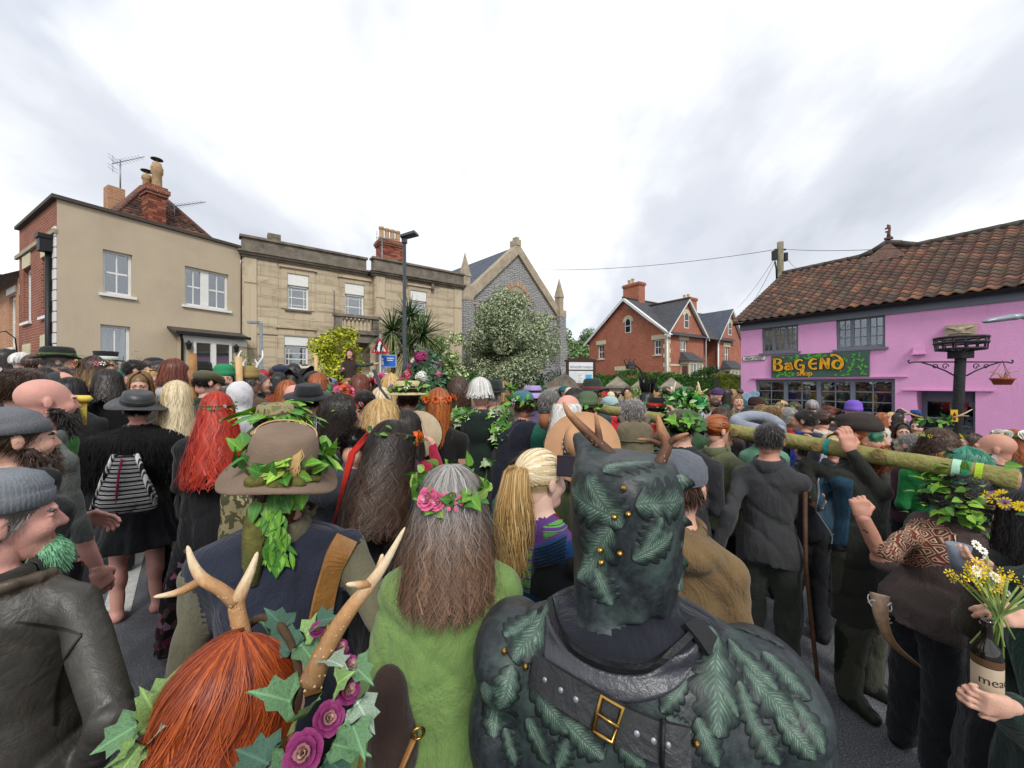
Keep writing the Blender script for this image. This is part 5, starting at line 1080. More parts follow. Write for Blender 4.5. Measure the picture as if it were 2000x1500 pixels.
 if outer in('cloak', 'shawl'):
  hm=hem if outer=='cloak' else.62
  pr.append(loft(tp, [(z(hm), 0, 0, .36*b, .27*b), (z(.8), 0, 0, .32*b, .235*b), (z(1.15), 0, ln(1.15), .275*b, .19*b), (z(1.34), 0, ln(1.34)-.01, .215*b, .135*b), (z(1.42), 0, ln(1.42)-.015, .15*b, .1*b), (z(1.49), 0, ln(1.49)-.01, .07, .075)], .03, 9, .075, seed%6))
 ARM=dict(down=((.2, -.03, 1.12), (.2, .06, .86)), fold=((.205, .0, 1.1), (.08, .2, 1.05)), phone=((.19, .16, 1.2), (.06, .3, 1.5)), logl=((.2, .14, 1.2), (.14, .16, 1.46)), up=((.2, .12, 1.5), (.16, .22, 1.84)), out=((.33, .05, 1.36), (.58, .1, 1.36)), chest=((.2, .04, 1.12), (.1, .22, 1.25)), behind=((.2, -.1, 1.12), (.14, -.14, .95)))
 arms2=arms if isinstance(arms, (tuple, list)) else(arms, arms);hinfo=[]
 if outer!='cloak' or arms!='fold':
  for sx, a in zip((-1, 1), arms2):
   if a is None:continue
   e, h=ARM[a] if isinstance(a, str) else a
   S0=np.array([sx*sh*1.03, ln(1.36)-.012, z(1.357)]);E=np.array([sx*e[0]*(.5+.5*b), e[1]+ln(1.3)*(e[2]>1), z(e[2])]);Hh=np.array([sx*h[0], h[1]+ln(1.3)*(h[2]>.95), z(h[2])]);am=.75+.25*b
   sl=sleeve if sleeve is not None else 1.
   fk='sleeve' if lk and 'sleeve' in lk else tp
   pr.append(cap(fk if sl>.3 else 'skin', S0, E, .054*am, .045*am, .03));wr_=E+(Hh-E)*.94
   if sl>=.95:pr.append(cap(fk, E, E+(Hh-E)*.9*cuff, .048*am, .037, .02))
   elif sl>.45:q=E+(Hh-E)*(sl-.5)*2;pr.append(cap(fk, E, q, .05*am, .044, .02))
   pr.append(cap('skin', E, wr_, .041*am, .027, .02))
   if sl<=.3:pr.append(cap(fk, S0, S0+(E-S0)*.35, .064*am, .06*am, .02))
   d=(Hh-E)/np.linalg.norm(Hh-E);hinfo.append((sx, wr_, d))
 hz=H-.115*s*hs;hc=np.array([0, .012+lean*1.05+(hp>15)*.03, hz])
 pr.append(cap('neck' if neck else 'skin', (0, ln(1.44)-.012, z(1.42)), (0, hc[1]-.012, hz-.06), .056, .052, .03));pr+=list(extra(s, z, hc) if callable(extra) else extra)
 B.add(pr, vox, (.0068 if near else.007) if wr is None else wr, seed)
 HM=Matrix.Translation(hc)@Matrix.Rotation(R(-hy), 4, 'Z')@Matrix.Rotation(R(-hp), 4, 'X')@Matrix.Rotation(R(roll), 4, 'Y')@Matrix.Scale(s*hs, 4)
 seen=40<face<320
 if ptop<5000:B.add(head_prims('scalp' if hair and hair[0]!='bald' else 'skin', True, beard, browk, seen and Y<14, True, 'paint' if paint is True else paint), hvox, 0, 0, HM)
 if hands is None:hands=Y<4.2
 for i, (sx, w_, d) in enumerate(hinfo):
  cfg=(hands[i] if isinstance(hands, (tuple, list)) else{}) if hands else None
  if cfg is None:B.add([cap('skin', w_, w_+d*.1, .034, .03)], hvox*1.3);continue
  n=np.array(cfg.get('n', (-sx*.8, .1, -.5)));dd=np.array(cfg.get('d', d));B.add(hand_prims('skin', w_ if 'w' not in cfg else cfg['w'], dd, n, sx*cfg.get('side', 1), cfg.get('curl', (.5, .6, .4)), s*.93, thumb=cfg.get('thumb', .5), nail=cfg.get('nail')), .0052 if near else.0075)
 base_l=dict(top=lambda:cloth(top, kind), bottom=lambda:cloth(bot) if isinstance(bot, str) and bot.startswith('#') else MATS[bot], skin=lambda:skinmat(skin), scalp=lambda:hairmat(scalp or hair[1]) if hair and hair[0]!='bald' else skinmat(skin), lips=lambda:m_lips, eye=lambda:m_eye, iris=lambda:m_iris, brow=lambda:hairmat(hair[1] if hair and hair[1] in HAIRS else 'brown'), beard=lambda:hairmat(beard_tone), shoe=lambda:mat('shoe_'+shoes, shoes, .55, .2, 9), neck=lambda:cloth(neck), paint=lambda:m_facepaint)
 beard_tone=(lk or{}).get('beard_tone', hair[1] if hair and len(hair)>1 and hair[1] in HAIRS else 'grey')
 def look(k):
  if lk and k in lk:v=lk[k];return v if not isinstance(v, str) else cloth(v)
  if k.startswith('#'):return cloth(k)
  if k=='top' and isinstance(top, bpy.types.Material):return top
  if k in base_l:return base_l[k]()
  return MATS[k]
 o=link(name, B.mesh(name, look));o.location=(X, Y, base);o.rotation_euler=(0, 0, rz);tag(o, label, 'person', group)
 q=hq or(1.6 if Y<1.8 else 1. if near else.55 if mid else.22)
 if hair and hair[0] not in('bald', 'none'):
  st=hair[0];kw=dict(hair[2]) if len(hair)>2 else{}
  tip=kw.pop('tip', None)
  if hat:kw['nofly']=1
  if st not in('short', 'bob', 'long', 'curly'):kw.pop('nofly', 0)
  if st=='short' and Y<5.5:
   bi=B.keys.index('scalp');sel=np.concatenate(B.mi)==bi;Vb=np.concatenate(B.V);qb=np.concatenate(B.q)[sel];cb_=Vb[qb].mean(1);nb=np.cross(Vb[qb[:, 1]]-Vb[qb[:, 0]], Vb[qb[:, 2]]-Vb[qb[:, 0]]);nb/=np.linalg.norm(nb, axis=1)[:, None]+1e-9;hl=(cb_-np.array(hc))@np.array(HM.to_3x3().inverted().transposed());ok=hl[:, 2]<(.02 if hat else 9)
   if ok.any():fuzz(o, 'hair', cb_[ok], nb[ok], int((900 if hat else 3200)*min(1.6, max(.5, 2.5/Y))), .019, .003*max(1, Y/3), hairmat(hair[1]), seed, lay=tuple((HM.to_3x3()@Vector((.1, -.75, -.7)))), grav=.1)
  elif st=='short':hairdo(o, HM, st, hair[1], seed, q, length=.025, front=1.02, wave=.0, flare=0, lenvar=.5, offs=1.0, **kw)
  elif st=='bob':hairdo(o, HM, st, hair[1], seed, q, length=kw.pop('length', .13), flare=.25, wave=.006, offs=1.08, tip=tip, **kw)
  elif st=='long':hairdo(o, HM, st, hair[1], seed, q, tip=tip, **{**dict(length=.36, flare=.45, wave=.02, offs=1.1, back=.03, spread=1.0), **kw})
  elif st=='curly':hairdo(o, HM, st, hair[1], seed, q*1.2, tip=tip, **{**dict(length=.2, flare=.7, wave=.07, freq=4, offs=1.2, curl=.07), **kw})
  elif st=='tied':tied(o, HM, hair[1], seed, **kw)
  elif st=='up':tied(o, HM, hair[1], seed, int(400*q), .006);MB().lathe([(0, -.04), (.035, -.025), (.045, 0), (.035, .03), (0, .042)], 12, 0, True).build('hair_bun', [hairmat(hair[1])], o, HM@Matrix.Translation((0, -.115, .05)))
 if beard and Y<3 and 'beard' in B.keys:
  bi=B.keys.index('beard');sel=np.concatenate(B.mi)==bi;Vb=np.concatenate(B.V);qb=np.concatenate(B.q)[sel];cb_=Vb[qb].mean(1);nb=np.cross(Vb[qb[:, 1]]-Vb[qb[:, 0]], Vb[qb[:, 2]]-Vb[qb[:, 0]]);nb/=np.linalg.norm(nb, axis=1)[:, None]+1e-9
  if len(cb_):fuzz(o, 'beard', cb_, nb, int(1500*min(2, 2.5/Y)), .028, .0024, look('beard'), seed, lay=(0, 0, -.5), grav=.2)
 if hat:
  hk, hcol=hat[0], hat[1];kw=dict(hat[2]) if len(hat)>2 else{};mb=MB();hm=hcol if isinstance(hcol, bpy.types.Material) else cloth(hcol, 'knit' if hk=='beanie' else kw.pop('mk', 'cloth'));band=cloth(kw.pop('band', '#141414'));hT=HM@Matrix.Rotation(R(kw.pop('tilt', 0)), 4, 'X')@Matrix.Rotation(R(kw.pop('side', 0)), 4, 'Y')
  {'wide':wide_hat, 'beanie':beanie, 'flat':flat_cap, 'cap':ball_cap, 'top':tophat, 'tri':tricorn}[hk](mb, **kw);mb.build({'wide':'hat', 'beanie':'beanie', 'flat':'flat_cap', 'cap':'cap', 'top':'top_hat', 'tri':'tricorn_hat'}[hk], [hm, band], o, hT)
 if not collar and Y<5.5 and outer not in('cloak', 'shawl') and not neck and not lean and isinstance(top, str):collar=top
 if collar:
  cz=z(1.457);mb=MB();mb.tube([(.074*math.cos(a), ln(1.45)-.012+.078*math.sin(a), cz+.012*math.sin(a*1)) for a in np.linspace(0, 2*math.pi, 19)], .02, 8, 0, cap=False, sq=2.1);mb.build('collar', cloth(collar), o)
 return o, HM, s
def hash_(t):
 h=7
 for ch in t:h=(h*31+ord(ch))%1000003
 return h
def antler(parent, branches, m, name='antler', T=None, seed=0):
 """branches: list of (points, radii)"""
 mb=MB();g=random.Random(seed)
 for pts, rad in branches:
  p=[Vector(q) for q in pts];out=[];rr=[]
  n=5
  for i in range(len(p)-1):
   p0, p1, p2, p3=p[max(0, i-1)], p[i], p[i+1], p[min(len(p)-1, i+2)]
   for k in range(n):
    t=k/n;out.append(.5*((2*p1)+(p2-p0)*t+(2*p0-5*p1+4*p2-p3)*t*t+(3*p1-p0-3*p2+p3)*t**3));rr.append(rad[i]+(rad[i+1]-rad[i])*t)
  out.append(p[-1]);rr.append(rad[-1]*.5);mb.tube(out, rr, 10)
  for k in range(0, max(1, int(len(out)*.45)), 1):
   for _ in range(4 if rr[k]>.008 else 0):
    a=g.uniform(0, 6.28);c=out[k]+Vector((math.cos(a), math.sin(a), g.uniform(-.3, .3)))*rr[k]*.93;q_=rr[k]*.16;mb.add([c+Vector(d)*q_ for d in((1, 0, 0), (-1, 0, 0), (0, 1, 0), (0, -1, 0), (0, 0, 1), (0, 0, -1))], [(0, 2, 4), (2, 1, 4), (1, 3, 4), (3, 0, 4), (2, 0, 5), (1, 2, 5), (3, 1, 5), (0, 3, 5)], 1, True)
 return mb.build(name, [m, m_bone], parent, T)
def antlermat(name, base, tipc):
 t=NT(name);u=t.new('SeparateXYZ');t.L.new(t.tc.outputs['UV'], u.inputs[0]);n=t.noise(60, 5, .65, v=t.vec(scale=(1, 1, .5)))
 f=t.math('ADD', u.outputs[1], t.math('MULTIPLY', t.math('SUBTRACT', n, .5), .5));col=t.ramp(f, [(.0, srgb(base)), (.45, sc3(srgb(base), 1.9)), (.85, srgb(tipc))]);t.bump(n, .006);return t.fin(col, .5, 0, .4)
m_bone=mat('antler_pearl', '#c9ab84', .5, .2, 30)
m_antler=antlermat('antler_brown', '#84623f', '#d8c4a2');m_antler2=antlermat('antler_dark', '#43291a', '#a87850')
# ================================================================ trees, hedges, walls, street furniture
def F3(n, cs, rough=.6):return[mat('%s_foliage_%s'%(n, k), c, rough, .3, 3) for k, c in zip(('light', 'mid', 'dark'), cs)]
f_holly=F3('variegated', ('#b6bc9c', '#94a07c', '#6c7e56'));f_lime=F3('lime', ('#c3c22c', '#a3ab22', '#7d8a1c'));f_hedge=F3('hedge', ('#54802c', '#3c6a22', '#2b521b'));f_may=F3('blossom_tree', ('#9db06a', '#6f8f45', '#4c6e30'))
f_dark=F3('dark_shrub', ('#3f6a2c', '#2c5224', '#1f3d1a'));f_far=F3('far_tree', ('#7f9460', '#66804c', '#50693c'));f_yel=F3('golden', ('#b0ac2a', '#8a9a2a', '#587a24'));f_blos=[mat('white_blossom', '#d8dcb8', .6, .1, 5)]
m_bark=mat('bark', '#5a4a3a', .95, .35, 5, .02, 25)
def tree(name, base, h, clumps, n, size, mats, label, seed, trunk=.1, asp=.5, limbs=6, extra=None, shell=.45, cat='tree', group=None):
 r=empty(name, base, 0, label, cat, group);g=random.Random(seed);mb=MB();mb.tube([(0, 0, -.05), (.02, .03, h*.25), (-.03, .0, h*.5), (.02, .0, h*.75)], [trunk, trunk*.8, trunk*.55, trunk*.3], 8)
 for i in range(limbs):
  c, rr=clumps[g.randrange(len(clumps))];z0=h*g.uniform(.2, .5);e=Vector(c);s=Vector((0, 0, z0));m=s.lerp(e, .5)+Vector((0, 0, .2));mb.tube([s, m, e], [trunk*.5, trunk*.3, trunk*.1], 6)
 mb.build('trunk', m_bark, r);foliage('crown', n, clumps, size, mats, r, seed, asp, shell)
 if extra:foliage('blossom', extra[0], clumps, extra[1], extra[2], r, seed+9, .9, .85)
 return r
# variegated evergreen in front of the church
b=P(995, 750, 20);b.z=0
cl=blob_clumps((-.05, 0, 4.0), (2.3, 1.8, 2.5), 95, .68, 3)+blob_clumps((0, 0, 5.9), (1.0, 1.0, .8), 14, .5, 4)
tree('variegated_tree', b, 6.5, cl, 60000, .115, f_holly, 'broad rounded tree with cream-edged grey green leaves before the church', 3, .2, .5, shell=.72, limbs=9)
b=P(1000, 750, 20.8);b.z=0;tree('dark_shrub', b, 2.6, blob_clumps((0, 0, 1.6), (2.6, .8, 1.2), 26, .6, 8), 9000, .12, f_dark, 'dark ivy-like shrubs under the broad variegated tree', 8, .1, cat='shrub')
b=P(868, 750, 15);b.z=0;cl=blob_clumps((.1, 0, 3.1), (.75, .6, 1.25), 22, .36, 5)
tree('blossom_tree', b, 3.6, cl, 4200, .1, f_may, 'small pale tree with white blossom between the stone house and the church', 5, .05, .6, extra=(700, .09, f_blos), shell=.3)
b=P(667, 750, 10.2);b.z=0;cl=blob_clumps((-.1, 0, 2.65), (.68, .5, .8), 30, .25, 11)+blob_clumps((-.2, 0, 1.9), (.3, .3, .4), 6, .22, 12)
tree('golden_tree', b, 2.9, cl, 5200, .085, f_lime, 'bright yellow-green young tree behind the woman with outstretched arm', 11, .05, .5, shell=.2, limbs=12)
# cabbage palm
b=P(795, 750, 13.2);b.z=0;r=empty('cabbage_palm', b, 0, 'spiky cabbage palm with drooping sword leaves beside the tall lamp post', 'tree')
mb=MB();heads=[]
for dx, dy, hh, ln_ in((-.5, 0, 3.75, 1.15), (.5, .1, 3.6, 1.2), (0, .3, 4.2, 1.0), (.1, -.2, 3.2, 1.0)):
 mb.tube([(0, 0, 0), (dx*.5, dy*.5, 1.2), (dx*.9, dy, 2.0), (dx, dy, hh)], [.13, .1, .08, .07], 8);heads.append((Vector((dx, dy, hh)), ln_))
mb.build('trunk', m_bark, r)
g=random.Random(2);LV, LF, LM=[], [], []
for c, L in heads:
 for i in range(230):
  u=Vector((g.gauss(0, 1), g.gauss(0, 1), g.gauss(.25, .75))).normalized();ln_=L*g.uniform(.7, 1.1);sd=u.cross(Vector((0, 0, 1))).normalized()*.028;b0=len(LV);k=5;dr_=.1+.5*(1-u.z)*g.random()
  for j in range(k):
   t=j/(k-1);p=c+u*ln_*t-Vector((0, 0, dr_*t*t));w_=(1-t)**.6;LV+=[p-sd*w_, p+sd*w_]
  for j in range(k-1):LF.append((b0+2*j, b0+2*j+1, b0+2*j+3, b0+2*j+2));LM.append(3 if(u.z<-.45 and g.random()<.5) else g.randrange(3))
fm=F3('palm', ('#748a58', '#546e46', '#3a5234'))+[mat('dead_palm_leaf', '#a08a4a', .8, .3, 5)]
link('crown', make_mesh('crown', LV, [np.array(LF)], fm, [np.array(LM)], True), r)
# hedges and shrubs
def hedge(name, pts, h, d, n, mats, label, seed, size=.09, z0=0, top=.06):
 """box hedge along ground points"""
 r=empty(name, (pts[0][0], pts[0][1], 0), 0, label, 'hedge');g=np.random.default_rng(seed);P0=np.array(pts[0]);core=MB();ps, ns=[], []
 tot=sum(math.dist(a, b) for a, b in zip(pts, pts[1:]))
 for a, b_ in zip(pts, pts[1:]):
  a, b_=np.array(a, float), np.array(b_, float);L=np.linalg.norm(b_-a);u=(b_-a)/L;v=np.array([-u[1], u[0]]);k=int(n*L/tot);t=g.random(k);f=g.random(k)
  hh=h*(1+.05*np.sin(t*L*1.3+seed)+.04*np.sin(t*L*3.1))
  side=np.where(f<.35, -1., np.where(f<.5, 1., 0));off=np.where(side!=0, side*d/2*g.uniform(.85, 1.06, k), g.uniform(-d/2, d/2, k));zz=np.where(side!=0, g.random(k)*hh, hh*g.uniform(.94, 1+top, k))
  p=a[None]+u[None]*(t*L)[:, None]+v[None]*off[:, None];ps.append(np.column_stack([p-P0, zz+z0]));ns.append(np.column_stack([v[None]*side[:, None], np.where(side==0, 1., .25)]))
  T=Matrix.Translation(((a-P0)[0], (a-P0)[1], z0))@Matrix.Rotation(math.atan2(u[1], u[0]), 4, 'Z');core.box(0, L, -d/2+.06, d/2-.06, .02, h*.93, 0, T)
 core.build('stems', [mats[2]], r);V, Fq, mi=leafcloud(len(np.concatenate(ps)), np.concatenate(ps), np.concatenate(ns), size, 3, .5, .1, seed);link('foliage', make_mesh('foliage', V, [Fq], mats, [mi], True), r);return r  # core is a solid box in the darkest leaf green, filling the hedge inside
def g2(px, Y):return((px-1000)/F*Y, Y)
hedge('hedge', [g2(1150, 24), g2(1290, 21.5), g2(1400, 19.5)], 2.45, .9, 14000, f_hedge, 'clipped green hedge running below the red brick gable', 4, .1)
hedge('hedge', [g2(1392, 24), g2(1447, 22.5)], 2.3, .9, 5000, f_yel, 'short yellow-tinged hedge against the pink shop corner', 6, .1)
hedge('hedge', [g2(828, 15.5), g2(925, 17)], 2.3, .7, 5000, f_hedge, 'bright clipped hedge below the small blossom tree', 7, .09)
for px, Y, h, rx, m, lb, sd in((755, 11.5, 2.3, .9, f_yel, 'loose yellow-green shrub under the blue road sign', 21), (708, 11, 2.0, .6, f_yel, 'leafy golden shrub right of the standing woman', 22), (815, 12, 2.4, .55, f_hedge, 'fresh green shrub at the foot of the cabbage palm', 23), (1265, 15.5, 2.0, 1.0, f_may, 'loose greenish shrub over the stone wall near the iron lantern', 24), (635, 11, 1.9, .4, f_dark, 'low dark shrub at the left foot of the golden tree', 25)):
 b=P(px, 750, Y);b.z=0;tree('shrub', b, h*.7, blob_clumps((0, 0, h*.62), (rx, .5, h*.36), 16, .3, sd), 2600, .1, m, lb, sd, .03, .5, 5, cat='shrub')
for px, Y, h, lb, sd in((488, 12.2, 3.0, 'straggly climbing plant on the stone wall beside the grey lamp', 31), (253, 9.6, 2.5, 'dry pampas grass plume in front of the cream house window', 32)):
 b=P(px, 750, Y);b.z=0;r=empty('wall_plant' if sd==31 else 'pampas_grass', b, 0, lb, 'plant');g=random.Random(sd);mb=MB();tops=[]
 for i in range(9):
  t_=Vector((g.uniform(-.45, .45), g.uniform(-.1, .1), h*g.uniform(.75, 1.05)));mb.tube([(t_.x*.2, 0, 0), (t_.x*.5, t_.y*.5, h*.5), t_], [.012, .01, .004], 5);tops.append(t_)
 mb.build('stem', m_twig, r);cl=[(t_*(.75+.25*g.random()), (.12, .1, .3 if sd==32 else.16)) for t_ in tops for _ in range(2)]
 foliage('foliage', 900 if sd==31 else 1100, cl, .07, f_may if sd==31 else[mat('dry_plume', '#b59a72', .95, .3, 5), mat('dry_plume_dark', '#8f7550', .95, .3, 5)], r, sd, .4 if sd==31 else.15, .1)
# far wooded hill
hb=MB();g=np.random.default_rng(3);nx=60;xs=np.linspace(-140, 160, nx);prof=9+5*np.exp(-((xs-18)/16)**2)+2*np.sin(xs*.07)
V=[(x, y, z) for y, f in((85, .0), (100, .55), (125, 1.0), (160, .9)) for x, z in zip(xs, prof*f)]
hb.add(V, [(r_*nx+i, r_*nx+i+1, (r_+1)*nx+i+1, (r_+1)*nx+i) for r_ in range(3) for i in range(nx-1)], 0, True);hb.build('hills', mat('hill_grass', '#66763f', .95, .3, .05))['kind']='structure'
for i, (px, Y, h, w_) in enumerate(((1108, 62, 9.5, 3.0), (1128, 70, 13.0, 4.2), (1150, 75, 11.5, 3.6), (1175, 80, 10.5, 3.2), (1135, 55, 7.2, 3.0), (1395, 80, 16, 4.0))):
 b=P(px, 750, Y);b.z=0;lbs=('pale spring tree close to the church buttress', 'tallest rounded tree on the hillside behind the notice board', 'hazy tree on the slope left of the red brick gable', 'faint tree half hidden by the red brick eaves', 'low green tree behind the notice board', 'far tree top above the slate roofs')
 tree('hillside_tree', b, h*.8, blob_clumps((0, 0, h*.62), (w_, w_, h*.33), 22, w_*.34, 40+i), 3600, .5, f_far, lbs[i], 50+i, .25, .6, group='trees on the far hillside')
r=empty('shed', P(1130, 750, 40).xy.to_3d(), -.4, 'low dark roofed shed behind the notice board', 'shed');ubox('wall', m_brick3, r, -2.2, 2.2, 0, 3, 0, 2.6);mb=MB();mb.add([(-2.4, -.3, 2.5), (2.4, -.3, 2.5), (2.4, 1.5, 3.6), (-2.4, 1.5, 3.6), (2.4, 3.3, 2.5), (-2.4, 3.3, 2.5)], [(0, 1, 2, 3), (3, 2, 4, 5)]);mb.build('roof', m_slate, r)
# stone garden walls and piers
def stone_wall(name, a, b_, h, label, t=.35, cop=True):
 a, b_=Vector(a), Vector(b_);r=empty(name, (a.x, a.y, 0), math.atan2(b_.y-a.y, b_.x-a.x), label, 'wall');L=(b_-a).length;g=random.Random(int(L*100));ubox('core', m_lias, r, 0, L, .03, t-.03, 0, h);rest=MB();n_=0;hh=.0;st=make_mesh('stone', *_box_vf(), [m_lias], None, False)
 while hh<h-.06:
  ch=g.uniform(.12, .2);x=0
  while x<L-.05:
   w_=min(L-x, g.uniform(.22, .5));
   if hh>h-.75:
    o=link('stone', st, r);o.scale=(w_-.02, .09+g.random()*.03, min(ch, h-hh)-.018);o.location=(x+w_/2, .02, hh+min(ch, h-hh)/2)
   x+=w_
  hh+=ch
 if cop:ubox('coping', m_stonedark, r, -.02, L+.02, -.06, t+.06, h+.002, h+.09)
 return r
def _box_vf():return np.concatenate(UNIT.V), UNIT.Fc
stone_wall('garden_wall', (*g2(1112, 17.5), ), (*g2(1245, 16.2), ), 1.75, 'low rubble wall with coping left of the first pyramid-capped pier')
stone_wall('garden_wall', (*g2(1262, 16.1), ), (*g2(1350, 15.6), ), 1.75, 'low rubble wall between the pyramid-capped piers')
stone_wall('garden_wall', (*g2(500, 11.6), ), (*g2(640, 12.2), ), 1.75, 'low stone front wall of the tan ashlar house')
m_pcap=mat('pier_cap_stone', '#7f776a', .95, .35, 5, .012, 25)
def pier(px, Y, h, w_, label):
 b=P(px, 750, Y);r=empty('gate_pier', (b.x, b.y, 0), -.3, label, 'gate pier', 'stone gate piers with pyramid caps');ubox('shaft', m_dress, r, -w_/2, w_/2, -w_/2, w_/2, 0, h);q=w_*.72
 MB().add([(-q, -q, h+.002), (q, -q, h+.002), (q, q, h+.002), (-q, q, h+.002), (-q, -q, h+.1), (q, -q, h+.1), (q, q, h+.1), (-q, q, h+.1), (0, 0, h+.5)], [(3, 2, 1, 0), (0, 1, 5, 4), (1, 2, 6, 5), (2, 3, 7, 6), (3, 0, 4, 7), (4, 5, 8), (5, 6, 8), (6, 7, 8), (7, 4, 8)]).build('cap', m_pcap, r)
pier(1206, 16.2, 1.78, .62, 'pyramid-capped stone pier left of the curved iron lantern');pier(1254, 16, 1.72, .62, 'pyramid-capped stone pier at the foot of the curved iron lantern');pier(1311, 15.5, 1.72, .62, 'pyramid-capped stone pier right of the curved iron lantern');pier(522, 11.4, 1.95, .9, 'wide low-capped stone pier beside the grey street lamp');pier(630, 12, 1.9, .6, 'small stone pier left of the golden tree')
b=P(1087, 750, 17.2);r=empty('stone_arch', (b.x-1.0, b.y, 0), -.1, 'weathered carved stone arch half round in the churchyard corner', 'stone arch');mb=MB()
th=np.linspace(0, math.pi, 13);out_=[(1.15+1.1*math.cos(t), 1.2+.85*math.sin(t)) for t in th]
mb.prism([(.1, 0), (2.2, 0), (2.2, 1.3), (1.8, 2.1), (1.35, 2.45), (.95, 2.2), (.4, 1.85), (.1, 1.2)], .1, .6);mb.build('backing', m_stonedark, r)
for rr in(.95, .75, .55):
 ring=MB();ring.prism([(1.15+rr*math.cos(t), .9+rr*math.sin(t)) for t in th]+[(1.15+(rr-.14)*math.cos(t), .9+(rr-.14)*math.sin(t)) for t in th[::-1]], -.12+(.95-rr)*.4, .1);ring.build('arch_ring', m_dress, r)
# notice board
a=P(1110, 700, 17.5);r=empty('notice_board', (a.x, a.y, 0), .12, 'church notice board with white header reading METHODIST CHURCH and a blue poster', 'notice board');w_=50/F*17.5;zt_, zb_=CH+50/F*17.5, CH+4/F*17.5-.1
m_wood=mat('dark_board_wood', '#3a2420', .6, .25, 8);fr=MB();fr.box(-.1, 0, -.06, .06, 0, zt_-.1);fr.box(w_, w_+.1, -.06, .06, 0, zt_-.1);fr.box(0, w_, -.03, .04, zb_, zt_-.12);fr.prism([(-.16, zt_-.14), (w_+.16, zt_-.14), (w_+.16, zt_-.06), (w_/2, zt_+.07), (-.16, zt_-.06)], -.08, .08);fr.build('frame', m_wood, r)
hz_=zt_-.5;ubox('header', m_white, r, .02, w_-.02, -.045, -.032, hz_, zt_-.16);ubox('panel', mat('notice_paper', '#c8d0d4', .7, .08, 2), r, .02, w_-.02, -.045, -.032, zb_+.05, hz_-.06)
m_blue=mat('print_blue', '#2b5aa0', .6, .1, 5);t_, tw_=text_mesh('METHODIST CHURCH', .13, m_blue, 'lettering', r);t_.matrix_local=Matrix.Translation((.06, -.05, hz_+.06))@Matrix.Rotation(R(90), 4, 'X')@Matrix.Diagonal(((w_-.12)/tw_, 1.1, 1, 1))
ubox('poster', mat('poster_sky', '#4aa0d0', .6, .35, 3), r, w_*.68, w_*.93, -.052, -.046, zb_+.15, hz_-.22);ubox('notice', m_white, r, w_*.32, w_*.6, -.052, -.046, zb_+.12, hz_-.1)
mb=MB()
for i in range(9):mb.box(w_*.36, w_*(.56-.03*(i%3)), -.055, -.053, hz_-.2-i*.07, hz_-.185-i*.07)
mb.build('printed_lines', m_grey, r)
# street lamps
def lamp_post(px, Y, ztop, arm, label, rad, m):
 b=P(px, 750, Y);r=empty('street_lamp', (b.x, b.y, 0), 0, label, 'street lamp');mb=MB();mb.tube([(0, 0, 0), (0, 0, 1.1), (0, 0, 1.101), (0, 0, ztop)], [rad*1.5, rad*1.5, rad, rad*.8], 12);mb.build('post', m, r);return r
r=lamp_post(790, 9.6, 5.45, 0, 'tall dark street lamp post with flat angled lantern', .05, m_lamp:=mat('lamp_dark_paint', '#3b4048', .45, .15, 6))
hd=MB();hd.box(-.07, .07, -.08, .08, -.06, .1);hd.add([(-.1, -.16, .08), (.36, -.2, .2), (.42, .2, .23), (-.1, .16, .08), (-.1, -.14, .16), (.34, -.16, .29), (.38, .16, .31), (-.1, .14, .16)], [(3, 2, 1, 0), (4, 5, 6, 7), (0, 1, 5, 4), (1, 2, 6, 5), (2, 3, 7, 6), (3, 0, 4, 7)]);hd.build('lantern', m_lamp, r, Matrix.Translation((0, 0, 5.45))@Matrix.Scale(.78, 4))
r=lamp_post(510, 10.5, 3.6, 0, 'short grey street lamp with flat arm in front of the stone house', .05, m_galv);hd=MB();hd.tube([(0, 0, 3.55), (-.1, 0, 3.6)], .03, 8);hd.box(-.34, -.06, -.07, .07, 3.57, 3.63);hd.build('lantern', m_galv, r);MB().tube([(0, 0, 2.1), (0, 0, 2.14)], .07, 10).tube([(0, 0, 2.7), (0, 0, 2.73)], .06, 10).build('clamp', m_galv, r)
b=P(2022, 620, 4.2);r=empty('street_lamp', (b.x, b.y, 0), 0, 'grey street lamp reaching in from beside the pink shop', 'street lamp');zt_=CH+136/F*4.2
mb=MB();mb.tube([(0, 0, 0), (0, 0, zt_-.06)], .05, 10);mb.build('post', m_galv, r);hd=MB();hd.tube([(0, 0, zt_-.05), (-.15, 0, zt_-.02), (-.3, 0, zt_-.03)], .03, 8);hd.tube([(-.2, 0, zt_-.04), (-.28, 0, zt_-.035), (-.45, 0, zt_-.06), (-.53, 0, zt_-.075), (-.56, 0, zt_-.08)], [.035, .055, .05, .035, .01], 10, sq=.6);hd.build('lantern', m_galv, r)
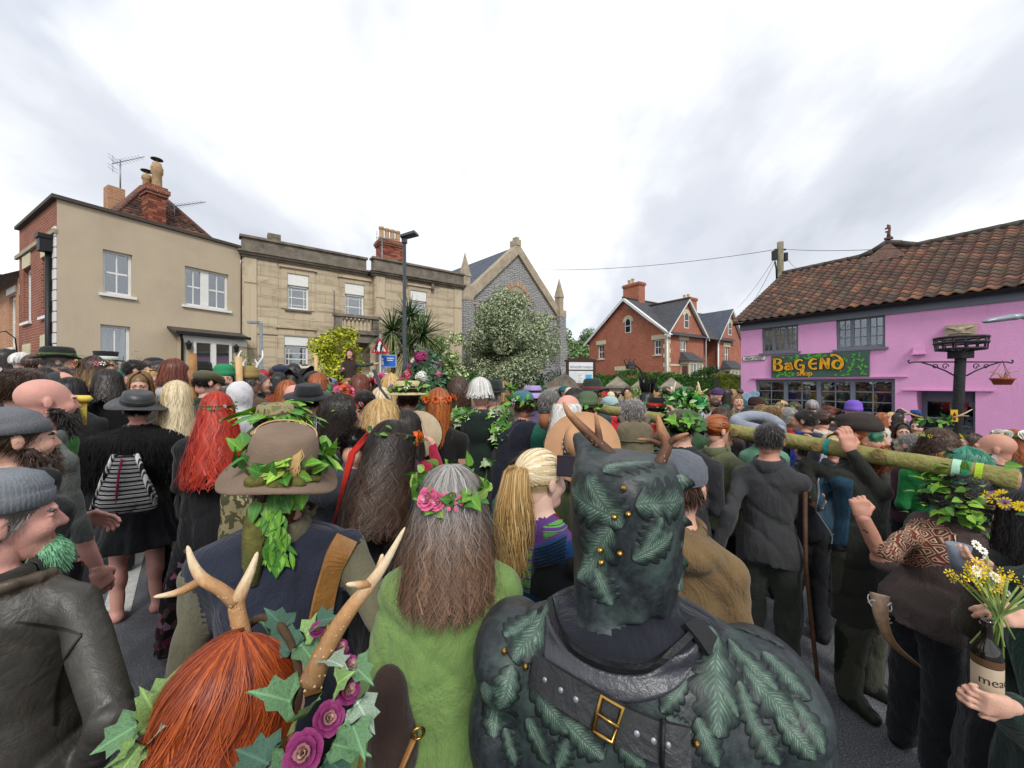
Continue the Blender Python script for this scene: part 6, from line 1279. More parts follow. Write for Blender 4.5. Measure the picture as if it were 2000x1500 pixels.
# road signs
b=P(742, 750, 9.0);r=empty('warning_sign', (b.x, b.y, 0), R(8), 'red bordered triangular warning sign with two walking elderly figures', 'road sign');zc=CH+(750-690)/F*9;s_=30/F*9
MB().tube([(0, .05, 0), (0, .05, zc+s_*1.25)], .03, 8).build('post', m_galv, r)
def tri(k):return[(-s_*k*.58, zc+s_*.36-s_*.36*k), (s_*.58*k, zc+s_*.36-s_*.36*k), (0, zc+s_*.36+s_*.66*k)]
MB().prism(tri(1.0), 0, .012).build('plate', mat('sign_red', '#b3202c', .45, .08, 5), r);MB().prism(tri(.66), -.004, -.001).build('panel', m_white, r)
fg=MB()
for fx in(-.065, .045):
 zz=zc+s_*.16;u=s_/.35
 fg.prism([(fx*u+.022*math.cos(a)+.01, zz+.2*u*.9+.022*math.sin(a)) for a in np.linspace(0, 5.6, 8)], -.008, -.005);fg.prism([(fx*u-.045, zz+.05), (fx*u+.0, zz+.04), (fx*u+.03, zz+.13), (fx*u+.0, zz+.165), (fx*u-.03, zz+.14)], -.008, -.005)
 fg.prism([(fx*u-.045, zz-.04), (fx*u-.025, zz-.04), (fx*u-.0, zz+.06), (fx*u-.04, zz+.06)], -.008, -.005);fg.prism([(fx*u+.01, zz-.04), (fx*u+.03, zz-.04), (fx*u+.0, zz+.06), (fx*u-.03, zz+.055)], -.0081, -.005)
fg.prism([(.09, zc+s_*.05), (.1, zc+s_*.05), (.075, zc+s_*.4), (.065, zc+s_*.4)], -.008, -.005);fg.build('pictogram', m_black, r)
b=P(757, 702, 9.3);r=empty('direction_sign', (b.x, b.y, 0), R(8), 'blue rectangular road sign under the warning triangle', 'road sign');z0, z1=CH+33/F*9.3, CH+57/F*9.3
MB().tube([(-.1, .05, 0), (-.1, .05, z1)], .03, 8).build('post', m_galv, r);ubox('border', m_white, r, -.2, .2, 0, .012, z0, z1);ubox('plate', mat('sign_blue', '#1f62b8', .45, .08, 5), r, -.19, .19, -.003, -.0005, z0+.01, z1-.01)
mb=MB();mb.prism([(-.12+.03*math.cos(a), (z0+z1)/2+.04+.03*math.sin(a)) for a in np.linspace(0, 5.6, 8)], -.007, -.004);mb.box(-.15, -.09, -.007, -.004, z0+.05, (z0+z1)/2);mb.box(-.02, .15, -.007, -.004, z1-.09, z1-.07);mb.box(-.02, .12, -.007, -.004, z1-.14, z1-.12);mb.build('symbol', m_white, r)
# beacon post with fire basket
Yb=6.8;b=P(1868, 750, Yb);r=empty('beacon_post', (b.x, b.y, 0), 0, 'dark timber post carrying an iron fire basket and scrolled brackets', 'beacon');zz=lambda py:CH-(py-750)/F*Yb;dx_=(1876-1868)/F*Yb
mb=MB();mb.tube([(-.05, 0, 0), (dx_, 0, zz(700)), (dx_, 0, zz(684))], [.075, .07, .066], 10);mb.box(dx_-.11, dx_+.11, -.11, .11, zz(700), zz(685));mb.build('post', mat('dark_post', '#2e2f31', .8, .35, 5, .02, 30), r)
rb=36/F*Yb;bk=MB()
for zq, rr in((zz(660), rb), (zz(670), rb*.99), (zz(682), rb*.93)):
 th=np.linspace(0, 2*math.pi, 29);bk.tube([(dx_+rr*math.cos(t), rr*math.sin(t), zq) for t in th], .018, 6, cap=False, sq=1.3)
for k in range(14):
 t=k*2*math.pi/14;bk.tube([(dx_+rb*math.cos(t), rb*math.sin(t), zz(659)), (dx_+rb*.93*math.cos(t), rb*.93*math.sin(t), zz(683)), (dx_+.1*math.cos(t), .1*math.sin(t), zz(686))], .014, 5)
bk.build('fire_basket', m_black, r)
for sx in(-1, 1):
 br=MB();e=sx*100/F*Yb;z0=zz(707);br.tube([(dx_+sx*.06, 0, z0), (dx_+e*.9, 0, z0), (dx_+e, 0, z0-.02), (dx_+e*1.03, 0, z0+.02), (dx_+e, 0, z0+.03)], .012, 6);br.tube([(dx_+sx*.1, 0, zz(734)), (dx_+e*.3, 0, zz(724)), (dx_+e*.55, 0, zz(714)), (dx_+e*.75, 0, z0-.01)], .012, 6)
 for cxx, rr in((.3, .06), (.5, .05)):br.tube([(dx_+e*cxx+rr*(1-t/9)*math.cos(t*sx), 0, z0-.08+rr*(1-t/9)*math.sin(t)) for t in np.linspace(0, 7, 16)], .008, 5)
 br.build('bracket', m_black, r)
b2=P(1878, 645, Yb+.8);r=empty('carved_block', (b2.x, b2.y, b2.z-.1), -.9, 'carved tan stone face block fixed to the pink wall above the fire basket', 'carving');mb=MB();bl=K;
kx, kz=K.at(1877, 646);r.location=((K.o+K.d*kx).x, (K.o+K.d*kx).y, kz);r.rotation_euler=(0, 0, math.atan2(-6.11, 4.0))
mb=MB();mb.box(-.3, .3, -.16, -.001, -.17, .17);mb.build('block', m_dress, r);fc_=MB();fc_.lathe([(.0, .09), (.08, .07), (.12, 0), (.08, -.07), (0, -.09)], 10, T=Matrix.Translation((0, -.17, 0)), sy=.5);fc_.tube([(-.25, -.17, .1), (-.1, -.19, .05), (0, -.2, -.02), (.1, -.19, .05), (.25, -.17, .1)], .03, 6);fc_.tube([(-.22, -.17, -.1), (0, -.19, -.06), (.22, -.17, -.1)], .025, 6);fc_.build('carved_face', m_dress, r)
b=P(1958, 745, Yb);r=empty('hanging_flower_pot', b, 0, 'terracotta hanging pot with dead plants on the right bracket', 'flower pot');mb=MB();mb.lathe([(0, -.06), (.1, -.06), (.135, .03), (.15, .03), (.15, .06), (.13, .06), (.12, .03), (0, .02)], 16);mb.build('pot', mat('terracotta', '#9a5030', .85, .2, 8), r);mb=MB();g=random.Random(1)
for i in range(16):a=g.uniform(0, 6.28);q=g.uniform(.1, .3);mb.tube([(0, 0, .02), (q*.4*math.cos(a), q*.4*math.sin(a), .15), (q*math.cos(a), q*math.sin(a), g.uniform(.1, .26))], .004, 4)
mb.build('dead_plant', mat('dry_plume', '#b59a72'), r);mb=MB()
for a in(0, 2.1, 4.2):mb.tube([(.14*math.cos(a), .14*math.sin(a), .06), (0, 0, .36)], .004, 4)
mb.build('hanger', m_black, r)
b=P(1864, 812, Yb-.2);r=empty('yellow_notice', (b.x, b.y, b.z), 0, 'small yellow notice with black figure strapped to the beacon post', 'notice');mb=MB();mb.box(-.06, .06, 0, .01, -.1, .1);mb.build('plate', mat('notice_yellow', '#c99a20', .5, .1, 8), r);MB().prism([(-.045, -.02), (.0, .06), (.045, -.02), (.02, -.02), (.02, -.08), (-.02, -.08), (-.02, -.02)], -.005, -.001).build('symbol', m_black, r)
# telegraph pole, wires
b=P(1524, 750, 21.5);r=empty('telegraph_pole', (b.x, b.y, 0), 0, 'wooden telegraph pole behind the left end of the pantile roof', 'telegraph pole');zt_=CH+277/F*21.5;zz=lambda py:CH+(750-py)/F*21.5
MB().tube([(-.02, 0, 0), (0, 0, zt_)], [.2, .16], 10).build('pole', mat('pole_wood', '#7d7763', .95, .3, 4, .01, 30), r);mb=MB();mb.box(-.42, -.2, -.1, .1, zz(508), zz(490));mb.box(.2, .36, -.1, .1, zz(510), zz(494));mb.box(-.3, .3, -.03, .03, zz(489), zz(486));mb.tube([(-.3, 0, zz(510)), (-.22, 0, zz(525)), (-.2, 0, zz(545))], .04, 6);mb.build('junction_box', m_black, r)
def wire(pts, label, sag=.0, rad=.012):
 p=[Vector(q) for q in pts];o0=p[0];n=14;q=[(p[0].lerp(p[1], t)-Vector((0, 0, sag*4*t*(1-t)))-o0) for t in np.linspace(0, 1, n)];o=MB().tube(q, rad, 4).build('overhead_wire', m_black, None, Matrix.Translation(o0));tag(o, label, 'wire', 'overhead wires')
pt=Vector((b.x, b.y, zz(486)));wire((pt, P(1052, 527, 30)), 'overhead wire from the telegraph pole towards the church gable', .35, .014);wire((pt, P(2080, 452, 9.5)), 'overhead wire from the telegraph pole across the pantile roof', .25, .011)
wire((pt-Vector((.3, 0, .5)), P(1440, 602, 36)), 'slack wire from the pole down to the far brick house', .2, .012);wire((pt-Vector((.3, 0, .7)), P(1458, 607, 30)), 'second slack wire down to the brick houses', .2, .012);wire((pt+Vector((.3, 0, -.4)), P(1556, 524, 22)), 'short wire dropping from the pole to the pantile roof ridge', .1, .01)
# curved iron lantern
b=P(1262, 750, 15.9);r=empty('iron_lantern', (b.x, b.y, 0), 0, 'curved black iron lamp bracket with hanging lantern before the brick gable', 'lantern');zz=lambda py:CH+(750-py)/F*15.9;xx=lambda px:(px-1262)/F*15.9
mb=MB();mb.tube([(0, 0, 0), (xx(1257), 0, zz(760)), (xx(1256), 0, zz(735)), (xx(1249), 0, zz(720)), (xx(1238), 0, zz(712)), (xx(1226), 0, zz(709))], .035, 8)
for q in(1222, 1231, 1240):mb.tube([(xx(q), 0, zz(712)), (xx(q-3), 0, zz(704)), (xx(q+1), 0, zz(701))], .02, 5)
mb.build('bracket', m_black, r);mb=MB();mb.box(xx(1224), xx(1239), -.16, .16, zz(720), zz(713));mb.lathe([(.22, 0), (.05, .14), (0, .15)], 8, T=Matrix.Translation((xx(1231.5), 0, zz(713))));mb.build('lamp_head', m_black, r);ubox('lamp_glass', m_glass_dark, r, xx(1226), xx(1237), -.175, -.161, zz(719.5), zz(714))
# painted board on the pink corner
kx, kz=K.at(1459, 780);o=MB();g=random.Random(4)
for cx_, cz_, rr in((0, 0, .32), (-.28, .2, .24), (.3, .22, .2)):o.prism([(cx_+rr*math.cos(a), cz_+rr*.75*math.sin(a)) for a in np.linspace(0, 5.8, 12)], -.03-.004*rr, -.004, 0)
w_=o.build('painted_cutout', mat('cutout_blue', '#8fb4c8', .6, .4, 6), None, Matrix.Translation(((K.o+K.d*kx).x, (K.o+K.d*kx).y, kz))@Matrix.Rotation(math.atan2(-6.11, 4), 4, 'Z'));tag(w_, 'pale blue wavy cut-out decoration on the left corner of the pink shop', 'decoration')
# ================================================================ the crowd (middle and far)
p=person
G_=GRN
S_=lambda k, **kw:('short', k, kw)
Lg=lambda k, L=.36, **kw:('long', k, dict(length=L, **kw))
Cu=lambda k, L=.2, **kw:('curly', k, dict(length=L, **kw))
Bo=lambda k, **kw:('bob', k, kw)
def crown_for(o, HM, fl, seed, nl=30, nf=8, near=False, **kw):return crown_ring(o, HM, [G_[0], G_[1], G_[2]], [(FL[a], b) for a, b in fl], seed, nl, nf, near=near, **kw)
# ---- left block ----
p('dark haired woman lifting a phone by the white bay window', 14, 684, 7, 60, '#26282a', hair=Bo('dark'), arms='phone', neck='#c8c8cc')
p('balding white haired man with a red scarf beside the phone woman', 44, 690, 6.6, 60, '#2a2c33', hair=S_('white'), collar='#b3202a')
p('brown haired man between the red scarf and the feathered hat', 69, 694, 6.0, 60, '#3a3a3c', hair=S_('brown'))
o, HM, s=p('grey bearded man in a dark feathered hat and navy jacket', 114, 684, 5.0, 88, '#232a3c', hair=S_('grey'), beard=.01, hat=('wide', '#1c2420', dict(crown=(.1, .09, .1), brim=.15, band='#4a5a2c', saddle=-.02)), collar='#9fb2cc')
mb=MB();mb.tube([(.0, .1, .07), (-.02, -.05, .08), (-.03, -.24, .11)], [.004, .012, .002], 6, sq=.2);mb.build('feather', mat('pheasant_feather', '#7a4a2a', .7, .4, 40), o, HM)
mb=MB();[scatter(mb, 'oval', orient((.1*math.cos(a), .118*math.sin(a), .06), (math.cos(a+1), math.sin(a+1), .3), (0, 0, 1), 0, .06), i%2) for i, a in enumerate(np.linspace(0, 6, 14))];mb.build('hat_leaves', [G_[1], G_[3]], o, HM)
p('woman with long wavy grey hair and camouflage jacket behind the feathered hat', 146, 699, 5.6, 20, patterned('camo_green', ['#5a5a40', '#3a4030', '#77704f', '#2b2e26'], 14, 'NOISE'), hair=Lg('silverbrown', .42, tip='sandy', wave=.03), legs='skirt')
o, HM, s=p('brown haired woman wearing a peach flower crown, smiling in profile', 190, 699, 4.7, 95, '#50545a', hair=Lg('brown', .3, tip='sandy'), collar='#7a9ab0');crown_for(o, HM, [('peach', 'rose'), ('white', 'blossom'), ('pink', 'blossom')], 3, 14, 13, fsize=.05)
p('long haired woman in a black top hat with chequered band', 205, 694, 6.4, 120, '#2c3a34', hair=Lg('brown', .4), hat=('top', '#141417', dict(band='#d8d8d8', h=.1, brim=.14)))
p('smiling woman with teal green hair by the ground floor window', 245, 722, 5.4, 150, '#4a4a50', hair=Bo('greygreen', length=.16))
p('dark haired woman in a shaggy black fur coat seen from behind', 212, 725, 4.0, 5, '#131316', hair=Lg('dark', .16), build=1.15, outer='coat', kind='fur', group=None)
o, HM, s=p('woman with a big red flower on dark hair, behind the bald man', 92, 722, 4.4, 80, '#1d1e22', hair=Bo('dark'))
crown_for(o, HM, [('red', 'rose')], 5, 6, 5, fsize=.06, fphi=(-.3, 1.6))
p('person in a dark grey hood looking right below the feathered hat', 118, 727, 4.1, 92, '#33363b', hair=None, extra=lambda s, z, hc:[ell('top', hc+np.array([0, -.035, .03]), (.1, .1, .115), .02)])
p('large person in a black coat behind the bald head', 140, 741, 3.7, 40, '#17181b', hair=Bo('black'), build=1.3, outer='coat')
p('brown haired person with red collar and green hood at the left edge', 48, 719, 2.2, 40, '#3f7a3a', hair=S_('brown'), collar='#b3202a', build=1.05, extra=lambda s, z, hc:[ell('#1c1c20', (0, -.12, z(1.4)), (.13, .06, .09), .03)])
o, HM, s=p('bald pink headed man with dark beard and rolled grey sleeves', 84, 741, 1.95, 62, '#5a5f5a', hair=('bald', 'dark'), skin='pink', beard=.03, hy=15, hs=.86, build=.85, sleeve=.62, arms=('fold', ((.2, .02, 1.1), (.2, .1, .86))), lk=dict(beard_tone='dark'))
yb=MB();yb.tube([(0, 0, 0), (.0, 0, .12)], [.028, .03], 8, sq=.5);yb.lathe([(0, -.02), (.07, -.018), (.085, 0), (.07, .018), (0, .02)], 18, sy=.55, T=Matrix.Translation((-.03, 0, .14)));o2=yb.build('plastic_bat', mat('yellow_plastic', '#d8c04a', .5, .1, 5), None, Matrix.Translation(P(158, 830, 2.1)));tag(o2, 'yellow rounded plastic handle sticking up beside the bald man', 'toy')
# ---- by the cream house door ----
p('young man with cropped dark hair in profile below the cream wall', 266, 703, 5.4, 92, '#1c1d20', hair=S_('dark'))
p('man in a navy cap standing against the cream wall', 300, 700, 6.6, 90, '#26303a', hair=S_('dark'), hat=('cap', '#1c2230'))
p('short brown haired woman behind the blond woman near the cream wall', 290, 708, 6.1, 60, '#3c3a40', hair=Bo('brown'))
p('dark long haired woman in profile left of the white hoodie', 313, 708, 5.6, 92, '#2a2a30', hair=Lg('dark', .25))
o, HM, s=p('auburn haired woman in a fluffy white hoodie by the knobbly staff', 345, 704, 4.5, 72, '#cfd0d2', hair=Bo('auburn'), kind='fur', build=1.1, extra=lambda s, z, hc:[ell('top', (0, -.1, z(1.43)), (.15, .09, .09), .03)])
p('grey blond woman facing the camera behind the black hat', 275, 729, 4.6, 190, '#6a6258', hair=Bo('sandy', length=.18), hp=15)
p('blond woman with a fringe smiling beside the grey blond woman', 297, 724, 5.0, 150, '#8a8276', hair=Bo('blond'))
p('woman with dreadlocked green and blond braids tied high', 345, 748, 3.55, 8, '#c9c2b2', hair=('long', 'pale', dict(length=.4, tip=None, spread=.8, gather=None, flare=.5)), kind='fur', build=1.1)
dr=bpy.data.objects[-1] if False else None
p('dark haired person behind the black leather hat', 395, 714, 6.2, 20, '#202226', hair=Bo('dark'), hat=('wide', '#17181a', dict(brim=.15, saddle=0)))
p('person raising a camera with both hands by the french doors', 402, 716, 6.8, 30, '#b8b0a6', hair=S_('sandy'), arms='phone')
p('man in an olive flat cap and dark waxed jacket looking down right', 402, 724, 4.2, 60, '#2c2f38', hair=S_('dark'), hat=('flat', '#54523c'), hp=12, collar='#1f3a2c')
p('smiling grey bearded man in a bright green cap facing the camera', 438, 719, 4.9, 175, '#7a7a2c', hair=Lg('grey', .25, flare=.3), beard=.03, hat=('beanie', '#2f8a5a', dict(h=.115)), collar='#2038a0')
p('man in a tan cap and brown coat left of the white antlers', 484, 722, 4.6, 10, '#5a4c3c', hair=S_('grey'), hat=('beanie', '#9a8450', dict(h=.11)), build=1.15)
o, HM, s=p('person in a plain white hood and white top seen from behind', 470, 748, 3.55, 12, '#d6d6d8', bot='#a8a8ac', hair=None, build=1.0, neck='#d6d6d8', extra=lambda s, z, hc:[ell('top', hc+np.array([0, -.03, .025]), (.105, .115, .13), .03), cap('top', (0, -.05, z(1.4)), hc, .09, .08, k=.04)])
p('grey cropped man in a black top looking right by the pier', 505, 728, 5.4, 85, '#1d1d20', hair=S_('grey'))
p('person in a rust sleeve holding up a phone near the stone pier', 545, 730, 6.3, 20, '#8f3a26', hair=Bo('black'), arms='phone')
p('man in a large black tricorn hat, left of the pair', 572, 728, 7.0, 20, '#1a1a1d', hair=Lg('dark', .2), hat=('tri', '#141416'))
p('person in a tall black feathered tricorn under the stone house window', 600, 722, 6.7, -20, '#1a1a1d', hair=Lg('black', .2), hat=('tri', '#17171a', dict()))
p('dark cropped man looking right behind the black brimmed hat', 615, 726, 5.8, 80, '#2c2c30', hair=S_('dark'))
p('man peering over the tricorn hats from the window side', 582, 718, 9.0, 180, '#303038', hair=S_('brown'))
p('woman with long straight auburn hair left of the black brimmed hat', 562, 746, 4.4, 15, '#3a2f2c', hair=Lg('ginger', .38))
p('bald man partly hidden by the black brimmed hat', 574, 752, 4.1, 15, '#3c3e44', hair=('bald', 'grey'), skin='pink')
poncho=patterned('striped_poncho', ['#16161e', '#d0d0d4', '#16161e', '#22222c', '#8a8a94', '#16161e', '#b8b8c0', '#16161e'], 4.2, 'X')
p('person in a flat-crowned black hat and striped black and white poncho', 603, 756, 3.45, 5, poncho, hair=S_('dark'), hat=('wide', '#1d2226', dict(crown=(.1, .09, .095), brim=.175, saddle=.0, flat=True, tilt=10)), outer='shawl')
o, HM, s=p('ginger haired woman with one red flower, behind the poncho', 622, 732, 4.8, 15, '#5a3a2c', hair=Lg('ginger', .25));crown_for(o, HM, [('red', 'rose')], 8, 5, 3, fphi=(-1.6, -.7))
o, HM, s=p('woman crowned with large pink and coral roses in a red top', 655, 756, 3.9, 65, '#a81e28', hair=Lg('brown', .3));crown_for(o, HM, [('pink', 'rose'), ('magenta', 'rose'), ('orange', 'rose')], 9, 26, 12, fsize=.085, z=.07)
o, HM, s=p('woman with deep red curled hair and red roses right of the rose crown', 703, 734, 4.5, 0, '#8a2a26', hair=Lg('auburn', .35, wave=.05));crown_for(o, HM, [('red', 'rose')], 10, 6, 6, fphi=(-1.8, .2), fsize=.05)
o, HM, s=p('person wearing orange blossoms between the rose crowns', 683, 742, 5.2, 60, '#5c4030', hair=Lg('sandy', .25));crown_for(o, HM, [('orange', 'blossom'), ('red', 'rose'), ('peach', 'rose')], 31, 8, 12, fsize=.05)
o, HM, s=p('woman with dark curly hair and a band of small pink flowers', 668, 776, 2.85, 75, '#16161a', hair=Cu('dark', .42, flare=.35), sleeve=.2);crown_for(o, HM, [('pink', 'rose'), ('red', 'blossom'), ('white', 'blossom')], 12, 22, 9, near=True, fsize=.032, size=.028, fphi=(-1.0, 1.2))
p('broad dark cropped man in a brown leather jacket', 713, 762, 3.5, 5, '#2c2522', hair=S_('dark'), build=1.2, kind='leather', collar='#4a4a50', skin='tan')
p('woman with pale ash blond hair right of the leather jacket', 745, 760, 4.0, 10, '#c9c4bc', hair=Lg('pale', .32))
o, HM, s=p('woman with a blond braid and red flower, red dress', 765, 734, 4.3, 15, '#b3241f', hair=Lg('blond', .36, flare=.1));crown_for(o, HM, [('red', 'rose'), ('pink', 'rose')], 13, 4, 4, fphi=(-1.4, -.2), fsize=.07)
o, HM, s=p('dark haired woman with a crown of large white blooms', 746, 734, 4.9, 15, '#2a2a2c', hair=Bo('dark'));crown_for(o, HM, [('white', 'blossom'), ('white', 'rose'), ('pink', 'rose')], 14, 8, 14, fsize=.09, z=.075)
p('person in a small pale blue hat behind the rose crowns', 645, 738, 7.5, 10, '#3a4a50', hair=S_('grey'), hat=('flat', '#6a8a9a'))
o, HM, s=p('man in a flower decked straw hat, brown waistcoat and pale blue sleeves', 797, 752, 3.3, 3, '#2c2422', hair=S_('brown'), hat=('wide', '#c9b88a', dict(crown=(.1, .09, .1), brim=.16, saddle=.0)), lk=dict(sleeve='#a9b4cc'), collar='#8a8f9a', build=1.05)
crown_for(o, HM, [('purple', 'blossom'), ('white', 'blossom'), ('lilac', 'rose')], 15, 40, 8, z=.085, r=(.105, .125), fsize=.05, tilt=-.02)
# satchel bag of that man
mb=MB();mb.lathe([(0, -.17), (.1, -.16), (.14, -.1), (.13, .05), (.08, .11), (0, .12)], 16, sy=.5);mb.tube([(-.12, 0, .1), (-.28, .02, .3), (-.36, .1, .45)], .018, 6, sq=.4);o2=mb.build('shoulder_bag', cloth('#1b1c1f', 'leather'), None, Matrix.Translation(P(812, 835, 3.05)));tag(o2, 'black leather bag slung across the back of the brown waistcoat', 'bag')
o, HM, s=p('woman with auburn updo, orange flowers, bare shoulders and brown fur skirt', 857, 763, 3.1, 6, '#14100f', '#2b1714', hair=Lg('ginger', .3, flare=-.25, spread=.75), sleeve=0., legs='skirt', hem=.1, lk=dict(bottom=cloth('#3a211b', 'fur')), arms=('down', 'chest'));crown_for(o, HM, [('orange', 'blossom'), ('orange', 'rose'), ('peach', 'blossom')], 16, 10, 16, fsize=.045)
# lacing straps: skin back above the bodice
p('bald pale man between the ivy costume and the long brown curls', 880, 748, 5.0, 20, '#5a5f4a', hair=('bald', 'grey'), skin='pink')
p('woman with waist long brown curls and an orange top', 897, 742, 4.1, 12, '#b8401f', hair=Cu('brown', .6, flare=.1), build=.95)
o, HM, s=p('white haired person in a long dark green hooded cloak hung with ivy', 938, 741, 3.6, 3, '#14241f', hair=Bo('white', length=.05), outer='cloak', hem=.06, build=1.08, extra=lambda s, z, hc:[ell('top', (0, -.15, z(1.36)), (.17, .08, .15), .04), ell('top', (0, -.13, z(1.44)), (.19, .09, .04), .03)])
mb=MB();g=random.Random(3)
for i in range(150):
 a=g.uniform(-2.9, 2.9);rr=.2;mb_o=Vector((rr*math.sin(a), -.02-.14*math.cos(a), -.17+.02*g.gauss(0, 1.2)-(.0)));
 if i>105:t=g.random();mb_o=Vector((.16+.05*g.gauss(0, 1), -.2-.02*t, -.2-.36*t))
 scatter(mb, 'ivy', orient(mb_o, (g.gauss(0, 1), -abs(g.gauss(.6, .5)), g.gauss(-.3, .6)), (0, -.8, .5), g.uniform(-.6, .6), g.uniform(.045, .085)), g.randrange(3))
mb.build('ivy_garland', [G_[0], G_[1], leafmat('ivy_pale', '#9fb086')], o, HM)
# ---- cone of foliage (Jack in the Green) ----
b=P(830, 750, 4.4);r=empty('foliage_costume', (b.x, b.y, 0), 0, 'tall cone costume covered in dark ivy with lilac and white flowers', 'leaf costume');MB().lathe([(.42, .1), (.38, 1.0), (.3, 1.7), (.16, 2.1), (.0, 2.28)], 20).build('frame', f_dark[2], r)
g=np.random.default_rng(5);n=5200;zz=.15+2.15*g.random(n)**.9;rr=np.interp(zz, [.1, 1., 1.7, 2.1, 2.3], [.42, .38, .3, .17, .05])*g.uniform(.98, 1.12, n);a=g.uniform(0, 6.283, n)
ps=np.column_stack([rr*np.cos(a), rr*np.sin(a), zz]);ns=np.column_stack([np.cos(a), np.sin(a), .3+0*a]);V, Fq, mi=leafcloud(n, ps, ns, .09, 3, .6, .6, 3);link('ivy', make_mesh('ivy', V, [Fq], [mat('ivy_dark', '#2f4a34', .5, .3, 4), mat('ivy_mid', '#41603f', .5, .3, 4), mat('ivy_grey', '#5c7a5c', .5, .3, 4)], [mi], True), r)
def cluster(parent, c, rad, n, mats, seed, size=.03, up=(0, -1, .4)):
 mb=MB();g=random.Random(seed)
 for i in range(n):
  u=Vector((g.gauss(0, 1), g.gauss(0, 1), g.gauss(0, 1))).normalized();u=(u+Vector(up)*.5).normalized();x_=u.orthogonal().normalized();scatter(mb, 'blossom', frame_mat(Vector(c)+u*rad*g.uniform(.6, 1), x_, u.cross(x_), u)@Matrix.Scale(size*g.uniform(.8, 1.4), 4), g.randrange(len(mats)))
 return mb.build('flower_cluster', mats, parent)
pxz=lambda px, py, Y=4.0:((px-830)/F*Y-.0, -.4, CH-(py-750)/F*Y)
for i, (px, py, rd, ms) in enumerate(((826, 698, .11, ['magenta']), (815, 704, .07, ['pink', 'white']), (802, 716, .06, ['magenta']), (856, 715, .07, ['magenta', 'lilac']), (803, 735, .09, ['pink', 'red']), (832, 737, .09, ['white']), (858, 731, .05, ['pink']), (803, 728, .04, ['red']))):
 c=Vector(pxz(px, py, 4.15));hz=c.z;rl=np.interp(hz, [.1, 1., 1.7, 2.1, 2.3], [.42, .38, .3, .17, .05]);x=max(-rl, min(rl, c.x));y=-math.sqrt(max(.0, rl*rl-x*x));cluster(r, (x, y, hz), rd*.75, 40, [FL[m] for m in ms], 60+i, .05)
# ---- speaker on the platform ----
b=P(685, 750, 9.6);o, HM, s=p('red haired woman in brown standing raised with one arm stretched out', 684, 682, 9.6, 195, '#3a2a24', '#2b201d', hair=Lg('auburn', .4, wave=.03), base=1.05, arms=(((.3, .1, 1.33), (.62, .16, 1.36)), ((.2, .05, 1.12), (.12, .2, 1.2))), legs='skirt', hem=.1, vox=.018, hvox=.01, lk=dict(sleeve='#3b4a3a'))
r=empty('platform', (b.x, b.y, 0), 0, 'low timber platform hidden in the crowd under the raised woman', 'platform');ubox('deck', m_wood, r, -.7, .7, -.5, .5, .95, 1.05)
for sx in(-.6, .6):
 for sy in(-.4, .4):ubox('leg', m_wood, r, sx-.05, sx+.05, sy-.05, sy+.05, 0, .948)
# ---- log carriers and around ----
p('man in a small dark green hat behind the ivy cloak', 962, 752, 4.3, 30, '#3c4038', hair=S_('grey'), hat=('wide', '#1e2c26', dict(brim=.13, saddle=0, flat=True)))
o, HM, s=p('person with a thick ivy and lilac garland under the church tree', 985, 748, 4.9, 10, '#5d6148', hair=Bo('sandy'));crown_for(o, HM, [('lilac', 'blossom'), ('white', 'blossom')], 20, 50, 6, z=.06, size=.07)
o, HM, s=p('man in a teal cap and navy hooded cloak with an arm over the log', 1022, 766, 3.45, -12, '#141828', hair=S_('brown'), outer='cloak', hem=.2, build=1.15, hat=('cap', '#3d7078', dict(tilt=0)), skin='ruddy', arms=(((.25, .1, 1.36), (.3, .24, 1.5)), None), extra=lambda s, z, hc:[ell('top', (0, -.14, z(1.37)), (.16, .07, .14), .04)], sleeve=.0);crown_for(o, HM, [('white', 'blossom')], 21, 34, 2, z=.04, size=.065)
p('person in a floppy lavender sun hat', 1040, 757, 4.7, 10, '#6a5a78', hair=Bo('brown'), hat=('wide', '#a592c4', dict(crown=(.1, .09, .09), brim=.15, droop=.04, saddle=.0)))
o, HM, s=p('grey curly haired man in a teal green robe lifting a paper coffee cup', 1073, 761, 3.3, 12, '#0f5a48', hair=S_('grey'), arms=(((.22, .0, 1.12), (.1, .2, 1.22)), 'fold'), build=1.1, collar='#3a4a34')
c=P(1063, 817, 2.95);r2=empty('coffee_cup', c, 0, 'brown paper coffee cup with black lid held by the teal robed man', 'cup');MB().lathe([(0, -.07), (.03, -.07), (.042, .04), (0, .04)], 16).build('cup', mat('kraft_paper', '#8a5a38', .8, .15, 10), r2);MB().lathe([(.045, .04), (.045, .052), (.038, .056), (.038, .064), (0, .064)], 16).build('lid', m_black, r2)
B_=Body();B_.add(hand_prims('skin', c+Vector((-.06, .02, -.14)), (.3, 0, 1), (.9, .2, .0), -1, (.5, .5, .3)), .006)
p('bald man with flowing white side hair and beard beside the tan hat', 1110, 772, 3.0, 40, '#4a5040', hair=('long', 'white', dict(length=.25, front=1.3, spread=1.0, top=(.084, .102, .03), flare=.3)), skin='pink', scalp='white', beard=.05, lk=dict(scalp=skinmat('pink'), beard_tone='white'), build=1.05)
o, HM, s=p('man in a dark green trilby with a maroon band', 1157, 750, 4.7, 20, '#3c4a52', hair=S_('brown'), hat=('wide', '#27352c', dict(crown=(.1, .09, .125), brim=.135, band='#7a2c38', saddle=-.02)));crown_for(o, HM, [('white', 'blossom')], 33, 22, 1, z=.0, size=.05)
o, HM, s=p('person in a rounded sage green cap dressed with leaves, hand on the log', 1148, 774, 3.9, 30, '#5f6f58', hair=S_('brown'), hat=('beanie', '#55684c', dict(h=.12)));crown_for(o, HM, [('white', 'blossom')], 22, 30, 1, z=.02, size=.06)
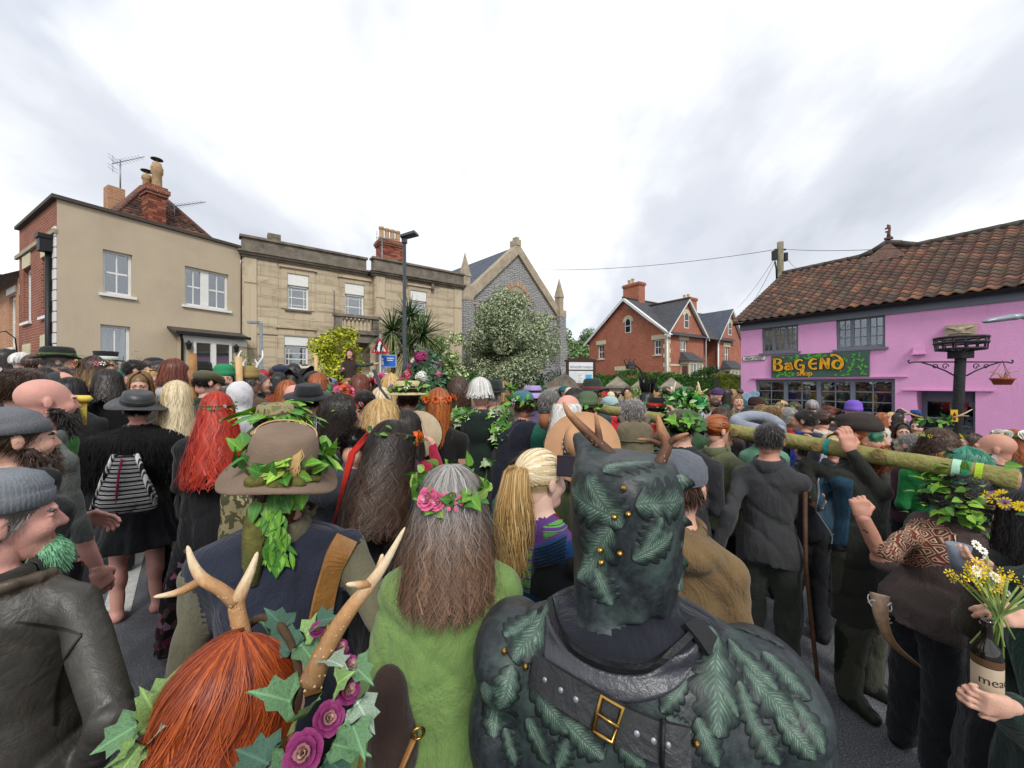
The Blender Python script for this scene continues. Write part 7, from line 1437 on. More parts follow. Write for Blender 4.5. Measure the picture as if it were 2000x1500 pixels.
p('child sized person with a dark curly head wearing leaves by the trilby', 1122, 763, 4.3, 0, '#3a4a2c', hair=Cu('dark', .12))
p('person in a pale blue cap and red coat facing left', 1193, 776, 5.0, -60, '#c01f2c', hair=S_('grey'), hat=('cap', '#a8c8c8'))
o, HM, s=p('man with cropped grey hair tied in thin braids, dark green shirt', 1238, 779, 2.95, 14, patterned('green_speckled_shirt', ['#173328', '#173328', '#1d3b2e', '#8aa090', '#173328'], 34, 'VORONOI'), hair=S_('silverbrown'), skin='ruddy', build=1.08, arms=('fold', ((.24, .16, 1.34), (.24, .3, 1.55))))
# khaki backpack on him
def backpack(loc, rz, label, col, S=1.):
 r=empty('backpack', loc, rz, label, 'backpack');B=Body();k='b';B.add([ell(k, (0, 0, 0), (.17*S, .1*S, .24*S), .05), cap(k, (-.09*S, 0, -.15*S), (.09*S, 0, -.15*S), .09*S, k=.06), cap(k, (-.08*S, 0, .14*S), (.08*S, 0, .14*S), .075*S, k=.06)], .014, .005, 3);me=B.mesh('bag', lambda q:cloth(col));link('bag', me, r)
 B=Body();B.add([cap(k, (-.08*S, -.1*S, -.1*S), (.08*S, -.1*S, -.1*S), .06*S, k=.04), cap(k, (-.07*S, -.11*S, -.16*S), (.07*S, -.11*S, -.16*S), .05*S, k=.04)], .012, .004, 5);link('pocket', B.mesh('pocket', lambda q:cloth(col)), r)
 mb=MB()
 for sx in(-1, 1):mb.tube([(sx*.1*S, .04, .2*S), (sx*.13*S, .12, .27*S), (sx*.14*S, .24, .2*S)], .022, 6, sq=.35)
 mb.tube([(-.05*S, -.02, .22*S), (-.04*S, -.03, .27*S), (.04*S, -.03, .27*S), (.05*S, -.02, .22*S)], .01, 6)
 for zq in(-.04, .06):mb.tube([(-.16*S, -.05, zq*S), (-.08*S, -.105*S, zq*S), (.08*S, -.105*S, zq*S), (.16*S, -.05, zq*S)], .009, 5, sq=.5)
 mb.build('strap', cloth(sc3(srgb(col), .7)), r);return r
c=P(1240, 872, 2.74);backpack(c, R(-16), 'khaki canvas backpack on the braided man in dark green', '#6f6650', .74)
p('small bearded man looking forward over the wall by the pier', 1225, 757, 11.5, 182, '#8a8a90', hair=S_('dark'), beard=.01)
o, HM, s=p('man in a red trimmed black bandsman hat leaning over', 1283, 785, 4.2, 60, '#b3201c', hair=S_('brown'), hat=('top', '#17171a', dict(band='#c02020', h=.1, brim=.14, tilt=8)), skin='ruddy', hp=10);crown_for(o, HM, [('red', 'rose')], 25, 14, 2, z=.06, size=.06)
o, HM, s=p('person in a tall ragged black feather headdress', 1264, 765, 6.0, 20, '#1a1a1d', hair=Lg('black', .2))
mb=MB();g=random.Random(6)
for i in range(46):a=g.uniform(0, 6.28);mb.tube([(.06*math.cos(a), .06*math.sin(a), .06), (.1*math.cos(a), .1*math.sin(a), .2), (.11*math.cos(a)+g.gauss(0, .04), .08*math.sin(a), g.uniform(.25, .38))], [.02, .03, .004], 5, sq=.25)
mb.build('feather_headdress', cloth('#0d0d10', 'fur'), o, HM)
o, HM, s=p('person hidden under a huge green leaf headdress with small antlers', 1340, 790, 3.9, 10, '#3a5a3a', hair=Bo('brown'))
mb=MB();g=random.Random(7)
for i in range(240):
 u=Vector((g.gauss(0, 1), g.gauss(0, 1), abs(g.gauss(.3, .8)))).normalized();scatter(mb, 'ivy' if i%3 else 'oval', orient(u*.15+Vector((0, 0, .06)), u+Vector((g.gauss(0, .6), g.gauss(0, .6), g.gauss(0, .6))), u, g.uniform(-.6, .6), g.uniform(.06, .11)), g.randrange(4))
mb.build('leaf_headdress', [G_[0], G_[1], leafmat('leaf_emerald', '#1f8a50'), leafmat('ivy_pale', '#9fb086')], o, HM)
for sx in(-1, 1):antler(o, [([(sx*.06, 0, .12), (sx*.12, 0, .22), (sx*.1, .02, .34)], [.016, .013, .006]), ([(sx*.12, 0, .22), (sx*.19, .02, .27)], [.011, .004])], m_antler, 'antler', HM, 3)
o, HM, s=p('man in a brown flat cap wrapped in ivy and a charcoal jacket', 1333, 800, 2.62, 8, '#26262b', hair=S_('dark'), hat=('flat', '#4c4038'), build=1.12, arms=(((.24, .16, 1.3), (.2, .2, 1.5)), 'fold'), collar='#1f2a26');crown_for(o, HM, [('white', 'blossom')], 26, 46, 1, near=True, z=.03, size=.075, shape='ivy', thick=.04)
p('ginger haired person with orange scrunchie, olive shirt, hand over the log', 1402, 812, 2.95, 38, '#6a7152', hair=('up', 'ginger'), skin='fair', arms=(((.22, .1, 1.12), (.14, .2, 1.46)), 'fold'), build=1.1, hy=20, sleeve=.55)
mb=MB();mb.lathe([(.03, -.02), (.05, -.01), (.055, .01), (.04, .025), (.025, .0), (.03, -.02)], 12);o2=bpy.data.objects['hair_bun'];
p('smiling fair man facing the camera in a camouflage scarf', 1440, 770, 6.2, 165, patterned('camo_sand', ['#6f6a48', '#8a8060', '#4c4a34', '#a59a78'], 15, 'NOISE'), hair=S_('sandy'), build=1.1)
p('person holding a video camera up in a grey sleeve', 1395, 778, 6.6, -30, '#9a9aa4', hair=S_('brown'), arms=('up', 'fold'))
p('dark brown haired woman right of the leaf headdress', 1408, 798, 4.0, -15, '#3a3230', hair=Lg('brown', .25))
p('dark haired woman in left profile below the painted cut-out', 1461, 795, 5.0, -92, '#28262c', hair=Bo('black', length=.16))
p('person in a dark brown woolly hat near the pink corner', 1475, 781, 5.8, -30, '#4a3a34', hair=None, hat=('beanie', '#3c2420', dict(h=.12)))
o, HM, s=p('person with a green leaf wreath at the left end of the shop window', 1483, 777, 7.2, 190, '#c8a8bc', hair=S_('brown'));crown_for(o, HM, [('white', 'blossom')], 27, 26, 0, size=.06)
p('pale woman in left profile beside the sandy haired man', 1487, 792, 4.6, -95, '#7a6a6c', hair=('up', 'sandy'))
p('man with cropped sandy hair seen from behind near the shop window', 1507, 792, 4.3, -20, '#2a2c33', hair=S_('sandy'))
p('grey curly haired woman with glasses and a red top in left profile', 1537, 800, 4.4, -75, '#c8231c', hair=Cu('grey', .06), skin='ruddy')
o, HM, s=p('young woman with a leaf crown against the dark shop window', 1526, 784, 6.8, -120, '#8a8a80', hair=Bo('blond'));crown_for(o, HM, [('white', 'blossom')], 28, 24, 2, size=.055)
o, HM, s=p('person with a brown and pink floral headband by the shop window', 1550, 786, 6.4, -60, '#8c8a86', hair=Bo('brown'));crown_for(o, HM, [('magenta', 'blossom'), ('pink', 'rose')], 29, 14, 5, size=.05)
p('dark haired man with sunglasses pushed up, bright blue jacket', 1572, 801, 4.0, -75, '#1a3fb0', hair=S_('dark'), build=1.1, skin='tan', extra=lambda s, z, hc:[ell('#1a2540', (0, -.1, z(1.42)), (.15, .08, .08), .03)])
p('close cropped man with a ponytail before the shop window', 1586, 782, 6.0, -15, '#2e3036', hair=S_('grey'))
p('woman with brown hair in a low bun and cream top', 1606, 804, 4.4, -60, '#d8d0c4', hair=('up', 'brown'))
p('brown haired woman with a high bun behind the cream top', 1618, 794, 5.2, -100, '#3a2c2c', hair=('up', 'auburn'))
p('person in a purple knitted beanie and navy padded jacket', 1667, 790, 5.0, -10, '#1c2238', hair=None, hat=('beanie', '#7a5cc0', dict(h=.13)), build=1.1)
p('person in a small black knitted cap behind the log', 1576, 853, 3.0, -20, '#1d1f26', hair=S_('black'), hat=('beanie', '#1c1e26', dict(h=.105)))
p('curly blond grey haired woman peering over the log', 1631, 850, 3.15, 185, '#5a6068', hair=Cu('pale', .08), hp=5)
p('person with a grey padded ring pillow round the neck and green top', 1490, 822, 3.6, -20, '#6a9a80', hair=Bo('dark'), build=1.0)
mb=MB();mb.tube([(.17*math.cos(a), .15*math.sin(a), .01*math.sin(2*a)) for a in np.linspace(-.3, 5.6, 22)], .05, 10);o2=mb.build('neck_pillow', cloth('#8d93a0'), None, Matrix.Translation(P(1480, 828, 3.35))@Matrix.Rotation(R(20), 4, 'X'));tag(o2, 'grey ring shaped padded pillow resting on shoulders near the log', 'neck pillow')
p('smiling dark haired woman with a patterned scarf facing the camera', 1762, 828, 4.6, 170, '#1c1c20', hair=Bo('brown', length=.12), collar='#b09a9c', arms='chest')
o, HM, s=p('man with a black hat carrying leaves and twig antlers', 1825, 824, 4.2, 170, '#26282c', hair=S_('dark'), hat=('wide', '#17181b', dict(brim=.15, saddle=0)));crown_for(o, HM, [('white', 'blossom')], 30, 60, 0, z=.13, r=(.1, .12), size=.075)
for sx in(-1, 1):antler(o, [([(sx*.1, 0, .16), (sx*.2, 0, .2), (sx*.3, 0, .28)], [.012, .01, .004]), ([(sx*.2, 0, .2), (sx*.27, .02, .2)], [.008, .003])], m_antler, 'antler', HM, 4)
p('woman with an eye patch left of the twig antlers', 1795, 818, 4.9, 200, '#5a4a48', hair=Bo('auburn'))
o, HM, s=p('person with big bushy brown curls, green scarf and bright green cloak', 1833, 845, 3.0, -25, '#0f7a3a', hair=Cu('brown', .2, flare=.9, offs=1.35), build=1.15);mb=MB();mb.lathe([(.1, .06), (.104, .075), (.085, .11), (.04, .135), (0, .14)], 20, sy=1.15);mb.build('headscarf', cloth('#2f9a64'), o, HM);crown_for(o, HM, [('yellow', 'blossom')], 34, 10, 8, z=.09, r=(.11, .125), fsize=.04, size=.04)
p('grey haired person with green camouflage face veil by the curly hair', 1778, 848, 3.4, -60, '#4a2c38', hair=S_('grey'), paint=True, lk=dict(paint=m_lightpaint), beard=.03)
p('brown haired woman in left profile behind the bald man', 1898, 848, 4.3, -110, '#3c3034', hair=Bo('brown'))
p('bald grey bearded man in a navy shirt looking left', 1948, 848, 2.75, -88, '#26304f', hair=('bald', 'white'), beard=.005, skin='ruddy', build=1.12, lk=dict(beard_tone='white'))
o, HM, s=p('ginger haired woman with a crown of white roses at the right edge', 1976, 842, 3.7, -70, '#1f3a2c', hair=Lg('ginger', .3));crown_for(o, HM, [('white', 'rose')], 35, 24, 8, fsize=.075, z=.07)
o, HM, s=p('person with pale green face paint and teal woollen locks under the log', 1885, 880, 2.45, -78, '#1d3a34', hair=Cu('greygreen', .3, flare=.3), paint=True, lk=dict(paint=m_lightpaint));crown_for(o, HM, [('peach', 'rose'), ('orange', 'blossom')], 36, 6, 5, fphi=(-.2, 1.2), fsize=.04)
# staffs and white antlers carried in the crowd
def staff(px, y0, y1, Y, rad, m, label, bend=.02, nm='staff'):
 a, b_=P(px, y0, Y), P(px, y1, Y);b_.z=min(b_.z, .0 if nm=='staff' else b_.z);h=a.z-b_.z;o=MB().tube([(0, 0, 0), (bend, 0, h*.3), (-bend, 0, h*.6), (bend*.6, .01, h*.85), (0, 0, h)], [rad, rad*1.15, rad*.95, rad*1.2, rad*1.3], 9).build(nm, m, None, Matrix.Translation((b_.x, b_.y, b_.z)));tag(o, label, 'staff');return o
m_stick=mat('peeled_wood', '#9a7044', .8, .3, 12, .01, 40);m_stick2=mat('pale_wood', '#c9a878', .8, .2, 8, .006, 40)
staff(376, 690, 1250, 4.2, .028, m_stick, 'knobbly brown wooden staff rising beside the fluffy white hoodie');staff(466, 697, 1200, 4.4, .026, m_stick2, 'pale straight wooden staff left of the tan cap');staff(617, 694, 1000, 6.5, .022, m_stick2, 'thin pale pole right of the black tricorn hats', .0)
b=P(489, 716, 5.2);r=empty('antler_headdress', b, 0, 'white branching antlers raised on a head in front of the stone wall', 'antlers');o=r
for sx in(-1, 1):antler(r, [([(sx*.03, 0, -.12), (sx*.1, 0, .02), (sx*.16, 0, .12), (sx*.14, .03, .22)], [.02, .018, .014, .006]), ([(sx*.1, 0, .02), (sx*.06, 0, .1)], [.012, .004])], m_white, 'antler', None, 4)
p('person under the white antlers with dark cropped hair', 489, 726, 5.2, 15, '#2a2a30', hair=S_('dark'))
# ---- the far crowd ----
g=random.Random(11);hk=['brown', 'dark', 'black', 'grey', 'white', 'sandy', 'blond', 'ginger', 'auburn', 'pale']
tops=[('charcoal', '#2b2c30'), ('navy', '#1f2740'), ('olive', '#55583a'), ('maroon', '#5a1e26'), ('red', '#b0262a'), ('grey', '#74767c'), ('cream', '#c8bfae'), ('forest green', '#234a34'), ('brown', '#54402f'), ('black', '#161618'), ('teal', '#256068'), ('purple', '#4f3568'), ('blue', '#2c4a8a'), ('tan', '#97815d'), ('mustard', '#a8862c')]
stl=['short {} hair', 'bobbed {} hair', 'long {} hair', 'a {} flat cap', 'a {} woolly hat', 'a {} brimmed hat']
used=set();spots=[]
def place(marks, y0, y1, Y0, Y1, n):
 for i in range(n):
  lo, hi, nm=marks[i%len(marks)];spots.append((g.uniform(lo, hi), g.uniform(y0, y1), g.uniform(Y0, Y1), nm))
place([(640, 780, 'behind the rose crowns'), (860, 920, 'in front of the clipped hedge'), (960, 1060, 'under the church tree'), (1060, 1120, 'before the notice board'), (1120, 1200, 'near the trilby'), (1200, 1300, 'by the pyramid-capped piers'), (1300, 1400, 'below the brick houses'), (1400, 1450, 'by the yellow-tinged hedge')], 756, 768, 7.5, 13.5, 72)
place([(395, 470, 'by the french doors'), (500, 560, 'beside the stone pier'), (560, 640, 'under the stone house window'), (165, 260, 'below the cream wall'), (0, 60, 'at the white bay window')], 712, 738, 7., 8.6, 18)
place([(1455, 1500, 'at the shop corner'), (1500, 1740, 'before the shop window'), (1700, 1790, 'between shop window and door')], 796, 812, 6.0, 8.6, 12)
for px, py, Y, nm in spots:
 for _ in range(60):
  h, (tn, tc), st=g.choice(hk), g.choice(tops), g.randrange(6);lab='person with %s and %s top %s'%(stl[st].format({'pale':'ash blond'}.get(h, h) if st<3 else tn), tn if st<3 else g.choice(tops)[0], nm)
  if lab not in used:break
 used.add(lab)
 if st>=3:tn2=lab.split(' and ')[1].split(' top ')[0];tc2=dict(tops)[tn2]
 else:tc2=tc
 hat=None if st<3 else(['flat', 'beanie', 'wide'][st-3], tc)
 hair=(S_(h), Bo(h), Lg(h, .3))[st] if st<3 else(S_('brown') if st!=4 else None)
 fa=g.choice([g.gauss(0, 25), g.gauss(0, 30), g.gauss(60, 30), g.gauss(-60, 30), 180+g.gauss(0, 35)])
 p(lab, px, py, Y, fa, tc2, hair=hair, hat=hat, skin=g.choice(['fair', 'pink', 'tan', 'pale', 'ruddy']), build=g.uniform(.92, 1.12), arms='phone' if g.random()<.12 else 'fold', legs='trousers', vox=.034, hvox=.016)
# ================================================================ nearest figures
def Mw(o):return Matrix.Translation(o.location)@Matrix.Rotation(o.rotation_euler[2], 4, 'Z')
class Surf:
 """ray and nearest queries on a figure's own surface, in its local space"""
 def __init__(s, o):
  s.o=o;me=o.data;s.M=Mw(o);s.Mi=s.M.inverted();s.b=BVHTree.FromPolygons([v.co for v in me.vertices], [tuple(p.vertices) for p in me.polygons]);s.cam=s.Mi@Vector((0, 0, CH))
 def hit(s, px, py, off=0):
  d=(s.M.to_3x3().transposed()@Vector(((px-1000)/F, 1, -(py-750)/F))).normalized();h, n, i, _=s.b.ray_cast(s.cam, d, 5)
  if h is None:
   q=s.Mi@P(px, py, s.o.location.y);h, n, i, _=s.b.find_nearest(q)
  if n.dot(d)>0:n=-n
  return h+n*off, n
 def near(s, q, off=0):
  h, n, i, _=s.b.find_nearest(q);return h+n*off, n
def catmull(p, n):
 p=[Vector(q) for q in p];out=[];m=len(p)-1
 for k in range(n):
  t=k/(n-1)*m;i=min(int(t), m-1);t-=i;a, b, c, d=p[max(0, i-1)], p[i], p[i+1], p[min(m, i+2)]
  out.append(.5*(2*b+(c-a)*t+(2*a-5*b+4*c-d)*t*t+(3*b-a-3*c+d)*t**3))
 return out
def strap(S, pix, width, m, name, off=.004, th=.005, n=34, parent=None, free=False):
 """band lying on the surface along photo pixels"""
 pp=catmull([(a, b, 0) for a, b in pix], n);L=[];N=[]
 for q in pp:h, nn=S.hit(q.x, q.y);L.append(h);N.append(nn)
 for _ in range(3):
  N=[(N[max(0, i-1)]+N[i]*2+N[min(n-1, i+1)]).normalized() for i in range(n)];L=[(L[max(0, i-1)]+L[i]*2+L[min(n-1, i+1)])/4 for i in range(n)]
 V=[];Fs=[]
 for i in range(n):
  t=(L[min(n-1, i+1)]-L[max(0, i-1)]).normalized();sd=t.cross(N[i]).normalized()*width/2;o=L[i]+N[i]*(off+.003)
  V+=[o-sd-N[i]*.004, o-sd*.96+N[i]*th, o+sd*.96+N[i]*th, o+sd-N[i]*.004]
 for i in range(n-1):
  for k in range(4):Fs.append((4*i+k, 4*i+(k+1)%4, 4*i+4+(k+1)%4, 4*i+4+k))
 mb=MB();mb.add(V, Fs, 0, False, uv=np.array([[k/3, i/n] for i in range(n) for k in range(4)]));o=mb.build(name, m, parent or S.o);return o, L, N
def patch(S, top, bot, m, name, off=.006, nx=26, ny=14, parent=None):
 """cloth or leather panel lying on the surface between two pixel lines"""
 A=catmull([(a, b, 0) for a, b in top], nx);B=catmull([(a, b, 0) for a, b in bot], nx);V=[]
 for j in range(ny):
  for i in range(nx):
   q=A[i].lerp(B[i], j/(ny-1));h, n=S.hit(q.x, q.y);e=min(i, nx-1-i, j, ny-1-j);V.append(h+n*(off if e>0 else.0))
 Fs=np.array([(j*nx+i, j*nx+i+1, (j+1)*nx+i+1, (j+1)*nx+i) for j in range(ny-1) for i in range(nx-1)])
 uv=np.array([[i/(nx-1), j/(ny-1)] for j in range(ny) for i in range(nx)]);mb=MB();mb.add(V, Fs[:, ::-1], 0, True, uv=uv);return mb.build(name, m, parent or S.o)
def oakmat():
 t=NT('tooled_oak_leaf');u=t.new('SeparateXYZ');t.L.new(t.tc.outputs['UV'], u.inputs[0]);n=t.noise(35, 4, .6)
 base=t.ramp(t.math('ADD', u.outputs[0], t.math('MULTIPLY', t.math('SUBTRACT', n, .5), 1.1)), [(.0, srgb('#768f7e')), (.3, srgb('#4a6154')), (.6, srgb('#222e2b')), (.85, srgb('#14191b'))])
 v=t.math('SINE', t.math('MULTIPLY', t.math('SUBTRACT', u.outputs[1], t.math('MULTIPLY', u.outputs[0], .22)), 105));vein=t.ramp(v, [(.0, 0), (.25, 1), (.5, 1), (1, 1)])
 mid=t.ramp(u.outputs[0], [(.02, 0), (.1, 1)]);h=t.math('MULTIPLY', vein, mid);col=t.mix(t.math('MULTIPLY', t.math('SUBTRACT', 1, h), .6), base, srgb('#1d2b2b'));t.bump(h, .003, .6);return t.fin(col, .5, 0, .4)
m_oak=oakmat()
def oak(S, px, py, qx, qy, w, name='oak_leaf', lift=.003, parent=None, m=None):
 """embossed leaf from base pixel to tip pixel, w = half width / length"""
 a, na=S.hit(px, py);b, nb=S.hit(qx, qy);n=(na+nb).normalized();d=b-a;L=d.length;d.normalize();x=d.cross(n).normalized();n=x.cross(d);ny, nx=44, 13;V=[];uv=[];w*=1.35
 for j in range(ny):
  v=j/(ny-1);prof=(math.sin(math.pi*min(1, v*.9+.1)**1.1))**.6;lob=.62+.38*abs(math.sin(v*math.pi*4.6+.2))**.7;hw=w*L*prof*lob if j<ny-1 else.001
  for i in range(nx):
   c=(i/(nx-1)-.5)*2;q=a+d*L*(v+.10*abs(c)*prof)+x*c*hw;h, nn=S.near(q, 0);e=abs(c);V.append(h+nn*(lift*.7+.0022*(1-e**2) if e<1 else.0003));uv.append((e, v))
 Fs=np.array([(j*nx+i, j*nx+i+1, (j+1)*nx+i+1, (j+1)*nx+i) for j in range(ny-1) for i in range(nx-1)]);mb=MB();mb.add(V, Fs, 0, True, uv=np.array(uv));return mb.build(name, m or m_oak, parent or S.o)
def patterned_leather():
 t=NT('mottled_green_leather');n=t.noise(7, 5, .65, dist=.8);s=t.noise(60, 3, .6);col=t.mix(t.ramp(n, [(.46, 0), (.66, .85)]), srgb('#1b2124'), srgb('#384a43'));col=t.mix(t.math('MULTIPLY', t.ramp(s, [(.4, 0), (.7, 1)]), .3), col, srgb('#4a5458'));t.bump(t.noise(70, 4, .6), .0015);return t.fin(col, t.ramp(n, [(.3, .38), (.7, .55)]), 0, .45)
m_brass=mat('brass', '#b08a48', .3, .1, 20, 0, 60, 1.0)
def stud(S, px, py, r=.006, name='stud', m=None):
 h, n=S.hit(px, py);x=n.orthogonal().normalized();return MB().lathe([(r, -.002), (r*.95, .003), (r*.6, .006), (0, .0075)], 12).build(name, m or m_brass, S.o, frame_mat(h+n*.006, x, n.cross(x), n))
def loc_of(px, ptop, Y, fa):b=math.degrees(math.atan2(px-1000, F));return Matrix.Translation(((px-1000)/F*Y, Y, 0))@Matrix.Rotation(R(-(fa+b)), 4, 'Z')
def armw(px, ptop, Y, fa, sx, E, H_, lean=0):
 M=loc_of(px, ptop, Y, fa).inverted();s=(CH-(ptop-750)/F*Y)/1.72;out=[]
 for q in(E, H_):v=M@P(*q);out.append((sx*v.x, v.y-lean*max(0, ((1.3 if v.z>1 else 0)-.95)/.5), v.z/s))
 return tuple(out)
def lv_(px, ptop, Y, fa, w):return tuple(loc_of(px, ptop, Y, fa).to_3x3().transposed()@Vector(w))
def fur_on(o, m, n, length, w, fm, seed=0, zmin=-9, **kw):
 me=o.data;i=[k for k, q in enumerate(me.materials) if q==m];P_=[(p_.center[:], p_.normal[:]) for p_ in me.polygons if p_.material_index in i and p_.center.z>zmin]
 V=np.array([q[0] for q in P_]);N=np.array([q[1] for q in P_]);return fuzz(o, 'fur', V, N, n, length, w, fm, seed, **kw)
def ponytail(o, HM, tone, start, L, n=500, r=.03, flare=1.6, tip=None, seed=0, w=.004, wave=.012, back=.08):
 g=np.random.default_rng(seed);a=g.uniform(0, 6.283, n);q=np.sqrt(g.random(n));m=14;t=np.linspace(0, 1, m)[None];rr=r*q[:, None]*(1+flare*np.sin(np.clip(t*1.2, 0, 1)*2.4));L=(L*g.uniform(.75, 1.05, n))[:, None]
 x=start[0]+rr*np.cos(a)[:, None]+wave*np.sin(t*9+g.uniform(0, 6, n)[:, None])*t;y=start[1]+rr*np.sin(a)[:, None]-back*np.sin(np.clip(t*3, 0, 1)*1.57);z=start[2]-L*t+.05*np.sin(np.clip(t*4, 0, 1)*3.14)
 pth=np.stack([x, y, z], -1);nr=np.stack([np.cos(a)[:, None]+0*t, np.sin(a)[:, None]+0*t, 0*x], -1);V, qd, uv=ribbons(pth, w, .4, seed, .3, nr);A=np.array(HM);V=V@A[:3, :3].T+A[:3, 3]
 return link('ponytail', make_mesh('ponytail', V, [qd], [hairmat(tone, tip)], None, True, uv), o)
# ---- black coated man in a slouchy grey beanie ----
o, HM, s=p('tall bearded man in a slouchy grey ribbed beanie and long black coat', 22, 803, 1.5, 50, '#17181b', hair=S_('brown'), beard=.03, hat=('beanie', '#73757a', dict(slouch=.10, h=.115, r=.09, z0=.04, ribs=52, n=156, tilt=.2)), outer='coat', hem=.3, build=1.02, hy=26, hs=.92, arms='behind', vox=.011, lk=dict(beard_tone='brown'), extra=lambda s, z, hc:[ell('top', (0, -.1, z(1.45)), (.16, .085, .075), .04), cap('top', (-.1, .02, z(1.47)), (.1, .02, z(1.47)), .05, k=.04)])
# ---- bare legged man in hat, fur cape and black kilt ----
m_furc=cloth('#101013', 'fur')
o, HM, s=p('barefoot man in a black leather hat, shaggy fur cape and black kilt', 268, 772, 3.3, 4, '#2c3024', '#121318', skin='pink', hair=S_('dark'), hat=('wide', cloth('#26282c', 'leather'), dict(crown=(.1, .09, .105), brim=.185, saddle=.02, tilt=14, side=4, flat=True)), legs='kilt', hem=.56, build=1.22, vox=.016, lk=dict(furc=m_furc), extra=lambda s, z, hc:[ell('furc', (0, -.03, z(1.32)), (.36, .22, .17), .05), ell('furc', (-.22, 0, z(1.22)), (.16, .17, .16), .05), ell('furc', (.22, 0, z(1.22)), (.16, .17, .16), .05)])
fur_on(o, m_furc, 11000, .075, .005, m_furc, 4, lay=(0, 0, -.75), grav=.25)
S=Surf(o);strap(S, [(262, 905), (330, 875), (372, 850)], .02, m_black, 'strap');strap(S, [(320, 945), (345, 880)], .012, m_white, 'trim')
# striped rucksack
m_str=patterned('striped_canvas', ['#17171b', '#c9c7c2', '#5a5a60', '#17171b', '#c9c7c2', '#17171b', '#8a8a90', '#17171b'], 5.2, 'Z', (1, 1, 1.0));m_str2=patterned('striped_canvas_upright', ['#17171b', '#c9c7c2', '#5a5a60', '#17171b', '#c9c7c2'], 5.5, 'X')
c=P(248, 945, 3.0);r=empty('rucksack', c, R(14), 'black and white striped rucksack hanging below the black fur cape', 'rucksack');B=Body();B.add([loft('b', [(-.225, 0, 0, .14, .05), (-.2, 0, 0, .19, .085), (-.12, 0, 0, .195, .1), (0, 0, 0, .15, .085), (.1, 0, 0, .11, .06), (.22, 0, 0, .085, .04)], .03)], .011, .004, 4);link('bag', B.mesh('bag', lambda k:m_str), r)
B=Body();B.add([ell('b', (-.01, -.07, -.13), (.13, .05, .09), .02)], .01, .003, 2);pk=link('pocket', B.mesh('pocket', lambda k:m_str), r);mb=MB()
for sx in(-1, 1):mb.tube([(sx*.07, -.02, .23), (sx*.13, -.03, .05), (sx*.2, -.03, -.17)], [.022, .026, .02], 8, sq=.5)
mb.build('strap', m_str2, r);mb=MB()
mb.tube([(0, -.1, -.2), (0, -.108, -.05), (0, -.085, .1), (0, -.055, .2)], .014, 6, sq=.3)
mb.build('trim', mat('crimson_trim', '#8a1f45', .8), r)
# ---- red haired woman in black ----
o, HM, s=p('woman with waist length bright red hair and flowered dark skirt', 424, 772, 3.0, 8, '#131318', hair=('long', 'red', dict(length=.52, flare=1.1, wave=.025, offs=1.16, n=1500, spread=.95)), outer='coat', hem=.5, build=1.2, vox=.016, extra=lambda s, z, hc:[loft('flow', [(z(.05), 0, 0, .36, .3), (z(.5), 0, 0, .3, .24), (z(.8), 0, 0, .2, .16)], .01, 10, .08, 1)], lk=dict(flow=patterned('dark_floral', ['#1a1216', '#5a2238', '#1a1216', '#3a2a2a', '#8a4a62', '#20161a', '#4a3a30', '#1a1216', '#77606a'], 24, 'VORONOI')))
crown_for(o, HM, [('yellow', 'blossom'), ('white', 'blossom')], 40, 26, 7, near=False, z=.04, size=.03, fsize=.025, r=(.1, .125))
# ---- leafy camouflage hat behind the felt hat ----
o, HM, s=p('person in a camouflage hat thatched with long green leaves', 545, 808, 1.95, 0, MATS['camo_sand'], hair=S_('dark'), hat=('wide', MATS['camo_sand'], dict(brim=.14, droop=.03, saddle=0)), build=1.05)
g=random.Random(12);c_=MB().lathe([(.09, .05), (.1, .06), (.09, .07)], 16).build('leaf_garland', [m_twig], o, HM)
for i in range(58):
 a=g.uniform(0, 6.283);u=Vector((math.cos(a), math.sin(a), 0));rr=g.uniform(.02, .13);piece('leaf', 'oval' if g.random()<.35 else 'long', G_[g.choice((0, 0, 1, 3))], c_, HM.inverted()@HM@orient(u*rr+Vector((0, 0, .17-rr*.55)), u+Vector((g.gauss(0, .45), g.gauss(0, .45), g.uniform(-.75, .2))), u*.6+Vector((0, 0, 1)), g.uniform(-.4, .4), g.uniform(.09, .15)))
# ---- felt hat with leaves, navy waistcoat ----
HA=(548, 868, 1.28, 4)
o, HM, s=p('person in a leaf covered beige felt hat, navy waistcoat and olive sleeves', 548, 868, 1.28, 4, '#24293a', '#1c1e22', hair=S_('dark'), build=1.22, lk=dict(sleeve='#6f6b55'), neck=None, skin='ruddy', vox=.011, arms=(armw(*HA, -1, (372, 1330, 1.25), (430, 1450, 1.45)), armw(*HA, 1, (778, 1300, 1.22), (700, 1420, 1.45))), collar='#6a6550', wr=.008)
m_felt=mat('beige_felt', '#7d6a5a', .95, .14, 9, .003, 160)
hb=MB();wide_hat(hb, crown=(.1, .09, .135), brim=.168, z=.035, droop=.01, saddle=.03, n=56);hT=HM@Matrix.Rotation(R(13), 4, 'X')@Matrix.Rotation(R(7), 4, 'Y');hat_o=hb.build('hat', [m_felt, m_twig], o, hT)
g=random.Random(4);m_moss=mat('moss', '#5c5a2c', .95, .4, 30, .01, 60);m_dry=leafmat('dry_leaf', '#a08a74');m_straw=mat('raffia', '#b99a68', .8, .2, 20)
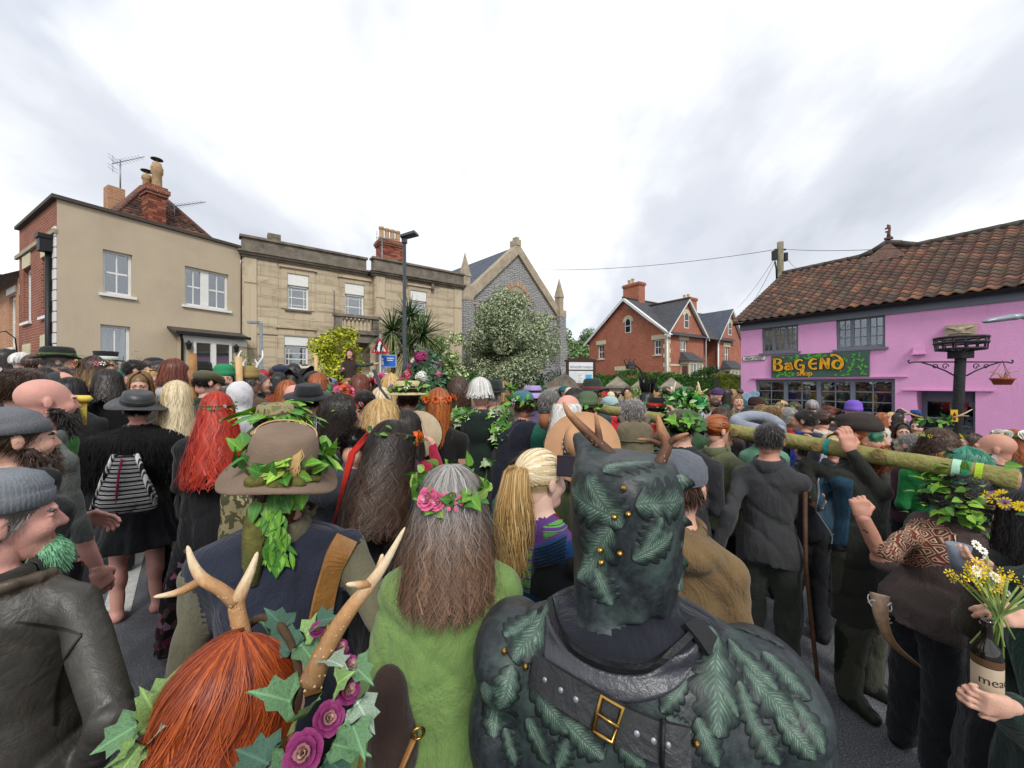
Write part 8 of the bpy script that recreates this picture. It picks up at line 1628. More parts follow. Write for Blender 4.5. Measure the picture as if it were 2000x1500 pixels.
for i in range(46):
 a=g.uniform(-3.9, .75);k=-math.pi/2
 a=g.choice((g.uniform(2.6, 4.1), g.uniform(4.3, 5.2), g.uniform(5.2, 6.9)));u=Vector((math.cos(a), math.sin(a), 0));dry=5.35<a<6.0 and g.random()<.5
 piece('leaf', 'birch', m_dry if dry else G_[g.choice((0, 1, 1, 0, 3))], hat_o, orient(Vector((u.x*.115, u.y*.13, .055+g.uniform(-.005, .05))), u*.35+Vector((g.gauss(0, .6), g.gauss(0, .3), g.uniform(-.5, .6))), u*.9+Vector((0, 0, .9)), g.uniform(-.5, .5), g.uniform(.045, .075)))
for(x, y, z_, rr) in((-.06, -.135, .055, .03), (.0, -.15, .05, .034), (.045, -.14, .055, .028), (.09, -.1, .05, .024)):piece_=Body();piece_.add([ell('m', (x, y, z_), (rr, rr*.8, rr*.7), .01)], .006, .004, int(x*1000)+200);link('moss_clump', piece_.mesh('moss_clump', lambda k:m_moss), hat_o)
rb=MB()
for i in range(26):rb.tube([(.03+g.gauss(0, .004), -.085, .165), (.035+g.gauss(0, .006), -.118, .13), (.03+g.gauss(0, .008), -.128, .09), (.025+g.gauss(0, .01), -.135, .05)], .0016, 4)
rb.tube([(.085*math.cos(a), .1*math.sin(a)-.01, .162+.01*math.sin(a)) for a in np.linspace(-1.2, 4.2, 24)], .003, 5);rb.tube([(-.06, -.14, .07), (.0, -.145, .09), (.03, -.13, .1)], .0018, 4);rb.build('raffia', m_straw, hat_o)
bd=MB();bd.tube([(-.05, -.09, -.06), (-.055, -.13, -.12), (-.06, -.145, -.2), (-.055, -.15, -.26)], [.03, .032, .026, .012], 9);bd.build('burlap_tail', m_moss, o, HM);bd=MB()
for i in range(60):t=g.random();scatter(bd, 'long' if i%2 else 'birch', orient((.0+g.gauss(0, .02), -.13-.02*t, -.0-.2*t), (g.gauss(0, .5), -.5, -1.0), (0, -1, .3), g.uniform(-.6, .6), g.uniform(.04, .06)), g.choice((0, 1)))
bd.build('leaf_tail', [G_[0], G_[1]], o, HM);hairdo(o, HM, 'long', 'brown', 5, .4, length=.16, spread=.3, flare=-.2, offs=1.0)
S=Surf(o);m_tan=mat('tan_leather', '#8f6434', .5, .2, 9, .006, 40);strap(S, [(678, 1052), (650, 1100), (630, 1170), (616, 1260), (600, 1360)], .075, m_tan, 'strap', .006)
mb=MB();q0=P(470, 1080, 1.16);mb.tube([(0, 0, 0), (-.01, 0, -.06), (.01, 0, -.1), (.03, 0, -.06), (.035, 0, .01)], .004, 6);mb.build('cord', m_black, o, S.Mi@Matrix.Translation(q0))
# ---- grey haired woman in a green shawl ----
sh_g=cloth('#7b9a56')
o, HM, s=p('woman with very long wavy grey to auburn hair in a moss green shawl', 880, 922, 1.2, 6, sh_g, '#23262a', hair=('long', 'silverbrown', dict(length=.27, tip='chestnut', flare=.7, wave=.015, freq=3.2, offs=1.1, n=3000, w=.0034, m=18, front=1.0, lenvar=.55)), outer='shawl', hem=.62, build=1.0, vox=.011, wr=.006)
cr=crown_ring(o, HM, [G_[0], leafmat('leaf_soft', '#7fa04c'), G_[1]], [(FL['pink'], 'rose'), (FL['pink'], 'blossom')], 50, 70, 4, near=True, z=.075, r=(.095, .11), size=.045, fsize=.05, shape='birch', fphi=(2.4, 3.6), thick=.025, tilt=.02)
# ---- blond ponytail woman in patchwork ----
m_pw=patterned('patchwork', ['#6a2224', '#1d3a66', '#2b2c2e', '#5a3a78', '#1f3f6a', '#4a5a3c', '#7a2a2a', '#2c2d30'], 5.5, 'VORONOI')
o, HM, s=p('woman with a pale blond ponytail and patchwork jacket taking a picture', 1052, 882, 1.5, 32, m_pw, '#232428', hair=('tied', 'pale', dict(n=1500, w=.004)), skin='pale', build=.95, vox=.012, hy=14, arms=('fold', 'phone'))
ponytail(o, HM, 'blond', (0, -.1, .05), .36, 1300, .03, 1.5, 'blond', 3, .0036, .02, .035)
S=Surf(o);m_gs=patterned('green_purple_bands', ['#5f3a86', '#64a04e', '#64a04e', '#3d2a5c', '#5f9a50', '#5f9a50'], 9, 'Z');patch(S, [(1000, 1050), (1040, 1068)], [(1005, 1150), (1035, 1160)], m_gs, 'sleeve_panel', .004, 12, 12);patch(S, [(1058, 1030), (1110, 1005)], [(1062, 1055), (1112, 1030)], m_gs, 'collar_band', .006, 14, 6);patch(S, [(1040, 1070), (1108, 1040)], [(1045, 1110), (1108, 1100)], cloth('#1d4a7c'), 'blue_panel', .003, 14, 8)
for k in range(7):strap(S, [(1042, 1074+k*6), (1075, 1066+k*6), (1108, 1050+k*7)], .004, cloth('#14161c'), 'slash', .004, .002, 12)
c=P(1128, 912, 1.42);r=empty('smartphone', c, R(-20), 'black smartphone held up beside the leather hood', 'phone');ubox('body', m_black, r, -.075, .075, -.005, .005, -.038, .038);ubox('screen', mat('phone_screen', '#34303a', .15, .3, 30), r, -.071, .071, -.0075, -.0052, -.034, .034)
# ---- person in tan coat and grey cap ----
o, HM, s=p('person in a tan fleece coat and washed grey cap beyond the leather hood', 1325, 888, 1.32, 10, '#77603f', '#1a1b1e', hair=S_('brown'), hat=('cap', '#5c6068', dict(tilt=0)), outer=None, build=.95, vox=.012, arms=('fold', 'fold'), extra=lambda s, z, hc:[ell('top', (.02, -.09, z(1.43)), (.12, .07, .06), .03)])
# ---- bending person in teal ----
o, HM, s=p('person in a teal green jacket bending forward with brown hair', 992, 908, 2.3, 20, '#0e4f48', hair=Lg('brown', .15), lean=.35, hp=55, build=1.05)
# ---- tan wide brimmed hat with antlers ----
HT=(1128, 836, 2.05, 20)
o, HM, s=p('person in an olive shirt and wide flat tan hat with shell band', 1128, 836, 2.05, 20, '#4d5638', hair=Lg('dark', .2), build=1.2, lean=.06)
hb=MB();wide_hat(hb, crown=(.1, .09, .115), brim=.2, z=.03, saddle=.008, n=48);ht=hb.build('hat', [mat('tan_felt', '#b58a66', .92, .1, 9, .002, 160), cloth('#2a1c16', 'leather')], o, HM@Matrix.Rotation(R(42), 4, 'X')@Matrix.Rotation(R(20), 4, 'Y'))
for a in np.linspace(0, 6.28, 25)[:-1]:MB().lathe([(.009, 0), (.006, .003), (0, .004)], 8, sy=.7).build('bead', m_white, ht, orient((.104*math.cos(a), .1217*math.sin(a)-.012, .058), (math.cos(a), math.sin(a), 0))@Matrix.Rotation(R(-90), 4, 'X'))
# ---- puffer jacket, purple cardigan, ribbons ----
o, HM, s=p('blond woman in a purple cardigan with shoulder length straight hair', 746, 786, 2.35, 18, '#4a2450', hair=Lg('blond', .24, flare=.5, n=1400), vox=.015)
o, HM, s=p('person in a dark grey padded jacket with hood down, head bowed', 672, 846, 2.0, 20, '#2d323c', hair=S_('dark'), lean=.12, hp=40, build=1.22, wr=.014, extra=lambda s, z, hc:[ell('top', (.0, -.08, z(1.46)), (.19, .13, .1), .04)])
o, HM, s=p('woman with long dark wavy hair, red ribbons and bright flower crown', 765, 832, 1.75, 32, '#121216', hair=('long', 'dark', dict(length=.36, tip='brown', flare=.5, wave=.03, n=1800, w=.0042, m=14)), outer='coat', hem=.25, vox=.013, hp=14, arms=('fold', 'chest'))
crown_for(o, HM, [('pink', 'rose'), ('orange', 'rose'), ('magenta', 'rose'), ('red', 'rose')], 52, 10, 7, near=True, z=.07, fphi=(-1.3, .9), fsize=.05, size=.04);mb=MB()
for i in range(5):a=2.6+.12*i;mb.tube([(-.09, -.04-.01*i, .07), (-.12-.006*i, -.1, -.02), (-.125, -.12-.01*i, -.18-.04*i)], [.006, .009, .007], 6, sq=.4)
mb.build('ribbon', cloth('#c8281c'), o, HM)
o, HM, s=p('dark haired child in a magenta coat with hands raised', 792, 806, 2.45, 25, '#9c1438', hair=Lg('dark', .2), build=.95, arms=('phone', 'phone'))
r=empty('drum', P(815, 850, 2.75), R(20), 'round pale skinned frame drum hanging behind the magenta coat', 'drum');MB().lathe([(0, -.06), (.16, -.06), (.165, -.055), (.165, .055), (.16, .06), (0, .062)], 28, T=Matrix.Rotation(R(75), 4, 'X')).build('shell', mat('drum_hide', '#a8977c', .7, .2, 8), r);MB().tube([(.168*math.cos(a), .0, .168*math.sin(a)) for a in np.linspace(0, 6.283, 30)], .012, 6, cap=False).build('rim', m_wood, r)
# ---- the carried pole ----
A0, A1=P(1988, 938, 1.88), P(978, 768, 5.3);dv=A1-A0;Lp=dv.length
t=NT('log_bark');n1=t.noise(6, 6, .65, v=t.vec(scale=(1, 1, 1)));n2=t.noise(40, 5, .6);col=t.ramp(t.math('ADD', t.math('MULTIPLY', n1, .7), t.math('MULTIPLY', n2, .35)), [(.3, srgb('#57522f')), (.45, srgb('#7d7a45')), (.6, srgb('#948d5a')), (.75, srgb('#6a6238'))]);t.bump(n2, .012);m_log=t.fin(col, .85, 0, .25)
root=empty('tree_trunk_pole', A0, 0, 'long green barked tree trunk carried on shoulders across the crowd', 'log');g=random.Random(8);pts=[];rad=[]
for k in range(40):q=k/39;pts.append(dv*q+Vector((0, 0, .012*math.sin(q*math.pi)+g.gauss(0, .003))));rad.append(.048-.004*q+(.008 if k in(9, 17, 26) else 0)+g.gauss(0, .0015))
mb=MB();mb.tube(pts, rad, 18);mb.build('trunk', m_log, root);u=dv.normalized();m_cut=mat('cut_wood', '#a8865a', .85, .3, 25, .01, 60)
MB().lathe([(.0, .012), (.03, .01), (.046, .002), (.05, -.004)], 12).build('cut_end', m_cut, root, orient((0, 0, 0), -u)@Matrix.Rotation(R(-90), 4, 'X'))
def on_log(px):k=(px-1000)/F;q=(k*A0.y-A0.x)/(dv.x-k*dv.y);return q
def ring_on(px, w_, m, nm='ribbon', tail=0):
 q=on_log(px);c=dv*q+Vector((0, 0, .012*math.sin(q*math.pi)));rr=.054;x_=u.cross(Vector((0, 0, 1))).normalized();z_=x_.cross(u);mb=MB()
 th=np.linspace(0, 2*math.pi, 21);V=[]
 for a in th:
  for e in(-w_/2, w_/2):V.append(c+u*e+(x_*math.cos(a)+z_*math.sin(a))*rr)
 mb.add(V, [(2*i, 2*i+1, 2*i+3, 2*i+2) for i in range(20)], 0, True)
 if tail:
  for e in(-.02, .02):
   V=[];n_=9
   for i in range(n_):f=i/(n_-1);cc=c-z_*(rr+tail*f)+x_*(.03*math.sin(f*7+e*90)-.02)+u*(e*(1+f)+.03*f);V+=[cc-u*w_*.45, cc+u*w_*.45]
   mb.add(V, [(2*i, 2*i+1, 2*i+3, 2*i+2) for i in range(n_-1)], 0, True)
 mb.build(nm, m, root)
ring_on(1617, .022, cloth('#159a9a'));ring_on(1868, .03, cloth('#a8d0b8'), tail=.28);ring_on(1887, .03, cloth('#1f8a5a'), tail=.22);ring_on(1912, .026, cloth('#a8c830'), tail=.42);ring_on(1262, .012, mat('carved_pale', '#b8a878', .8));ring_on(1075, .012, MATS['carved_pale'])
for px, sgn in((1720, 1), (1440, -1), (1340, 1), (1600, -1)):
 q=on_log(px);c=dv*q+Vector((0, 0, .012*math.sin(q*math.pi)));nn=(Vector((0, 0, CH))-(A0+c));nn-=u*nn.dot(u);nn.normalize();MB().lathe([(.032, 0), (.026, .006), (.02, .003), (.012, .008), (0, .006)], 14).build('knot', mat('knot_wood', '#7d6c42', .9, .4, 25, .01, 60), root, orient(c+nn*.054+Vector((0, 0, .01*sgn)), u, nn))
# ---- charcoal jumper man ----
HG=(1503, 826, 2.5, 8)
o, HM, s=p('man in a plain charcoal jumper and dark green cargo trousers, back to camera', 1503, 826, 2.5, 8, '#37383a', '#2a2f28', hair=S_('darkgrey'), skin='ruddy', build=1.0, vox=.0125, arms=(armw(*HG, -1, (1425, 1000, 2.45), (1395, 1090, 2.5)), armw(*HG, 1, (1585, 960, 2.62), (1590, 880, 2.75))), tuck=False, collar='#37383a', hands=({}, {}), lk=dict(scalp=hairmat('darkgrey')))
S=Surf(o);patch(S, [(1448, 1140), (1482, 1138)], [(1450, 1165), (1480, 1170)], cloth('#2a2f28'), 'trouser_pocket', .008, 8, 6)
q=S.Mi@P(1445, 1085, 2.38);mb=MB();mb.tube([(0, 0, 0), (.01, 0, -.14), (.035, 0, -.3)], [.009, .007, .003], 6);mb.box(-.02, .02, -.012, .012, -.02, .14);mb.build('belt_knife', m_black, o, Matrix.Translation(q))
# ---- green masked man with wellington boots and staff ----
HB=(1672, 846, 2.42, 112)
o, HM, s=p('red bearded man with green painted eyes, dark beanie, open coat and rubber boots', 1682, 816, 2.42, 118, '#23261f', '#3a3d2f', hair=('short', 'ginger'), beard=.035, hat=('beanie', '#3a3430', dict(h=.10, slouch=.05, z0=.055, tilt=.25)), legs='boots', shoes='#20241c', paint=True, hy=-6, build=1.08, vox=.0115, hvox=.0055, skin='ruddy', arms=(armw(1672, 846, 2.42, 118, -1, (1712, 985, 2.3), (1645, 905, 2.32)), armw(1672, 846, 2.42, 118, 1, (1568, 930, 2.55), (1578, 1000, 2.4))), hands=(dict(n=lv_(1672, 846, 2.42, 118, (.3, 1, -.3)), d=lv_(1672, 846, 2.42, 118, (-.1, .1, 1)), curl=(.3, .7, .6)), dict(n=lv_(1672, 846, 2.42, 118, (.3, 1, 0)), d=lv_(1672, 846, 2.42, 118, (.7, .2, -.5)), curl=(.9, 1.1, .9))), extra=lambda s, z, hc:[loft('top', [(z(.52), -.0, 0, .2, .15), (z(.95), 0, 0, .185, .14), (z(1.1), 0, 0, .17, .13)], .02, 5, .05, 2)])
S=Surf(o);patch(S, [(1600, 935), (1636, 930), (1668, 938)], [(1592, 1062), (1625, 1072), (1655, 1066)], cloth('#173f56'), 'tee_shirt', .008, 16, 16);patch(S, [(1592, 1068), (1655, 1070)], [(1592, 1150), (1640, 1160)], cloth('#3a3d2f'), 'trouser_front', .006, 12, 12)
strap(S, [(1600, 932), (1592, 1000), (1598, 1060), (1606, 1085)], .008, m_galv, 'zip', .009, .003);
for i in range(5):stud(S, 1608-i*.8, 945+i*24, .007)
strap(S, [(1594, 1066), (1655, 1070)], .03, m_black, 'belt', .01)
st=MB();a_, b_=P(1572, 948, 2.36), P(1606, 1275, 2.25);b_.z=.01;st.tube([Vector((0, 0, 0)), (a_-b_)*.3+Vector((-.015, 0, 0)), (a_-b_)*.65+Vector((-.03, 0, 0)), (a_-b_)], [.009, .011, .011, .014], 9);o2=st.build('walking_stick', mat('dark_stick', '#4a2f1c', .6, .3, 12, .006, 40), None, Matrix.Translation(b_));tag(o2, 'thin dark walking stick gripped by the man in rubber boots', 'stick')
# ---- stooping man with garland, patterned shirt and horn ----
HK=(1800, 925, 2.02, 48)
m_ikat=patterned('woven_red_pattern', ['#7a4438', '#b8a48a', '#7a4438', '#3a2826', '#c8b498', '#8a5044', '#5a302a'], 13, 'DIAMOND', (1., 1., 1.5));m_tee=cloth('#5a4d4a')
o, HM, s=p('stooping man with leafy garland, patterned red yoke, grey tee and drinking horn', 1800, 925, 2.02, 48, '#5a4d4a', '#1a1d24', hair=Cu('black', .16), lean=.20, hp=20, build=1.2, vox=.0115, skin='ruddy', sleeve=.5, tuck=False, hem=.5, arms=(armw(1800, 925, 2.02, 48, -1, (1722, 1095, 1.85), (1682, 1005, 1.8), .20), armw(1800, 925, 2.02, 48, 1, (1880, 1100, 2.05), (1860, 1060, 2.2), .20)), hands=(dict(n=lv_(1800, 925, 2.02, 48, (.5, .9, 0)), d=lv_(1800, 925, 2.02, 48, (-.15, .1, 1)), curl=(1.3, 1.4, 1.1), thumb=1.), {}))
S=Surf(o);patch(S, [(1718, 1062), (1745, 1030), (1790, 1012), (1835, 1020), (1870, 1045)], [(1712, 1085), (1750, 1100), (1800, 1108), (1840, 1105), (1878, 1098)], m_ikat, 'patterned_yoke', .007, 24, 12)
h_, n_=S.hit(1684, 1035);strap(S, [(1668, 1036), (1680, 1040), (1694, 1036)], .022, mat('tattoo_ink', '#5a5358', .6, .5, 90), 'tattoo', -.001, .0012, 10)
g=random.Random(9);gl=MB();
for k in range(3):gl.tube([(.17*math.cos(a)*(1+.1*k), .17*math.sin(a)-.02, -.02-.03*k+.02*math.sin(3*a+k)) for a in np.linspace(0, 6.283, 24)], .006, 5, cap=False)
gar=gl.build('leaf_garland', m_twig, o, HM)
for i in range(190):
 a=g.uniform(2.2, 6.4) if i%4 else g.uniform(0, 6.28);u_=Vector((math.cos(a), math.sin(a), 0));piece('leaf', 'birch', G_[g.choice((0, 0, 1, 3))], gar, orient(u_*g.uniform(.14, .24)+Vector((0, 0, g.gauss(-.06, .07)+(.03 if math.cos(a)<0 else-.02))), u_*.5+Vector((g.gauss(0, .7), g.gauss(0, .7), g.gauss(-.2, .6))), u_+Vector((0, 0, .6)), g.uniform(-.6, .6), g.uniform(.045, .075)))
yr_=np.random.default_rng(3);n=260;a=yr_.uniform(1.9, 5.2, n);tt=np.linspace(0, 1, 9)[None];Lw=yr_.uniform(.1, .3, n)[:, None];pth=np.stack([(.09+.04*tt)*np.cos(a)[:, None]+.012*np.sin(tt*14+a[:, None]*9), (.11+.04*tt)*np.sin(a)[:, None]-.014, .09-Lw*tt+.012*np.cos(tt*12+a[:, None]*5)], -1);nr=np.stack([np.cos(a)[:, None]+0*tt, np.sin(a)[:, None]+0*tt, 0*pth[..., 0]], -1)
V, qd, uv=ribbons(pth, .008, .7, 3, .3, nr);A_=np.array(HM);link('wool_locks', make_mesh('wool_locks', V@A_[:3, :3].T+A_[:3, 3], [qd], [hairmat('greygreen')], None, True, uv), o)
hn=[P(1718, 1160, 1.82), P(1722, 1210, 1.79), P(1745, 1258, 1.77), P(1798, 1303, 1.76)];t=NT('cow_horn');u_=t.new('SeparateXYZ');t.L.new(t.tc.outputs['UV'], u_.inputs[0]);m_horn=t.fin(t.mix(t.ramp(t.noise(30, 4, .6), [(.4, 0), (.7, .5)]), t.ramp(u_.outputs[1], [(0, srgb('#b89c88')), (.5, srgb('#9a7a58')), (1, srgb('#5a3f24'))]), srgb('#5a4634')), .35, 0, .5)
r=empty('drinking_horn', hn[0], 0, 'carved curved drinking horn hanging at the hip of the stooping man', 'drinking horn');MB().tube([q-hn[0] for q in catmull(hn, 22)], np.linspace(.036, .005, 22), 16).build('horn', m_horn, r);mb=MB()
for k in range(2):
 mb.tube([Vector((.040*math.cos(a)-.0, .040*math.sin(a), -.03-k*.022+.008*math.sin(4*a+k*math.pi))) for a in np.linspace(0, 6.283, 40)], .0025, 5, cap=False)
for a in np.linspace(0, 6.28, 9)[:-1]:mb.tube([Vector((-.012, -.042, -.11)), Vector((-.012+.03*math.cos(a), -.0405, -.11+.03*math.sin(a)))], .002, 4)
mb.build('carving', m_white, r)
# ---- figure with yellow flowers, cup and posy at the right edge ----
HY=(2010, 960, 1.55, -40)
o, HM, s=p('dark clad figure at the right edge with yellow flowers in black hair', 2010, 965, 1.55, -40, '#17191c', '#15171a', hair=Lg('black', .2), outer='coat', hem=.2, vox=.014, arms=('fold', armw(2010, 965, 1.55, -40, -1, (1960, 1180, 1.58), (1900, 1130, 1.48))), lk=dict(sleeve='#3a3328'))
crown_for(o, HM, [('yellow', 'blossom'), ('lilac', 'daisy'), ('yellow', 'daisy')], 55, 14, 26, near=True, z=.07, fsize=.05, size=.05, r=(.1, .12))
c=P(1872, 1088, 1.42);r=empty('horn_cup', c, 0, 'grey horn cup with dark rim held at the right edge', 'cup');MB().lathe([(0, -.045), (.018, -.045), (.034, .045), (.031, .045), (.02, -.02), (0, -.02)], 20).build('cup', mat('grey_horn', '#77808c', .3, .4, 14), r)
def loose_hand(parent_o, prims, mkey, vox=.0045):
 B=Body();B.add(prims, vox);return B
M_=Mw(o).inverted();w0=P(1920, 1112, 1.40);B=Body();wl=M_@w0;dl=M_.to_3x3()@Vector((-1, -.1, .45));nl=M_.to_3x3()@Vector((.2, .5, 1))
B.add([cap('top', (-.14, 0, 1.34*s), M_@P(1995, 1185, 1.5), .058, .052), cap('top', M_@P(1995, 1185, 1.5), wl, .05, .036), *hand_prims('skin', wl, dl, nl, -1, (.45, .7, .5), .72)], .0045);ho=link('forearm', B.mesh('forearm', lambda k:skinmat('fair') if k=='skin' else cloth('#3a3328')), o)
# ---- green velvet sleeve, mead bottle and posy ----
o, HM, s=p('woman in dark green velvet mostly outside the right edge, holding a bottle', 2110, 960, 1.3, -35, '#0d2a24', '#0d2a24', hair=Lg('dark', .3), outer='coat', hem=.1, vox=.014)
m_vel=cloth('#0c3329');m_vel.node_tree.nodes['Principled BSDF'].inputs['Sheen Weight'].default_value=.15
M_=Mw(o).inverted();Rm=M_.to_3x3();B=Body();w0=P(1972, 1380, 1.015);B.add([cap('v', (-.15, 0, 1.34*s), M_@P(2090, 1490, 1.15), .06, .06, .03), cap('v', M_@P(2090, 1490, 1.15), M_@P(2000, 1410, 1.08), .07, .055, .03), cap('v', M_@P(2000, 1410, 1.08), M_@P(1980, 1384, 1.03), .055, .042, .02)], .009, .004, 3)
B.add(hand_prims('skin', M_@w0, Rm@Vector((-1, .0, .12)), Rm@Vector((.0, 1, .1)), 1, (.75, 1.0, .8), .68, thumb=.25), .0038);link('forearm', B.mesh('forearm', lambda k:skinmat('fair') if k=='skin' else m_vel), o)
B=Body();w1=P(2000, 1205, 1.1);B.add([cap('v', (-.12, .05, 1.34*s), M_@P(2100, 1260, 1.2), .06, .058, .03), cap('v', M_@P(2100, 1260, 1.2), M_@P(2008, 1210, 1.11), .06, .04, .03)], .009, .003, 4)
m_nail=mat('teal_nail_polish', '#6fc0a8', .25, .05, 5)
B.add(hand_prims('skin', M_@w1, Rm@Vector((-1, -.1, .15)), Rm@Vector((.1, .6, -.6)), -1, (.6, .8, .5), .72, nail='nail'), .0036);link('forearm', B.mesh('forearm', lambda k:skinmat('fair') if k=='skin' else m_nail if k=='nail' else m_vel), o)
c=P(1928, 1303, 1.06);r=empty('bottle', c, R(-28), 'dark glass mead bottle with cream label at the lower right edge', 'bottle');MB().lathe([(0, -.1), (.038, -.1), (.04, -.09), (.04, .045), (.034, .075), (.016, .1), (.014, .16), (.017, .162), (.017, .175), (0, .175)], 28).build('glass', mat('bottle_glass', '#1b1612', .06, .1, 5, 0, 60, 0, .8), r)
MB().lathe([(.0405, -.075), (.0407, -.07), (.0407, .012), (.0405, .014)], 28).build('label', mat('bottle_label', '#b8a890', .7, .08, 20), r);MB().lathe([(.0408, .016), (.0409, .018), (.0409, .04), (.0408, .042)], 28).build('label_band', mat('label_brown', '#5a3f2a', .6, .1, 20), r)
r.scale=(.74, )*3
t_, tw_=text_mesh('mead', .042, mat('label_ink', '#3a2418', .6), 'lettering', r, depth=.0005);me=t_.data;
for v in me.vertices:a=(v.co.x-tw_/2)/.0415+.1;v.co.x, v.co.y, v.co.z=math.sin(a)*.0414, v.co.y-.045, -math.cos(a)*.0414
for v in me.vertices:x, y, z_=v.co;v.co=(x, z_, y)
t_.matrix_local=Matrix.Identity(4)
c=P(1950, 1205, 1.07);r=empty('posy', c, 0, 'hand held bunch of yellow flowers with pale green stems', 'flowers');g=random.Random(10);mb=MB();heads=[]
for i in range(34):
 tp=Vector((g.gauss(-.01, .04), g.gauss(0, .03), g.uniform(.06, .15)));bt_=Vector((g.gauss(-.02, .015), g.gauss(0, .012), -g.uniform(.05, .11)));mb.tube([bt_, Vector((g.gauss(0, .006), g.gauss(0, .006), 0)), tp], .0024, 5);heads.append(tp)
mb.build('stems', mat('pale_stem', '#8aa05a', .6, .25, 20), r)
for i, q in enumerate(heads):
 for k in range(3):u_=(Vector((g.gauss(0, .6), -1+g.gauss(0, .5), .5+g.gauss(0, .5)))).normalized();x_=u_.orthogonal().normalized();piece('flower', 'blossom' if i%7 else 'daisy', FL['yellow' if i%7 else 'white'], r, frame_mat(q+Vector((g.gauss(0, .01), g.gauss(0, .01), g.gauss(0, .01))), x_, u_.cross(x_), u_)@Matrix.Scale(g.uniform(.018, .03), 4))
# ---- leather jacket man with green beard, lower left ----
HL=(-4, 942, 1.06, 34);m_lj=cloth('#2a2722', 'leather')
o, HM, s=p('man in a dark brown leather jacket, grey beanie and bright green beard', -4, 942, 1.06, 34, '#302c25', '#1c1e22', hair=S_('grey'), beard=-.02, hat=('beanie', '#7d8288', dict(h=.10, r=.088, z0=.05, ribs=64, n=192, tilt=.25)), kind='leather', build=1.08, hy=52, skin='pink', collar=None, neck=None, vox=.0095, hvox=.0048, wr=.009, lk=dict(coll=cloth('#4a3d2e', 'leather'), beard_tone='greygreen', beard=mat('bright_green_beard', '#9bdcae', .9, .25, 40, .01, 160)), arms=('fold', armw(*HL, 1, (215, 1400, .98), (170, 1500, 1.15))), hq=1.6, extra=lambda s, z, hc:[cap('coll', (.105*math.sin(a), -.012-.095*math.cos(a), z(1.45)+.012*math.cos(a)), (.105*math.sin(a+.5), -.012-.095*math.cos(a+.5), z(1.45)+.012*math.cos(a+.5)), .026, k=.008) for a in np.arange(-2.2, 1.9, .5)])
S=Surf(o);m_seam=mat('dark_seam', '#15130f', .5);strap(S, [(30, 1215), (110, 1225), (160, 1240)], .005, m_seam, 'seam', .001, .002);strap(S, [(160, 1240), (128, 1290), (110, 1340), (105, 1420)], .005, m_seam, 'seam', .001, .002)
# ---- antlered woman with red hair, ivy and roses, lower left centre ----
HAW=(462, 1268, .64, 62)
o, HM, s=p('red haired woman with real antlers, ivy and purple roses on her head', 462, 1268, .64, 62, '#2c1d18', '#1c1e22', hair=('long', 'fox', dict(length=.42, flare=.6, wave=.03, freq=2., offs=1.12, n=4600, w=.0026, m=20, front=1.0, back=.16)), hp=4, build=.95, vox=.014)
Mi=Mw(o).inverted();cr=MB();hb_pts=[Vector((.098*math.cos(a), .04+.02*math.sin(a*2)*0, .035+.105*math.sin(a))) for a in np.linspace(-.6, math.pi+.6, 22)];cr.tube(hb_pts, .008, 6);crown_o=cr.build('antler_headband', m_twig, o, HM);Ci=(Mw(o)@HM).inverted()
L_=lambda px, py, Y:Mi@P(px, py, Y)
antler(o, [([L_(484, 1290, .66), L_(474, 1240, .67), L_(462, 1185, .68), L_(472, 1155, .685), L_(490, 1115, .70), L_(503, 1078, .71)], [0.0174, 0.0133, 0.0128, 0.0104, 0.0074, 0.0024]), ([L_(464, 1180, .68), L_(432, 1152, .68), L_(398, 1132, .68), L_(378, 1104, .685), L_(366, 1066, .69)], [0.0128, 0.0100, 0.0100, 0.0071, 0.0024]), ([L_(396, 1132, .68), L_(350, 1156, .665), L_(300, 1166, .65)], [0.0083, 0.0062, 0.0021])], m_antler, 'antler', None, 1)
antler(o, [([L_(606, 1335, .585), L_(640, 1260, .60), L_(680, 1195, .615), L_(716, 1150, .63), L_(752, 1100, .645), L_(791, 1030, .66)], [0.0183, 0.0137, 0.0121, 0.0104, 0.0074, 0.0021]), ([L_(722, 1142, .63), L_(700, 1142, .62), L_(676, 1141, .61)], [0.0074, 0.0059, 0.0021]), ([L_(735, 1122, .64), L_(742, 1102, .645), L_(747, 1082, .65)], [0.0059, 0.0050, 0.0024])], m_antler, 'antler', None, 2)
g=random.Random(14);ivym=[leafmat('ivy_bright', '#7a9a5a', rough=.4), leafmat('ivy_green', '#5b7f58'), leafmat('ivy_deep', '#3a5a49'), leafmat('ivy_sage', '#8da08c')]
def crown_leaf(px, py, Y, dpx, dpy, size, mi, kind='ivy', tiltz=.7):
 a=P(px, py, Y);b_=P(px+dpx, py+dpy, Y+g.uniform(-.03, .02));T=orient(a, b_-a, Vector((0, 0, CH))-a+Vector((g.gauss(0, .25), g.gauss(0, .2), tiltz)), g.uniform(-.35, .35), size);piece('ivy_leaf', kind, ivym[mi], crown_o, Ci@T)
